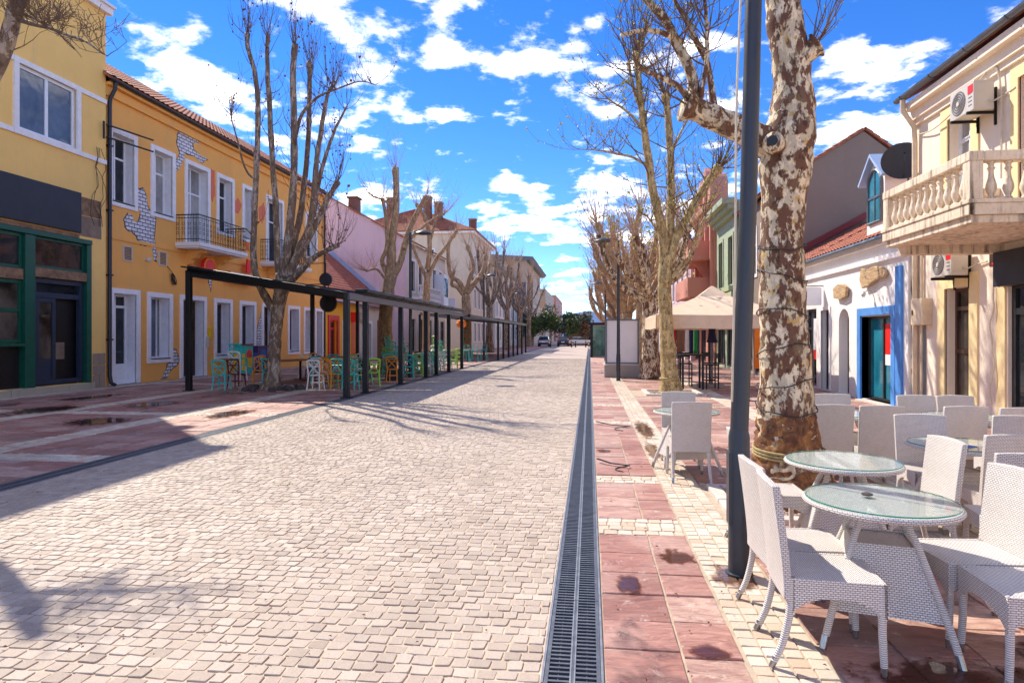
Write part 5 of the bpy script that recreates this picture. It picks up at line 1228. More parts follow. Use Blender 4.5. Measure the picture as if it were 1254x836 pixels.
# --- the big mottled plane tree beside the wicker tables
T = Tree('large plane tree with mottled cream and brown bark beside the wicker tables', (2.07, 6.65, 0), 'bark_plane', 'twig', 'plane trees')
c = [(2.02, 6.65, 0.01), (1.98, 6.65, 0.31), (1.97, 6.65, 0.6), (1.95, 6.65, 0.92), (1.94, 6.65, 1.33), (1.92, 6.65, 1.74), (1.91, 6.65, 2.15), (1.91, 6.65, 2.56), (1.92, 6.65, 2.96), (1.94, 6.65, 3.33), (1.98, 6.65, 3.62), (2, 6.65, 3.86), (2.01, 6.65, 4.18), (1.98, 6.65, 4.51), (1.93, 6.65, 4.84), (1.91, 6.65, 5.25), (1.89, 6.65, 5.91)]
rr = [.44, .34, .295, .265, .245, .23, .215, .205, .21, .24, .25, .21, .18, .17, .165, .16, .15]
c[0] = (c[0][0], 6.65, -.06)
P_ = T.limb(c, rr, 22, .05)
T.limb([(1.94, 6.65, 3.47), (1.72, 6.61, 3.6), (1.5, 6.57, 3.69), (1.29, 6.53, 3.79), (1.11, 6.49, 3.86), (0.93, 6.45, 3.92)], [.17, .145, .13, .125, .12, .125], 14, .05, twigs=3, tl=.5, knob=1)
T.limb([(1.01, 6.5, 3.91), (1.02, 6.483, 4.1), (0.97, 6.467, 4.29), (0.87, 6.45, 4.52), (0.73, 6.433, 4.8), (0.53, 6.417, 4.99), (0.39, 6.4, 5.22)], [.075, .062, .055, .05, .042, .035, .03], 9, .05, twigs=16, tl=.55, tr=.011, depth=1)
T.limb([(1.24, 6.5, 3.86), (1.22, 6.52, 4.03), (1.14, 6.54, 4.41), (1, 6.56, 4.72), (0.86, 6.58, 5.05), (0.8, 6.6, 5.38)], [.045, .034, .03, .026, .022, .02], 8, .04, twigs=14, tl=.5, tr=.009)
T.limb([(1.09, 6.45, 3.91), (1.11, 6.412, 4.13), (1.14, 6.375, 4.42), (1.1, 6.338, 4.89), (1.12, 6.3, 5.19)], [.03, .022, .02, .016, .014], 7, .04, twigs=12, tl=.5, tr=.008)
T.limb([(1.02, 6.45, 3.91), (0.87, 6.367, 4.06), (0.7, 6.283, 4.13), (0.48, 6.2, 4.22)], [.04, .03, .026, .02], 7, .04, twigs=8, tl=.45, tr=.009)
T.limb([(0.91, 6.45, 4.55), (0.73, 6.333, 4.6), (0.53, 6.217, 4.57), (0.29, 6.1, 4.48)], [.035, .03, .026, .02], 7, .04, twigs=6, tl=.4, tr=.008)
T.limb([(2.05, 6.6, 4.37), (2.14, 6.575, 4.45), (2.21, 6.55, 4.5)], [.10, .085, .09], 12, .08, end_burst=9, tl=.42, tr=.008, knob=1)
T.limb([(1.88, 6.6, 3.51), (1.79, 6.45, 3.5), (1.72, 6.3, 3.49)], [.12, .10, .09], 14, .03)
kp = (1.72, 6.3, 3.5)
m = MB(); m.tube([(kp[0]+.004, 6.31, kp[2]), (kp[0], 6.285, kp[2])], [.05, .048], 14); m.build('knot_hollow', 'door_dark', T.t)
# limbs above the frame that throw the shade
for q in range(5):
    a = q*1.3; T.limb([(2.0+.1*math.cos(a), 6.6, 5.2), (2.0+1.0*math.cos(a), 6.6+1.0*math.sin(a), 6.4), (2.0+1.6*math.cos(a), 6.6+1.6*math.sin(a), 8.2)], [.12, .08, .04], 8, .05, twigs=8, tl=.8)
T.buds('bud_green', 520, .025)
T.finish()
bm_ = MB(); bp = []
bp = [(2.04, 6.65, -0.04), (1.99, 6.65, 0.19), (1.97, 6.65, 0.43), (1.96, 6.65, 0.68), (1.95, 6.65, 0.88)]
P2, R2 = smoothpts([(bp[0][0], 6.65, -.05)]+bp[1:], [.50, .39, .325, .29, .26], 6); rb = random.Random(2)
for k in range(len(P2)): pass
bm_.tube(P2, [r*1.0 for r in R2], 30)
for i, v in enumerate(bm_.v):
    k = 1+rb.uniform(-.07, .07); cx, cy = 2.05, 6.65; bm_.v[i] = (cx+(v[0]-cx)*k, cy+(v[1]-cy)*k, v[2]+rb.uniform(-.01, .01))
bm_.build('rough_base', 'bark_base', T.t, smooth='all', fix=False)
def trunk_at(z):
    i = min(range(len(P_)), key=lambda k: abs(P_[k].z-z)); j = min(max(i, 1), len(P_)-2)
    base = {True: 0, False: 0}[True]
    rz = float(np.interp(z, [p[2] for p in c], rr)); return P_[j].x, P_[j].y, rz*1.05
wires(trunk_at, [.95, 1.2, 1.5, 1.85, 2.25, 2.55], T.t, .07, .006)
m = MB()
for k in range(3):
    m.tube([(trunk_at(.45)[0]+.335*math.cos(a), 6.65+.335*math.sin(a), .47+.03*k+.02*math.sin(a)) for a in [j*math.pi/14 for j in range(29)]], .013, 6)
m.build('rope', 'rope', T.t)

# --- second tree on the right, yellowish bark
T = Tree('yellow-barked plane tree with rope at its foot, beside the beige parasol', (2.34, 18.8, 0), 'bark_yellow', 'twig', 'plane trees')
c = [(2.34, 18.8, -0.02), (2.29, 18.8, 0.5), (2.25, 18.8, 1.2), (2.2, 18.8, 2.03), (2.15, 18.8, 2.85), (2.18, 18.8, 3.44), (2.2, 18.8, 3.98)]; c[0] = (c[0][0], 18.8, -.05)
T.limb(c, [.36, .25, .22, .20, .20, .21, .19], 16, .05)
T.limb([(2.15, 18.8, 3.68), (2.08, 18.717, 4.61), (1.81, 18.633, 5.77), (1.69, 18.55, 6.55), (1.52, 18.467, 7.72), (1.4, 18.383, 8.74), (1.31, 18.3, 9.66)], [.15, .14, .12, .11, .10, .09, .09], 11, .06, twigs=30, tl=1.5, tr=.022, end_burst=12, knob=1)
T.limb([(2.2, 18.8, 3.68), (2.31, 18.9, 4.59), (2.36, 19, 6.32), (2.28, 19.1, 8.05), (2.22, 19.2, 8.76)], [.15, .13, .115, .10, .10], 11, .06, twigs=26, tl=1.5, tr=.022, end_burst=12, knob=1)
T.limb([(2.25, 18.8, 3.68), (2.41, 18.82, 4.31), (2.71, 18.84, 4.92), (3.04, 18.86, 5.51), (3.41, 18.88, 6.09), (3.71, 18.9, 6.49)], [.16, .14, .125, .12, .115, .12], 11, .06, twigs=22, tl=1.4, tr=.02, end_burst=16, knob=1)
T.limb([(2.28, 18.7, 3.2), (2.5, 18.625, 3.54), (2.81, 18.55, 3.9), (3.02, 18.475, 4.53), (3.27, 18.4, 5.06)], [.07, .06, .05, .04, .03], 8, .05, twigs=14, tl=1.2, tr=.016)
T.limb([(1.73, 18.5, 6.44), (1.22, 18.333, 6.7), (0.53, 18.167, 6.83), (-0.14, 18, 6.88)], [.05, .035, .026, .014], 7, .05, twigs=18, tl=1.1, tr=.012)
T.limb([(1.52, 18.4, 7.47), (1.1, 18.333, 7.97), (0.6, 18.267, 8.3), (0.3, 18.2, 8.56)], [.05, .035, .026, .014], 7, .05, twigs=18, tl=1.1, tr=.012)
T.limb([(1.47, 18.4, 7.93), (1.23, 18.5, 8.8), (1.12, 18.6, 9.55)], [.05, .04, .04], 7, .05, end_burst=10, tl=1.2, tr=.016)
T.limb([(2.34, 19, 6.91), (2.69, 19.167, 7.67), (2.95, 19.333, 8.19), (3.09, 19.5, 8.98)], [.05, .035, .026, .02], 7, .05, twigs=12, end_burst=8, tl=1.2, tr=.014)
T.limb([(2.25, 19, 4.3), (1.83, 18.75, 4.86), (1.57, 18.5, 5.12)], [.04, .03, .02], 6, .05, twigs=10, tl=1.0, tr=.012)
T.buds('bud_green', 2400, .06)
T.finish()
m = MB(); m.tube([(2.29+.26*math.cos(a), 18.8+.26*math.sin(a), .42) for a in [j*math.pi/12 for j in range(25)]], .035, 6); m.build('rope', 'rope', T.t)

# --- pollards
def pollard(label, loc, trunk_h, r, bark, twig, seed, nl=5, spread=1.6, top=4.0, tw=14, tl=1.2, burst=12, group='plane trees', lean=0, leaf=None, nleaf=0, ls=.05, tr=.02):
    T = Tree(label, loc, bark, twig, group); T.rng = random.Random(seed); rg_ = T.rng
    x, y, _ = loc
    T.limb([(x, y, -.05), (x+lean*.2, y, trunk_h*.35), (x+lean*.6, y+.1, trunk_h*.7), (x+lean, y, trunk_h)], [r*1.5, r*1.08, r, r*1.02], 12, .06)
    for k in range(nl):
        a = 2*math.pi*k/nl+rg_.uniform(-.4, .4); s_ = spread*rg_.uniform(.55, 1.15); h = top*rg_.uniform(.65, 1.05)
        p0 = Vector((x+lean, y, trunk_h-.1)); p1 = p0+Vector((math.cos(a)*s_*.5, math.sin(a)*s_*.5, h*.25)); p2 = p0+Vector((math.cos(a)*s_*.85+rg_.uniform(-.2, .2), math.sin(a)*s_*.85, h*.6)); p3 = p0+Vector((math.cos(a)*s_+rg_.uniform(-.3, .3), math.sin(a)*s_, h))
        T.limb([p0, p1, p2, p3], [r*.62, r*.52, r*.42, r*.36], 8, .08, twigs=tw, tl=tl, tr=tr, end_burst=burst, knob=1)
        if rg_.random() < .8:
            b = a+rg_.choice((-1, 1))*rg_.uniform(.5, 1.0); q1 = p1+Vector((math.cos(b)*s_*.5, math.sin(b)*s_*.5, h*.2)); q2 = q1+Vector((math.cos(b)*s_*.25, math.sin(b)*s_*.25, h*.28))
            T.limb([p1, q1, q2], [r*.4, r*.34, r*.3], 7, .08, twigs=tw//2, tl=tl, tr=tr, end_burst=burst, knob=1)
    if leaf: T.buds(leaf, nleaf, ls)
    return T.finish()

# --- tree in front of the orange house
T = Tree('tall multi-stemmed bare tree standing in front of the orange house', (-9.73, 18.46, 0), 'bark_grey', 'twig', 'plane trees')
Y = 18.46
c = [(-9.7, 18.46, -0.07), (-9.62, 18.46, 0.38), (-9.57, 18.46, 1.18), (-9.52, 18.46, 1.92), (-9.44, 18.46, 2.55), (-9.33, 18.46, 3.12), (-9.31, 18.46, 3.55)]; c[0] = (c[0][0], 18.46, -.05)
T.limb(c, [.36, .23, .19, .185, .205, .225, .2], 16, .06)
kw = dict(twigs=16, tl=1.0, tr=.014, start=.4, up=.9)
T.limb([(-9.49, 18.4, 2.3), (-9.74, 18.378, 2.72), (-9.99, 18.356, 3.17), (-10.16, 18.333, 3.79), (-10.15, 18.311, 4.96), (-10.06, 18.289, 6.62), (-9.99, 18.267, 8.69), (-10.09, 18.244, 9.61), (-10.28, 18.222, 10.35), (-10.3, 18.2, 10.79)], [.13, .125, .11, .1, .09, .085, .08, .07, .065, .06], 10, .06, end_burst=9, knob=1, **kw)
T.limb([(-9.38, 18.5, 3.3), (-9.5, 18.533, 3.88), (-9.57, 18.567, 5.42), (-9.7, 18.6, 6.96), (-9.82, 18.633, 8.82), (-9.92, 18.667, 10.28), (-9.91, 18.7, 10.95)], [.11, .1, .09, .085, .075, .065, .06], 10, .06, end_burst=9, knob=1, **kw)
T.limb([(-9.25, 18.4, 3.41), (-9.08, 18.32, 4.27), (-8.86, 18.24, 6.15), (-8.79, 18.16, 7.79), (-8.78, 18.08, 9.38), (-8.69, 18, 10.31)], [.15, .125, .11, .1, .09, .075], 11, .06, end_burst=10, knob=1, **kw)
T.limb([(-9.22, 18.5, 3.3), (-9.06, 18.6, 4.31), (-8.84, 18.7, 5.43), (-8.65, 18.8, 7.56), (-8.65, 18.9, 9.29), (-8.69, 19, 10.18)], [.125, .11, .095, .085, .075, .065], 10, .06, end_burst=9, knob=1, **kw)
T.limb([(-9.12, 18.4, 3.41), (-8.67, 18.34, 4.39), (-8.31, 18.28, 5.16), (-8.1, 18.22, 6.95), (-7.8, 18.16, 8.56), (-7.62, 18.1, 8.99)], [.115, .1, .085, .075, .06, .045], 9, .06, end_burst=8, **kw)
T.limb([(-9.06, 18.5, 3.67), (-8.62, 18.675, 4.64), (-8.33, 18.85, 5.27), (-8.06, 19.025, 6), (-7.84, 19.2, 6.5)], [.14, .12, .1, .085, .08], 9, .06, end_burst=12, knob=1, **kw)
T.limb([(-9.12, 18.3, 3.16), (-8.62, 18.125, 3.55), (-8.06, 17.95, 3.96), (-7.56, 17.775, 4.15), (-7.19, 17.6, 4.26)], [.14, .11, .085, .07, .065], 9, .06, end_burst=4, **kw)
T.limb([(-8.33, 18.5, 5.28), (-8.26, 18.8, 6.59), (-7.96, 19.1, 7.93), (-7.63, 19.4, 8.92)], [.09, .07, .05, .03], 8, .06, **kw)
T.limb([(-8.91, 18.4, 7.5), (-8.59, 18.28, 8.32), (-8.08, 18.16, 8.74), (-7.59, 18.04, 8.87), (-6.67, 17.92, 9.06), (-6.14, 17.8, 8.9)], [.06, .05, .04, .03, .02, .012], 7, .05, **kw)
T.limb([(-10.04, 18.2, 6.37), (-10.26, 18, 6.7), (-10.54, 17.8, 7.99), (-10.54, 17.6, 8.64)], [.035, .028, .02, .012], 6, .05, **kw)
T.limb([(-10.14, 18.3, 4.66), (-10.24, 18.05, 4.84), (-10.35, 17.8, 4.85)], [.04, .03, .02], 6, .05)
T.buds('dead_leaf', 170, .075)
m = MB(); rs = random.Random(8)
for k in range(90):
    p = T.tips[rs.randrange(len(T.tips))]; m.tube([p, p-Vector((0, 0, .12))], .003, 3, cap=False); m.lathe([(.004, 0), (.02, .012), (.024, .03), (.014, .05), (.003, .055)], (p.x, p.y, p.z-.17), 6)
m.build('seed_balls', 'seed_ball', T.t, kind='stuff', fix=False)
T.finish()
# rocks round its foot
rs = random.Random(4)
for k in range(38):
    a = rs.uniform(0, 6.28); d = rs.uniform(.3, .8); s_ = rs.uniform(.07, .15); x = -9.73+d*math.cos(a)*1.25; y = 18.46+d*math.sin(a)
    m = MB(); vs = []
    for zz, kk in ((0, 1), (.5, .95), (1, .5)):
        for j in range(6): b = j*1.047+a; vs.append((x+s_*kk*math.cos(b)*rs.uniform(.75, 1.1), y+s_*kk*math.sin(b)*rs.uniform(.75, 1.1), zz*s_*1.1*rs.uniform(.85, 1.1)))
    m.add(vs, [(i, (i+1) % 6, 6+(i+1) % 6, 6+i) for i in range(6)]+[(6+i, 6+(i+1) % 6, 12+(i+1) % 6, 12+i) for i in range(6)]+[tuple(range(12, 18))])
    tag(m.build('edging_stone', 'brick_red' if k % 6 == 0 else 'stone_block' if k % 3 == 0 else 'dark_stone', None, fix=False), ('rusty red rough stone' if k % 6 == 0 else 'pale brown rough stone' if k % 3 == 0 else 'dark rough stone')+' in the heap round the foot of the multi-stemmed tree', 'stone', 'stones round the tree foot')

# --- left row beyond
def left_tree(label, Y, limbs, trunk, rad, bark='bark_tan', **kw):
    x = trunk[0][0]; T = Tree(label, (x, Y, 0), bark, 'twig_tan', 'plane trees')
    T.limb([(x, Y, -.05)]+trunk, [rad[0]*1.25]+rad, 12, .06)
    for pts, r_ in limbs: T.limb(pts, r_, 9, .08, twigs=kw.get('tw', 10), tl=kw.get('tl', 1.0), tr=.016, end_burst=kw.get('eb', 7), knob=1, start=.5)
    return T.finish()
left_tree('pollarded bare tree with one tall straight leader by the red cafe roof', 30.3, [
  ([(-9.7, 30.3, 4.57), (-9.59, 30.2, 6.2), (-9.35, 30.1, 8.17), (-9.36, 30, 9.81)], [.26, .2, .17, .14]), ([(-9.62, 30.3, 4.57), (-9.25, 30.425, 5.26), (-9, 30.55, 6.36), (-8.53, 30.675, 7.58), (-7.99, 30.8, 8.56)], [.22, .18, .15, .13, .11]),
  ([(-9.79, 30.3, 4.58), (-10.08, 30.175, 5.29), (-9.79, 30.05, 6.06), (-9.83, 29.925, 7.55), (-9.95, 29.8, 8.28)], [.15, .12, .1, .09, .08]), ([(-9.87, 30.3, 4.3), (-10.28, 30.05, 4.88), (-10.77, 29.8, 4.78)], [.09, .06, .04]), ([(-9.04, 30.3, 5.89), (-8.66, 30.533, 6.51), (-7.77, 30.767, 7.34), (-7.13, 31, 7.69)], [.1, .08, .06, .04]),
  ([(-9.47, 30.2, 7.28), (-9.66, 29.9, 8.02), (-10.41, 29.6, 8.37)], [.07, .05, .03])],
  [(-9.91, 30.3, 0.89), (-9.95, 30.3, 2.49), (-9.83, 30.3, 3.85), (-9.66, 30.3, 4.65)], [.36, .33, .31, .3])
left_tree('slim pale bare tree beside the grey lamp post and pergola', 38.5, [
  ([(-9.98, 38.5, 5.74), (-9.8, 38.4, 7.24), (-9.98, 38.3, 8.74), (-10.58, 38.2, 9.74)], [.18, .15, .12, .1]), ([(-9.93, 38.5, 5.24), (-9.46, 38.667, 6.36), (-8.77, 38.833, 7.29), (-8.19, 39, 8.22)], [.16, .13, .1, .08]), ([(-10.04, 38.5, 5.24), (-10.49, 38.25, 6.33), (-10.78, 38, 7.2)], [.13, .1, .08]), ([(-9.88, 38.5, 7.26), (-9.52, 38.5, 8.51), (-9.42, 38.5, 9.52)], [.1, .08, .06])],
  [(-10.04, 38.5, 0.94), (-10.04, 38.5, 3.22), (-9.98, 38.5, 5.49)], [.26, .23, .21])
left_tree('low pollarded tree with knobbly crossing boughs in front of the tan gable wall', 50, [
  ([(-9.9, 50, 4.97), (-10.34, 49.9, 5.95), (-11.05, 49.8, 6.6), (-11.16, 49.7, 8.86), (-10.67, 49.6, 9.62)], [.25, .2, .17, .15, .14]), ([(-9.76, 50, 4.97), (-9.07, 50.2, 5.96), (-8.45, 50.4, 6.95), (-8.28, 50.6, 8.15)], [.26, .2, .18, .15]), ([(-9.83, 50, 4.97), (-9.5, 50, 6.27), (-9.17, 50, 7.24), (-9.7, 50, 8.88)], [.22, .18, .15, .12]), ([(-9.83, 50, 4.65), (-10.42, 49.667, 5.47), (-10.81, 49.333, 5.71), (-10.55, 49, 6.83)], [.17, .14, .12, .1]), ([(-8.84, 50, 6.27), (-8.2, 50.5, 6.43), (-8.01, 51, 7.54)], [.14, .12, .1])],
  [(-9.76, 50, 0.74), (-9.76, 50, 3.34), (-9.83, 50, 4.84)], [.42, .38, .36], bark='bark_tan', tl=1.2)
for k, (px, Y_) in enumerate(((-9.8, 62), (-9.6, 74), (-9.4, 86), (-9.3, 98))):
    pollard('%s pollarded pale bare tree beyond the knobbly one, along the far pergola' % ('first', 'second', 'third', 'fourth')[k], (px, Y_, 0), 4.6, .33, 'bark_grey', 'twig_tan', 20+k, 5, 2.2, 5.5, 8, 1.6, 8, tr=.03)
# --- right row beyond
for k, (x, y) in enumerate(((2.3, 24.75), (2.5, 31), (2.2, 38), (2.4, 45.5), (2.1, 54), (2.2, 64), (2.0, 76))):
    pollard(('dark trunked plane tree just behind the white panel', 'broad pollarded tree with knobbed boughs above the dark kiosk', 'pollarded plane tree with yellow-green buds behind the knobbed tree', 'dense twiggy tree rising behind the glass kiosk', 'fifth bare tree in the row running past the kiosk', 'sixth bare tree in the row running past the kiosk', 'last bare tree at the far end of the kiosk row')[k],
        (x, y, 0), 3.0+.3*(k % 2), .3, 'bark_tan' if k else 'bark_plane', 'twig_tan', 40+k, 6, 2.0, 4.3 if k else 3.0, 9, 1.5, 8, leaf='bud_green' if k in (0, 2, 3) else None, nleaf=1400 if k == 2 else 600, ls=.09, tr=.022, lean=.0)
# --- tree outside the frame on the left whose bough hangs into view and whose shade falls on the road
T = Tree('bare tree left of the yellow house, one bough reaching across its window', (-8.5, 7.5, 0), 'bark_grey', 'twig', 'plane trees')
T.limb([(-8.5, 7.5, -.05), (-8.45, 7.5, 1), (-8.5, 7.55, 2.4), (-8.5, 7.5, 3.6)], [.4, .3, .27, .26], 12, .06)
b0 = [(-7.97, 7.6, 4.93), (-7.77, 7.6, 5.4), (-7.63, 7.6, 5.79), (-7.53, 7.6, 6.11), (-7.47, 7.6, 6.64)]
T.limb([(-8.5, 7.5, 3.3), (-8.2, 7.55, 4.0)]+b0, [.16, .13, .10, .10, .095, .09, .06], 11, .06, twigs=6, tl=.5)
T.limb([(-7.59, 7.6, 5.87), (-7.34, 7.56, 5.77), (-6.98, 7.52, 5.64), (-6.62, 7.48, 5.5), (-6.33, 7.44, 5.36), (-6.08, 7.4, 5.19)], [.035, .028, .022, .018, .014, .006], 7, .04, twigs=26, tl=.45, tr=.007, depth=2, start=.15, up=.0)
T.limb([(-7.6, 7.6, 5.98), (-7.45, 7.675, 5.92), (-7.28, 7.75, 5.84), (-7.1, 7.825, 5.7), (-6.86, 7.9, 5.44)], [.025, .02, .016, .012, .006], 6, .04, twigs=18, tl=.4, tr=.006, depth=2, start=.2, up=.0)
for q in range(6):
    a = q*1.05+.3; T.limb([(-8.5, 7.5, 3.4), (-8.5+.9*math.cos(a), 7.5+.9*math.sin(a), 5.6), (-8.5+1.7*math.cos(a), 7.5+1.7*math.sin(a), 8.2)], [.15, .1, .07], 8, .06, twigs=10, tl=1.2, end_burst=8) if abs(a-.8) > .9 else None
T.finish()

# ================================================================ pergola and its cafe
def pergola():
    t_ = thing('pergola', 'long black steel pergola with sloping awning roof along the left pavement', 'pergola', (-6.4, 16.3, 0))
    XF, XB, ZF, ZB = -6.42, -11.9, 2.82, 3.62
    def post(x, y, z, w=.15):
        m = MB(); m.box(x-w/2, x+w/2, y-w/2, y+w/2, 0, z); p = m.build('post', 'steel_dark', t_, bevel=.01)
        m = MB(); m.box(x-w*.85, x+w*.85, y-w*.85, y+w*.85, .002, .025); m.build('base_plate', 'steel_dark', p)
    fy = [16.3, 17.75, 21.2, 24.6, 26.3, 28.7, 31.7]; by = [17.75, 26.3, 31.7]
    for y in fy: post(XF, y, 2.62)
    for y in by: post(XB, y, 3.42 if y > 18 else 3.6)
    m = MB(); m.beam((XF, 16.25, 2.72), (XB, 17.75, 3.66), .15, .17); m.build('end_beam', 'steel_dark', t_, bevel=.01)
    m = MB(); m.box(XF-.07, XF+.07, 16.38, 31.85, 2.62, 2.80); m.build('front_beam', 'steel_under', t_, bevel=.01)
    m = MB(); m.box(XB-.07, XB+.07, 17.9, 31.8, 3.42, 3.62); m.build('back_beam', 'steel_dark', t_, bevel=.01)
    for y in fy[1:]: m = MB(); m.beam((XF-.08, y, 2.72), (XB+.08, y, 3.5), .1, .14); m.build('rafter', 'steel_dark', t_)
    ys = [17.3, 20.9, 24.4, 26.2, 28.6, 31.9]
    for a, b in zip(ys[:-1], ys[1:]):
        m = MB(); m.hexa([(XF+.12, a+.06, 2.83), (XB, a+.06, 3.66), (XB, b-.06, 3.66), (XF+.12, b-.06, 2.83), (XF+.12, a+.06, 2.87), (XB, a+.06, 3.70), (XB, b-.06, 3.70), (XF+.12, b-.06, 2.87)]); m.build('awning', 'steel_dark', t_)
        m = MB(); m.box(XF-.16, XF+.2, a+.04, b-.04, 2.875, 2.97); m.build('awning_cassette', 'steel_dark', t_, bevel=.015)
    m = MB(); m.tube([(XF-.6, 17.4, 2.86), (XB+.6, 18.6, 3.52)], .03, 8); m.build('roller_tube', 'steel_dark', t_)
pergola()
def pergola_far():
    t_ = thing('pergola', 'second dark steel pergola standing past the gap, with teal stools inside', 'pergola', (-6.1, 42, 0))
    XF, XB = -6.1, -11.5
    for x, ys in ((XF, (42.4, 45, 48, 51, 54, 57.5, 61)), (XB, (42.4, 51, 61))):
        for y in ys:
            m = MB(); m.box(x-.07, x+.07, y-.07, y+.07, 0, 2.6 if x == XF else 3.1); p = m.build('post', 'steel_dark', t_)
    m = MB(); m.box(XF-.07, XF+.07, 31.95, 61.1, 2.6, 2.74); m.build('front_beam', 'steel_dark', t_)
    for y in (42.4, 45, 48, 51, 54, 57.5, 61): m = MB(); m.beam((XF-.08, y, 2.68), (XB, y, 3.12), .1, .14); m.build('rafter', 'steel_under', t_)
    for a, b in zip((42.4, 48, 54), (48, 54, 61)):
        m = MB(); m.hexa([(XF+.1, a+.08, 2.76), (XB, a+.08, 3.2), (XB, b-.08, 3.2), (XF+.1, b-.08, 2.76), (XF+.1, a+.08, 2.8), (XB, a+.08, 3.24), (XB, b-.08, 3.24), (XF+.1, b-.08, 2.8)]); m.build('awning', 'steel_dark', t_)
pergola_far()
# hanging round signs
def round_sign(label, c, r, rim):
    t_ = thing('round_sign', label, 'sign', c); x, y, z = c
    m = MB(); m.prism([(x+r*math.cos(a), z+r*math.sin(a)) for a in [k*math.pi/16 for k in range(32)]], lambda u, w: (u, y-.06, w), lambda u, w: (u, y+.06, w)); m.build('disc', 'sign_dark', t_)
    if rim: m = MB(); m.tube([(x+(r+.02)*math.cos(a), y, z+(r+.02)*math.sin(a)) for a in [k*math.pi/16 for k in range(33)]], .035, 6); m.build('rim', 'wood_brown', t_)
    m = MB(); m.tube([(x, y, z+r), (x, y, z+r+.5)], .02, 6); m.tube([(x, y, z+r+.5), (x-1.2, y+.2, z+r+.5)], .02, 6); m.build('bracket', 'iron_black', t_)
round_sign('round black sign with wooden rim hanging by the red cafe door', (-11.69, 27.5, 3.12), .36, True)
round_sign('smaller plain grey round sign above the wooden-rimmed one', (-13.31, 31, 4.51), .33, False)
t_ = tag(MB().lathe([(0, .0), (.2, .06), (.28, .24), (.2, .4), (.06, .46), (.0, .46)], (-6.71, 33, 2.04), 14, cap=False).build('hanging_lantern', 'cloth_orange', None, smooth=40), 'round orange and green lantern hanging under the pergola end', 'lantern')

# bentwood cross-back chairs
def chair_parts(color):
    t_ = thing('cross_back_chair', 'x', 'chair', (0, 0, 0)); mt = 'chair_'+color
    m = MB(); m.lathe([(.0, .43), (.2, .43), (.215, .445), (.21, .465), (.0, .47)], (0, 0, 0), 14, cap=False); m.build('seat', mt, t_, local=True, smooth=40)
    for s_ in (-1, 1):
        m = MB(); m.tube([(s_*.16, -.15, .44), (s_*.19, -.19, 0)], [.024, .019], 6); m.build('leg', mt, t_, local=True)
        m = MB(); m.tube([(s_*.2, .23, 0), (s_*.17, .17, .42), (s_*.19, .2, .68), (s_*.2, .24, .88)], [.02, .024, .023, .02], 6); m.build('leg', mt, t_, local=True)
    m = MB(); m.tube([(-.2, .24, .88), (-.1, .255, .905), (.1, .255, .905), (.2, .24, .88)], .028, 6); m.tube([(-.19, .21, .72), (.19, .21, .72)], .016, 5); m.build('top_rail', mt, t_, local=True)
    m = MB(); m.tube([(-.17, .175, .46), (-.05, .2, .62), (.185, .235, .86)], .016, 5); m.tube([(.17, .175, .46), (.05, .205, .62), (-.185, .235, .86)], .016, 5); m.build('cross_back', mt, t_, local=True)
    m = MB(); m.tube([(.17*math.cos(a), .17*math.sin(a)*1.0, .22) for a in [k*math.pi/8 for k in range(17)]], .014, 5); m.build('stretcher', mt, t_, local=True)
    return t_
CH = {}
def cchair(color, x, y, rz, label, z=0):
    if color not in CH: o = CH[color] = chair_parts(color)
    else: o = copy_tree(CH[color])
    o.location = (x, y, z); o.rotation_euler = (0, 0, rz); tag(o, label, 'chair', 'cross-back cafe chairs'); return o
CN = {'teal': 'teal', 'white': 'white', 'lime': 'lime green', 'amber': 'amber', 'maroon': 'maroon', 'mint': 'mint green'}
a = (-11.12, 18, 0)
cchair('teal', a[0], a[1]+.2, R(185), 'teal cross-back chair standing alone in front of the maroon stack')
cchair('maroon', a[0]+.05, a[1]+.95, R(178), 'maroon cross-back chair, lowest of the stack by the orange house')
cchair('white', a[0]+.05, a[1]+1.02, R(178), 'white cross-back chair, middle of the stack by the orange house', .24)
cchair('teal', a[0]+.05, a[1]+1.09, R(178), 'teal cross-back chair on top of the stack by the orange house', .48)
def cafe_table(x, y, rz, L_, W, label, h=.78, style='trestle'):
    t_ = thing('cafe_table', label, 'table', (x, y, 0), rz, 'cafe tables under the pergola')
    n = 4
    for k in range(n): m = MB(); m.box(-L_/2, L_/2, -W/2+k*W/n+.004, -W/2+(k+1)*W/n-.004, h-.05, h); m.build('plank', 'table_wood', t_, local=True, bevel=.005)
    for s_ in (-1, 1):
        if style == 'trestle': m = MB(); m.hexa([(s_*L_*.3-.22, -W*.36, 0), (s_*L_*.3+.22, -W*.36, 0), (s_*L_*.3+.22, W*.36, 0), (s_*L_*.3-.22, W*.36, 0), (s_*L_*.3-.16, -W*.28, h-.05), (s_*L_*.3+.16, -W*.28, h-.05), (s_*L_*.3+.16, W*.28, h-.05), (s_*L_*.3-.16, W*.28, h-.05)]); m.build('leg', 'iron_black', t_, local=True)
        else: m = MB(); m.box(s_*L_*.36-.03, s_*L_*.36+.03, -.03, .03, .03, h-.05); m.box(s_*L_*.36-.04, s_*L_*.36+.04, -W*.35, W*.35, 0, .03); m.build('leg', 'iron_black', t_, local=True)
    return t_
cafe_table(-10.9, 22.0, R(75), 1.9, .8, 'wooden cafe table just behind the multi-stemmed tree', style='post')
cafe_table(-10.6, 25.2, R(80), 2.0, .8, 'wooden cafe table with upturned chairs near the red door', style='post')
cafe_table(-7.9, 23.2, R(10), 1.7, .8, 'wooden trestle table with black block legs inside the front posts')
cafe_table(-8.2, 27.8, R(85), 1.9, .8, 'wooden cafe table among stacked teal chairs', style='post')
cafe_table(-8.4, 30.8, R(85), 1.9, .8, 'wooden cafe table at the pergola end bay', style='post')
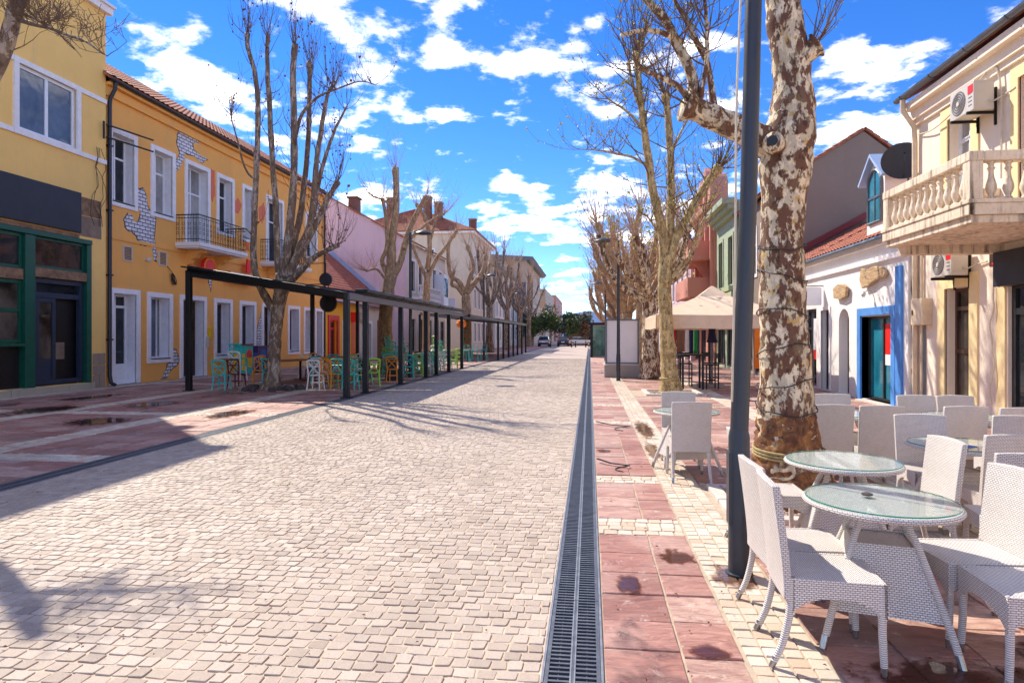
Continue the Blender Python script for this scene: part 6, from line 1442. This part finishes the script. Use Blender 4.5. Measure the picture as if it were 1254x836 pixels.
W_ = (-8.31, 18.63, 0); L1 = (-8.03, 19.6, 0)
cl = [('white', W_[0], W_[1], 182, 'white cross-back chair at the near edge of the cafe by the tree'), ('teal', W_[0]+.45, W_[1]+.75, 176, 'teal cross-back chair right behind the white one by the tree'), ('amber', W_[0]+.3, W_[1]+1.7, 170, 'amber cross-back chair behind the teal one by the tree'),
 ('lime', L1[0], L1[1], 200, 'lime green chair beside the first front post'), ('amber', -11.4, 20.9, 20, 'amber chair tucked beside the tree trunk'), ('maroon', -10.8, 20.6, 190, 'maroon chair at the table behind the tree'), ('amber', -11.9, 22.4, 85, 'amber chair on the house side of the first cafe table'),
 ('white', -8.35, 22.2, 160, 'white chair half hidden behind the second front post'), ('lime', -8.6, 22.9, 100, 'lime green chair at the end of the trestle table'), ('maroon', -10.1, 22.3, 270, 'maroon chair on the road side of the first cafe table'),
 ('amber', -11.3, 25.6, 80, 'amber chair by the red door table'), ('white', -9.7, 25.4, 260, 'white chair by the red door table'),
 ('mint', -8.0, 24.6, 10, 'mint green chair behind the trestle table'), ('amber', -7.3, 25.3, 30, 'amber chair behind the third front post'), ('teal', -7.1, 26.0, 200, 'teal chair just past the third front post'), ('teal', -7.6, 26.9, 90, 'teal chair at the road side of the fourth cafe table'),
 ('lime', -7.2, 27.6, 240, 'lime green chair near the fifth post'), ('white', -7.4, 28.4, 180, 'white chair near the fifth post'), ('maroon', -7.9, 28.9, 200, 'maroon chair between the fifth and sixth posts'), ('white', -7.0, 29.5, 190, 'white chair next to the sixth post'), ('teal', -7.5, 30.0, 160, 'teal chair next to the sixth post'), ('white', -7.0, 30.6, 175, 'white chair before the last post'), ('lime', -6.75, 31.3, 185, 'lime green chair at the last front post'), ('mint', -9.2, 28.4, 90, 'mint green chair on the house side of the fourth table'),
 ('amber', -9.0, 21.0, 175, 'amber chair between the tree and the second front post'), ('teal', -9.6, 21.6, 200, 'teal chair between the tree and the trestle table'), ('lime', -9.3, 23.8, 260, 'lime green chair midway to the red door table'), ('teal', -10.0, 24.2, 185, 'teal chair facing the red door table'), ('white', -11.2, 24.0, 10, 'white chair beside the red door table end'),
 ('teal', -6.95, 24.0, 190, 'teal chair hard by the third front post'), ('teal', -7.9, 25.7, 10, 'teal chair in the bay after the trestle table'), ('amber', -8.9, 25.2, 100, 'amber chair in the bay after the trestle table'), ('teal', -6.95, 27.2, 175, 'teal chair hard by the fifth front post'), ('white', -8.1, 29.4, 150, 'white chair by the pergola end table'), ('teal', -7.2, 31.9, 180, 'teal chair past the last front post'), ('white', -7.9, 32.6, 170, 'white chair past the last front post'),
 ('teal', -7.3, 18.9, 178, 'teal chair just behind the first front post'), ('amber', -8.1, 19.2, 165, 'amber chair just behind the white chair row'), ('lime', -7.0, 20.1, 200, 'lime green chair before the trestle table'), ('teal', -10.4, 19.8, 185, 'teal chair right of the tree trunk'), ('white', -8.9, 20.3, 172, 'white chair in the second row by the tree'), ('mint', -7.6, 20.9, 150, 'mint green chair before the trestle table'),
 ('amber', -7.0, 22.2, 182, 'amber chair at the road side of the trestle table'), ('teal', -6.9, 28.1, 178, 'teal chair between the fourth and fifth posts'), ('lime', -6.9, 25.2, 188, 'lime green chair between the third and fourth posts'), ('white', -6.9, 26.8, 172, 'white chair between the fourth and fifth posts'), ('teal', -8.2, 34.5, 90, 'teal chair out in the gap after the pergola'), ('lime', -7.4, 35.6, 200, 'lime green chair out in the gap after the pergola')]
for q in cl: cchair(q[0], q[1], q[2], R(q[3]), q[4])
for j, (x, y) in enumerate(((-8.6, 26.6), (-8.9, 29.6), (-7.7, 31.4))):
    for k, cc in enumerate((('teal', 'lime', 'teal', 'mint'), ('mint', 'teal', 'white', 'teal'), ('white', 'white', 'teal', 'lime'))[j]):
        cchair(cc, x+.03*k, y+.05*k, R(180+12*k*(-1)**k), '%s chair, %s of the %s stack under the pergola' % (CN[cc], ('lowest', 'second', 'third', 'topmost')[k], ('tall', 'middle', 'rear')[j]), .24*k)
def stool(x, y, label):
    t_ = thing('bar_stool', label, 'stool', (x, y, 0), group='teal stools in the far pergola')
    m = MB(); m.box(-.19, .19, -.19, .19, .72, .76); m.build('seat', 'chair_teal', t_, local=True, bevel=.02)
    for sx in (-1, 1):
        for sy in (-1, 1): m = MB(); m.tube([(sx*.15, sy*.15, .73), (sx*.23, sy*.23, 0)], .02, 6); m.build('leg', 'chair_teal', t_, local=True)
    m = MB(); m.tube([(-.16, .18, .74), (-.15, .22, 1.05), (.15, .22, 1.05), (.16, .18, .74)], .02, 6); m.build('backrest', 'chair_teal', t_, local=True)
for k, (x, y) in enumerate(((-7.3, 40.2), (-6.9, 41.4), (-7.6, 38.8), (-8.0, 42))): stool(x, y, ('teal bar stool at the gap between the pergolas', 'teal bar stool beside the far pergola corner post', 'teal bar stool next to the lamp post', 'teal bar stool inside the far pergola')[k])
cafe_table(-8.4, 40.2, R(20), 1.8, .9, 'dark cafe table in the gap between the pergolas', style='post')
# painted cabinets by the wall
for k, (x, y, lab) in enumerate(((-14.9, 27.2, 'purple painted utility cabinet by the orange wall'), (-14.6, 25.5, 'multicoloured painted cabinet beside the chair stack'))):
    t_ = thing('utility_cabinet', lab, 'cabinet', (x, y, 0)); s_ = .45 if k == 0 else .32
    m = MB(); m.box(x-.25, x+.25, y-s_, y+s_, .04, 1.15 if k == 0 else 1.25); m.build('casing', 'purple_paint' if k == 0 else 'chair_teal', t_, bevel=.015)
    m = MB(); m.box(x-.28, x+.28, y-s_-.03, y+s_+.03, 1.15 if k == 0 else 1.25, 1.2 if k == 0 else 1.3); m.build('lid', 'purple_paint' if k == 0 else 'maroon_cab', t_)
    pr = [(y-.2, .3), (y+.2, .3), (y+.24, .7), (y+.12, .98), (y-.1, .98), (y-.22, .7)]
    m = MB(); m.prism(pr, lambda u, z: (x+.25, u, z), lambda u, z: (x+.254, u, z)); m.build('painted_shape', 'cloth_white' if k == 0 else 'cloth_yellow', t_)
    m = MB(); m.prism([(u, .3+(z-.3)*.5+.42) for u, z in pr], lambda u, z: (x+.252, u*1.0, z), lambda u, z: (x+.257, u, z)); m.build('painted_shape', 'cloth_blue' if k == 0 else 'poster_red', t_)
    m = MB(); m.box(x-.25, x+.25, y-s_-.004, y-s_, .2, .9); m.build('painted_shape', 'cloth_blue' if k == 0 else 'cloth_yellow', t_)

# ================================================================ wicker furniture
def wicker_chair():
    t_ = thing('wicker_chair', 'x', 'chair', (0, 0, 0)); W = .215; D = .22   # faces +y; back at -y
    # backrest: slightly bowed, leaning panel
    nz, nx = 10, 6; vs = []; fs = []
    def bk(u, v):   # u -1..1, v 0..1
        z = .34+v*.56+.012*(1-u*u)*v*v; lean = -D-.01-.065*max(0, v-.1)**1.25; bow = -.022*(1-u*u)*(.3+.7*v); w = W*(1.0+.02*v)
        return u*w, lean+bow, z
    for side, off in ((0, .019), (1, -.019)):
        for j in range(nz+1):
            for i in range(nx+1):
                x, y, z = bk(-1+2*i/nx, j/nz); vs.append((x, y+off, z))
    n1 = (nz+1)*(nx+1); idx = lambda s_, j, i: s_*n1+j*(nx+1)+i
    for j in range(nz):
        for i in range(nx):
            fs.append((idx(0, j, i), idx(0, j, i+1), idx(0, j+1, i+1), idx(0, j+1, i))); fs.append((idx(1, j, i), idx(1, j+1, i), idx(1, j+1, i+1), idx(1, j, i+1)))
    for j in range(nz): fs.append((idx(0, j, 0), idx(0, j+1, 0), idx(1, j+1, 0), idx(1, j, 0))); fs.append((idx(0, j, nx), idx(1, j, nx), idx(1, j+1, nx), idx(0, j+1, nx)))
    for i in range(nx): fs.append((idx(0, nz, i), idx(0, nz, i+1), idx(1, nz, i+1), idx(1, nz, i))); fs.append((idx(0, 0, i), idx(1, 0, i), idx(1, 0, i+1), idx(0, 0, i+1)))
    m = MB(); m.add(vs, fs); m.build('backrest', 'wicker', t_, local=True, smooth=50, uv=True, bevel=.006)
    # seat: cushion-like top
    m = MB(); N = 8; vs = []; fs = []
    for j in range(N+1):
        for i in range(N+1):
            u = -1+2*i/N; v = -1+2*j/N; vs.append((u*W, -.005+v*(D+.005), .455-.016*(1-u*u)*(1-v*v)*1.0-.012*(abs(u)**8+abs(v)**8)))
    for j in range(N):
        for i in range(N): q = j*(N+1)+i; fs.append((q, q+1, q+N+2, q+N+1))
    m.add(vs, fs); b = len(m.v)
    m.add([(-W, -D-.01, .40), (W, -D-.01, .40), (W, D, .40), (-W, D, .40)], [(3, 2, 1, 0)]); m.build('seat', 'wicker', t_, local=True, smooth=50, uv=True, fix=False)
    # aprons with arched lower edge
    for k in range(4):
        a = []
        L_ = W if k < 2 else D
        for q in range(13):
            u = -1+2*q/12; a.append((u*L_, .36-.085*abs(u)**2.6))
        poly = [(-L_, .447), *a, (L_, .447)]
        if k == 0: f = lambda u, z, o=0: (u, D-o, z)
        elif k == 1: f = lambda u, z, o=0: (u, -D+o, z)
        elif k == 2: f = lambda u, z, o=0: (W-o, u, z)
        else: f = lambda u, z, o=0: (-W+o, u, z)
        m = MB(); m.prism(poly, lambda u, z: f(u, z, 0), lambda u, z: f(u, z, .018)); m.build('apron', 'wicker', t_, local=True, uv=True)
    for s_ in (-1, 1):
        m = MB(); m.tube([(s_*(W-.018), D-.02, .43), (s_*(W-.016), D-.018, .2), (s_*(W-.012), D-.012, .045)], [.02, .0185, .017], 10); l = m.build('leg', 'wicker_leg', t_, local=True, smooth=60)
        m = MB(); m.tube([(s_*(W-.012), D-.012, .06), (s_*(W-.011), D-.011, .0)], [.0165, .0155], 10); m.build('foot', 'chrome', l)
        p, r_ = smoothpts([(s_*(W-.018), -D+.005, .45), (s_*(W-.016), -D-.0, .28), (s_*(W-.012), -D-.035, .12), (s_*(W-.008), -D-.075, .03)], [.021, .019, .018, .016], 5)
        m = MB(); m.tube(p, r_, 10); l = m.build('leg', 'wicker_leg', t_, local=True, smooth=60)
        m = MB(); m.tube([(s_*(W-.009), -D-.066, .05), (s_*(W-.007), -D-.088, .0)], [.0165, .015], 10); m.build('foot', 'chrome', l)
    return t_
proto = wicker_chair()
# (x, y of the seat centre, facing angle in degrees: 0 faces away down the street, -90 faces the houses on the right)
WC = [
 (1.22, 3.49, -94, 'white wicker chair on the pale setts, back toward the drain, at the front glass table'),
 (1.24, 3.95, -88, 'white wicker chair squeezed between the lamp post and its twin at the front glass table'),
 (2.08, 3.84, 94, 'white wicker chair tucked close to the right of the front glass table, back upright'),
 (2.13, 3.38, 88, 'white wicker chair with a shaded seat, across the front table from the drain side pair'),
 (1.42, 5.2, -90, 'white wicker chair hidden behind the grey lamp post at the second glass table'),
 (2.27, 4.93, 92, 'white wicker chair on the house side of the second glass table'),
 (3.05, 6.12, 174, 'white wicker chair on the far side of the third table, seat toward the lamp post'),
 (3.14, 5.48, 5, 'white wicker chair with its broad back hiding half the third table'),
 (3.92, 7.5, 1, 'white wicker chair with its back to the third table, at the fourth table'),
 (4.02, 8.18, 180, 'white wicker chair by the meter box end of the fourth table'),
 (4.5, 8.2, 183, 'white wicker chair in front of the brown door at the fourth table'),
 (4.4, 7.42, 3, 'white wicker chair by the dark shop window at the fourth table'),
 (4.02, 6.7, -12, 'white wicker chair turned askew between the third and fourth tables'),
 (2.82, 4.65, -8, 'white wicker chair standing between the front table and the third table'),
 (2.59, 7.5, 2, 'white wicker chair right of the mottled trunk with its back to the second table'),
 (3.09, 7.46, -3, 'white wicker chair next to the one by the mottled trunk, same row'),
 (3.06, 8.25, 180, 'white wicker chair across the fifth table in front of the blue door'),
 (1.13, 7.6, 1, 'white wicker chair alone near the drain with its back to the lamp post'),
 (1.15, 8.32, 178, 'white wicker chair facing its twin across the glass table near the yellow-barked tree')]
for k, (x, y, rz, lab) in enumerate(WC):
    o = proto if k == 0 else copy_tree(proto)
    o.location = (x, y, .004); o.rotation_euler = (0, 0, R(rz)); tag(o, lab, 'chair', 'white wicker chairs')
def wicker_table():
    t_ = thing('wicker_table', 'x', 'table', (0, 0, 0)); Rr = .39
    m = MB(); m.lathe([(0, .70), (Rr-.03, .70), (Rr-.002, .705), (Rr+.006, .718), (Rr, .731), (Rr-.03, .736), (0, .736)], (0, 0, 0), 48, cap=False); m.build('table_top', 'wicker', t_, local=True, smooth=50, uv=True)
    m = MB(); m.lathe([(Rr-.012, .7455), (0.0005, .7455)], (0, 0, 0), 48, cap=False); g = m.build('glass', 'table_glass', t_, local=True, fix=False)
    m = MB(); m.lathe([(Rr-.0115, .7375), (Rr-.0095, .7385), (Rr-.0095, .7445), (Rr-.0115, .7455)], (0, 0, 0), 48, cap=False); m.build('glass_edge', 'glass_edge', g)
    a0, a1, z0, z1 = .26, .155, .19, .53
    for k in range(4):
        c, s_ = ((1, 0), (0, 1), (-1, 0), (0, -1))[k]
        def P(u, v, n): w = a0+(a1-a0)*v+n; h = (a0+(a1-a0)*v)*u; z = z0+(z1-z0)*v; return (c*w-s_*h, s_*w+c*h, z)
        m = MB(); m.add([P(-1, 0, 0), P(1, 0, 0), P(1, 1, 0), P(-1, 1, 0), P(-1, 0, -.016), P(1, 0, -.016), P(1, 1, -.016), P(-1, 1, -.016)], [(0, 1, 2, 3), (7, 6, 5, 4), (0, 4, 5, 1), (1, 5, 6, 2), (2, 6, 7, 3), (3, 7, 4, 0)]); m.build('panel', 'wicker', t_, local=True, uv=True)
    m = MB(); m.box(-a1+.01, a1-.01, -a1+.01, a1-.01, .505, .52); m.build('shelf', 'wicker', t_, local=True, uv=True)
    for sx in (-1, 1):
        for sy in (-1, 1):
            p, r_ = smoothpts([(sx*.115, sy*.115, .70), (sx*.12, sy*.12, .62), (sx*.155, sy*.155, .53), (sx*.262, sy*.262, .19), (sx*.30, sy*.30, .05)], [.018, .018, .018, .019, .018], 5)
            m = MB(); m.tube(p, r_, 10); l = m.build('leg', 'wicker_leg', t_, local=True, smooth=60)
            m = MB(); m.tube([(sx*.297, sy*.297, .065), (sx*.312, sy*.312, 0)], [.0195, .0185], 10); m.build('foot', 'chrome', l)
    return t_
pt = wicker_table()
for k, (x, y, rz, lab) in enumerate(((1.6, 3.76, -14, 'round wicker table with glass top and a pebble, between the four front chairs'), (1.83, 4.9, -12, 'round wicker glass table beside the base of the mottled tree'), (3.08, 5.75, 10, 'round wicker glass table with a blue leaflet, half hidden by a chair back'), (4.2, 7.83, 40, 'round wicker glass table in front of the brown door of the cream house'), (2.92, 7.87, 25, 'round wicker glass table right of the mottled trunk toward the blue door'), (1.17, 7.95, 15, 'round wicker glass table alone between two chairs near the drain'))):
    o = pt if k == 0 else copy_tree(pt)
    o.location = (x, y, .004); o.rotation_euler = (0, 0, R(rz)); tag(o, lab, 'table', 'round wicker tables')
m = MB(); m.lathe([(0, 0), (.028, .004), (.03, .012), (.02, .018), (0, .02)], (0, 0, 0), 12, cap=False); o = m.build('table_stone', 'dark_stone', None, smooth=40); o.location = (1.55, 3.80, .7505); tag(o, 'small flat dark stone lying on the front glass table', 'stone')
m = MB(); m.hexa([(-.1, -.07, 0), (.1, -.07, 0), (.1, .07, 0), (-.1, .07, 0), (-.1, -.07, .004), (.1, -.07, .004), (.1, .07, .004), (-.1, .07, .004)]); o = m.build('leaflet', 'cloth_blue', None); o.location = (3.0, 5.6, .7505); o.rotation_euler = (0, 0, .4); tag(o, 'blue leaflet lying on the third glass table', 'leaflet')

# ================================================================ street furniture and small things
def lamp(label, x, y, h, r0, r1, lean=(0, 0), arm=(-.55, 0)):
    t_ = thing('street_lamp', label, 'street lamp', (x, y, 0), group='grey street lamps')
    m = MB(); m.lathe([(r0*1.3, 0), (r0*1.3, .012), (r0*1.02, .016), (r0, .95), (r0*.86, 1.0)], (x, y, 0), 20); p = m.build('pole_base', 'lamp_grey', t_, smooth=40)
    m = MB(); m.box(x-r0-.006, x-r0+.03, y-.045, y+.045, .35, .85); m.build('hatch', 'lamp_grey', p, bevel=.004)
    m = MB(); m.tube([(x, y, .96), (x+lean[0]*.5, y+lean[1]*.5, h*.5), (x+lean[0], y+lean[1], h)], [r0*.86, (r0*.86+r1)/2, r1], 20); m.build('pole', 'lamp_grey', t_, smooth=50)
    tx, ty = x+lean[0], y+lean[1]; ax, ay = arm
    m = MB(); m.tube([(tx, ty, h-.35), (tx, ty, h), (tx+ax*.4, ty+ay*.4, h+.06), (tx+ax, ty+ay, h+.05)], .03, 8); m.build('arm', 'lamp_grey', t_, smooth=50)
    m = MB(); m.lathe([(.02, .14), (.1, .1), (.3, .02), (.34, -.02), (.32, -.04), (.05, -.03)], (tx+ax, ty+ay, h), 20); m.build('lamp_head', 'lamp_grey', t_, smooth=40)
    return t_
near = lamp('thick grey lamp post standing between the wicker chairs and the paving', 1.03, 4.58, 5.15, .071, .054, lean=(.13, .02))
m = MB(); m.tube(smoothpts([(1.08, 4.53, 5.0), (1.0, 4.5, 3.4), (.985, 4.49, 2.3), (.965, 4.5, 1.2)], .01)[0], .008, 6); m.build('cable', 'cable_pale', near)
lamp('slim grey lamp post in front of the blank white panel', 1.05, 23.7, 5.15, .075, .045)
lamp('grey lamp post by the glass kiosk', 1.05, 42.8, 5.15, .075, .045)
lamp('tall grey lamp post rising through the pergola by the tan facade', -7.0, 24.4, 5.7, .08, .05, arm=(.5, .1))
lamp('tall grey lamp post past the gap in the pergola', -7.0, 42, 5.7, .08, .05, arm=(.5, .1))
lamp('farthest grey lamp post beside the bare tree row', -7.2, 60, 5.7, .08, .05, arm=(.5, .1))
# blank poster panel on concrete foot
b = thing('poster_panel', 'blank white poster panel in a grey frame on a concrete foot', 'poster panel', (1.28, 25.7, 0))
F = FRONT(25.6); m = MB(); F.box(m, .58, 1.98, 0, .5, -.35, .12); m.build('concrete_foot', 'concrete', b, bevel=.02)
m = MB(); F.ring(m, .62, 1.95, .52, 2.32, .07, -.2, .0); m.build('frame', 'gutter_grey', b, bevel=.008)
m = MB(); F.box(m, .69, 1.88, .59, 2.25, -.12, -.05); m.build('sheet', 'paper_white', b)
# glass kiosk
b = thing('glass_kiosk', 'dark framed glass kiosk with green interior behind the white panel', 'kiosk', (2.6, 50.5, 0))
for (x, y) in ((.15, 49), (2.5, 49), (5.0, 49), (.15, 53), (5, 53)): m = MB(); m.box(x-.1, x+.1, y-.1, y+.1, 0, 2.45); m.build('post', 'steel_dark', b)
m = MB(); m.box(-.1, 5.25, 48.7, 53.3, 2.45, 2.65); m.build('roof', 'steel_dark', b)
for (x0, x1) in ((.25, 1.3), (1.35, 2.4), (2.6, 3.75), (3.8, 4.9)): m = MB(); m.box(x0, x1, 48.98, 49.02, .1, 2.4); m.build('pane', 'glass_green', b)
for y0 in (49.2, 51.1): m = MB(); m.box(.13, .17, y0, y0+1.75, .1, 2.4); m.build('pane', 'glass_green', b)
m = MB(); m.box(.2, 4.95, 49.0, 49.06, .95, 1.05); m.build('rail', 'steel_dark', b)
# beige parasol
b = thing('parasol', 'large square beige canvas parasol over a bar table', 'parasol', (3.92, 21.2, 0)); x, y = 3.92, 21.2; h = 1.95
m = MB(); vs = []; n = 8
def cz(u, v): 
    d = max(abs(u), abs(v)); return 3.05-.80*d**1.15+.03*abs(u)*abs(v)
for j in range(n*2+1):
    for i in range(n*2+1): u = -1+i/n; v = -1+j/n; vs.append((x+u*h, y+v*h, cz(u, v)))
w_ = n*2+1; m.add(vs, [(j*w_+i, j*w_+i+1, (j+1)*w_+i+1, (j+1)*w_+i) for j in range(n*2) for i in range(n*2)]); cn = m.build('canopy', 'canvas_beige', b, fix=False)
sl = cn.modifiers.new('thickness', 'SOLIDIFY'); sl.thickness = .012
for k in range(4):
    c, s_ = ((1, 0), (0, 1), (-1, 0), (0, -1))[k]; vs = []
    for i in range(25):
        u = -1+i/12; o = .02*math.sin(i*1.9); X_ = (x+c*(h+.004+o*.5)-s_*u*h, y+s_*(h+.004+o*.5)+c*u*h); X2 = (x+c*(h+.0+o)-s_*u*h, y+s_*(h+o)+c*u*h)
        zz = cz(c*1.0-s_*u, s_*1.0+c*u); vs += [(*X_, zz), (*X2, zz-.40)]
    m = MB(); m.add(vs, [(2*i, 2*i+2, 2*i+3, 2*i+1) for i in range(24)]); o = m.build('valance', 'canvas_beige', b, fix=False); o.modifiers.new('thickness', 'SOLIDIFY').thickness = .008
m = MB(); m.hexa([(x-.55, y-.55, 3.0-.17), (x+.55, y-.55, 2.83), (x+.55, y+.55, 2.83), (x-.55, y+.55, 2.83), (x-.03, y-.03, 3.25), (x+.03, y-.03, 3.25), (x+.03, y+.03, 3.25), (x-.03, y+.03, 3.25)]); m.build('vent_cap', 'canvas_beige', b)
m = MB(); m.tube([(x, y, .05), (x, y, 3.1)], .035, 10); m.build('pole', 'gutter_grey', b, smooth=60)
m = MB(); m.box(x-.4, x+.4, y-.4, y+.4, 0, .08); m.build('base', 'concrete', b, bevel=.01)
m = MB()
for a in range(8): m.tube([(x, y, 2.1), (x+math.cos(a*math.pi/4)*1.2, y+math.sin(a*math.pi/4)*1.2, 2.45)], .012, 4)
m.build('ribs', 'gutter_grey', b)
m = MB(); m.lathe([(.10, 0), (.19, .03), (.14, .12), (.1, .35), (.13, .55), (.05, .6)], (x, y-.02, 1.42), 9); m.build('wrapped_cloth', 'cloth_navy', b, smooth=60)
m = MB(); m.lathe([(.13, 0), (.2, .05), (.15, .14)], (x, y-.02, 1.93), 9); m.build('wrapped_cloth', 'cloth_red', b, smooth=60)
# bar table and stools
t_ = thing('bar_table', 'tall dark bar table under the beige parasol', 'table', (3.15, 20.4, 0))
m = MB(); m.box(-.38, .38, -.38, .38, 1.04, 1.08); m.build('table_top', 'steel_dark', t_, local=True, bevel=.006)
for sx in (-1, 1):
    for sy in (-1, 1): m = MB(); m.box(sx*.3-.03, sx*.3+.03, sy*.3-.03, sy*.3+.03, 0, 1.04); m.build('leg', 'steel_dark', t_, local=True)
def bstool(x, y, rz, label):
    t_ = thing('high_chair_stool', label, 'stool', (x, y, 0), rz, 'dark bar stools under the parasol')
    m = MB(); m.box(-.2, .2, -.2, .2, .72, .76); m.build('seat', 'steel_dark', t_, local=True, bevel=.01)
    for sx in (-1, 1):
        m = MB(); m.box(sx*.18-.017, sx*.18+.017, -.2, -.165, 0, .72); m.build('leg', 'steel_dark', t_, local=True)
        m = MB(); m.box(sx*.18-.017, sx*.18+.017, .165, .2, 0, 1.12); m.build('leg', 'steel_dark', t_, local=True)
        m = MB(); m.box(sx*.18-.01, sx*.18+.01, -.165, .165, .25, .28); m.build('stretcher', 'steel_dark', t_, local=True)
    m = MB(); m.box(-.163, .163, .17, .195, .95, 1.1); m.build('backrest', 'steel_dark', t_, local=True)
    m = MB(); m.box(-.163, .163, -.195, -.17, .25, .28); m.build('footrest', 'steel_dark', t_, local=True)
bstool(3.75, 20.45, R(-85), 'dark bar stool beside the parasol pole'); bstool(3.1, 21.4, R(5), 'dark bar stool behind the tall bar table'); bstool(4.0, 21.9, R(40), 'dark bar stool on the shop side of the parasol')
# clothes hanging outside the shop
b = thing('clothes_rail', 'metal rail of bright scarves and garments outside the shops', 'clothes rail', (4.6, 33.5, 0))
m = MB(); m.tube([(3.3, 33.4, 0), (3.3, 33.4, 2.05), (5.6, 33.6, 2.05), (5.6, 33.6, 0)], .025, 6); m.build('rail', 'gutter_grey', b)
rs = random.Random(3); mats_ = ['cloth_blue', 'cloth_white', 'cloth_green', 'cloth_white', 'cloth_red', 'cloth_brown', 'cloth_brown', 'cloth_white', 'cloth_navy', 'cloth_green']
for k, mt in enumerate(mats_):
    xx = 3.45+k*.215; vs = []; L_ = rs.uniform(1.2, 1.7)
    for j in range(7):
        for i in range(5): vs.append((xx-.09+.045*i, 33.45+.05*math.sin(i*2.1+k)+.008*j, 2.03-L_*j/6))
    m = MB(); m.add(vs, [(j*5+i, j*5+i+1, j*5+i+6, j*5+i+5) for j in range(6) for i in range(4)]); o = m.build('garment', mt, b, smooth='all', fix=False); o.modifiers.new('thickness', 'SOLIDIFY').thickness = .015
# feather flag and orange cloth
b = thing('feather_flag', 'narrow yellow feather flag beside the lamp post', 'flag', (3.55, 14.2, 0)); p = (5.88, 26.14, 0)
b.location = (p[0], p[1], 0)
m = MB(); m.tube([(p[0], p[1], 0), (p[0], p[1], 2.1)], .015, 6); m.build('pole', 'gutter_grey', b)
m = MB(); m.prism([(p[0]+.02, .5), (p[0]+.32, .6), (p[0]+.36, 1.3), (p[0]+.25, 1.9), (p[0]+.02, 2.08)], lambda u, z: (u, p[1]-.01, z), lambda u, z: (u, p[1]+.01, z)); m.build('flag_cloth', 'cloth_yellow', b)
p = (6.71, 26.24, 0); b = thing('sandwich_board', 'orange upright banner stand seen beside the mottled trunk', 'banner', (p[0], p[1], 0))
m = MB(); m.box(p[0]-.22, p[0]+.22, p[1]-.02, p[1]+.02, .35, 2.0); m.build('banner', 'cloth_orange', b)
for s_ in (-1, 1): m = MB(); m.tube([(p[0]+s_*.23, p[1], 0), (p[0]+s_*.23, p[1], 2.02)], .015, 6); m.build('pole', 'gutter_grey', b)
# bent black strips lying on the slabs
for k, (a, lab) in enumerate((((.32, 8.1), 'bent black metal strip lying on the red slabs nearer the lamp post'), ((.45, 11.6), 'longer bent black metal strip lying by the pale sett band'))):
    t_ = thing('metal_strip', lab, 'metal strip', (a[0], a[1], 0)); s_ = 1+.5*k
    P3 = [(-.22*s_, .28*s_, .05), (-.05*s_, .1*s_, .03), (.14*s_, .0, .03), (.18*s_, -.02, .03)]
    m = MB()
    for q, w in zip(P3[:-1], P3[1:]): m.beam(q, w, .035, .01)
    m.build('bar', 'rubber', t_, local=True)
    m = MB(); m.tube(smoothpts([(.18*s_, -.02, .03), (.02, -.1*s_, .012), (.0, -.22*s_, .012), (.08*s_, -.3*s_, .012)], .01)[0], .007, 6); m.build('cord', 'rubber', t_, local=True)
# puddles: thin sheets of water on the stones
def puddle(label, cx, cy, rx, ry, seed, z=.0085):
    n = 24; o = MB().add([(math.cos(2*math.pi*k/n), math.sin(2*math.pi*k/n), 0) for k in range(n)], [tuple(range(n))]).build('puddle', 'puddle_water', None, fix=False)
    o.location = (cx, cy, z+.0002*seed); o.scale = (rx*1.5, ry*1.5, 1); tag(o, label, 'puddle', 'puddles on the paving')
for k, q in enumerate(((.26, 4.28, .075, .15, 'small dark puddle on a slab beside the drain'), (.64, 4.85, .12, .14, 'square dark puddle across two slabs beside the pale setts'), (.62, 3.42, .09, .07, 'small oval puddle on the slab column next to the setts'), (.98, 4.5, .12, .2, 'wet patch on the setts at the foot of the lamp post'), (1.75, 3.2, .4, .22, 'dark wet patch under the front wicker table'), (2.6, 3.5, .4, .3, 'dark wet patch under the shaded wicker chair'), (.9, 9.3, .09, .6, 'long puddle on the setts reflecting the sky'), (.95, 11.4, .12, .9, 'wet strip of setts by the bent metal strip'), (.2, 9.2, .09, .12, 'tiny puddle near the drain by the metal strip'), (-7.5, 12.6, .3, .7, 'puddle in the sun beside the left drain'), (-9.4, 11.2, .5, .5, 'broad wet patch on the shaded left pavement'), (-12, 12.8, .5, .7, 'wet patch before the green shopfront'), (-10.4, 14.2, .45, .6, 'wet patch between the shopfront and the pergola post'), (-13.2, 15.6, .3, .9, 'wet streak by the shop plinth'))): puddle(q[4], *q[:4], seed=k)

# dry leaves and crumbs lying about
rs = random.Random(21); m = MB()
for k in range(420):
    if k % 3: x, y = rs.uniform(-6, 0), 3+rs.random()**2*14
    else: x, y = rs.uniform(.1, 6.5), 3+rs.random()**2*10
    a = rs.uniform(0, 6.28); s_ = rs.uniform(.006, .016); z = .011
    m.add([(x+s_*math.cos(a), y+s_*math.sin(a), z), (x+s_*.5*math.cos(a+1.6), y+s_*.5*math.sin(a+1.6), z+s_*.4), (x-s_*math.cos(a), y-s_*math.sin(a), z), (x+s_*.5*math.cos(a-1.6), y+s_*.5*math.sin(a-1.6), z+s_*.5)], [(0, 1, 2, 3)])
o = m.build('fallen_leaves', 'dead_leaf', None, fix=False, kind='stuff'); tag(o, 'tiny dry leaves and crumbs scattered over the paving', 'leaves')
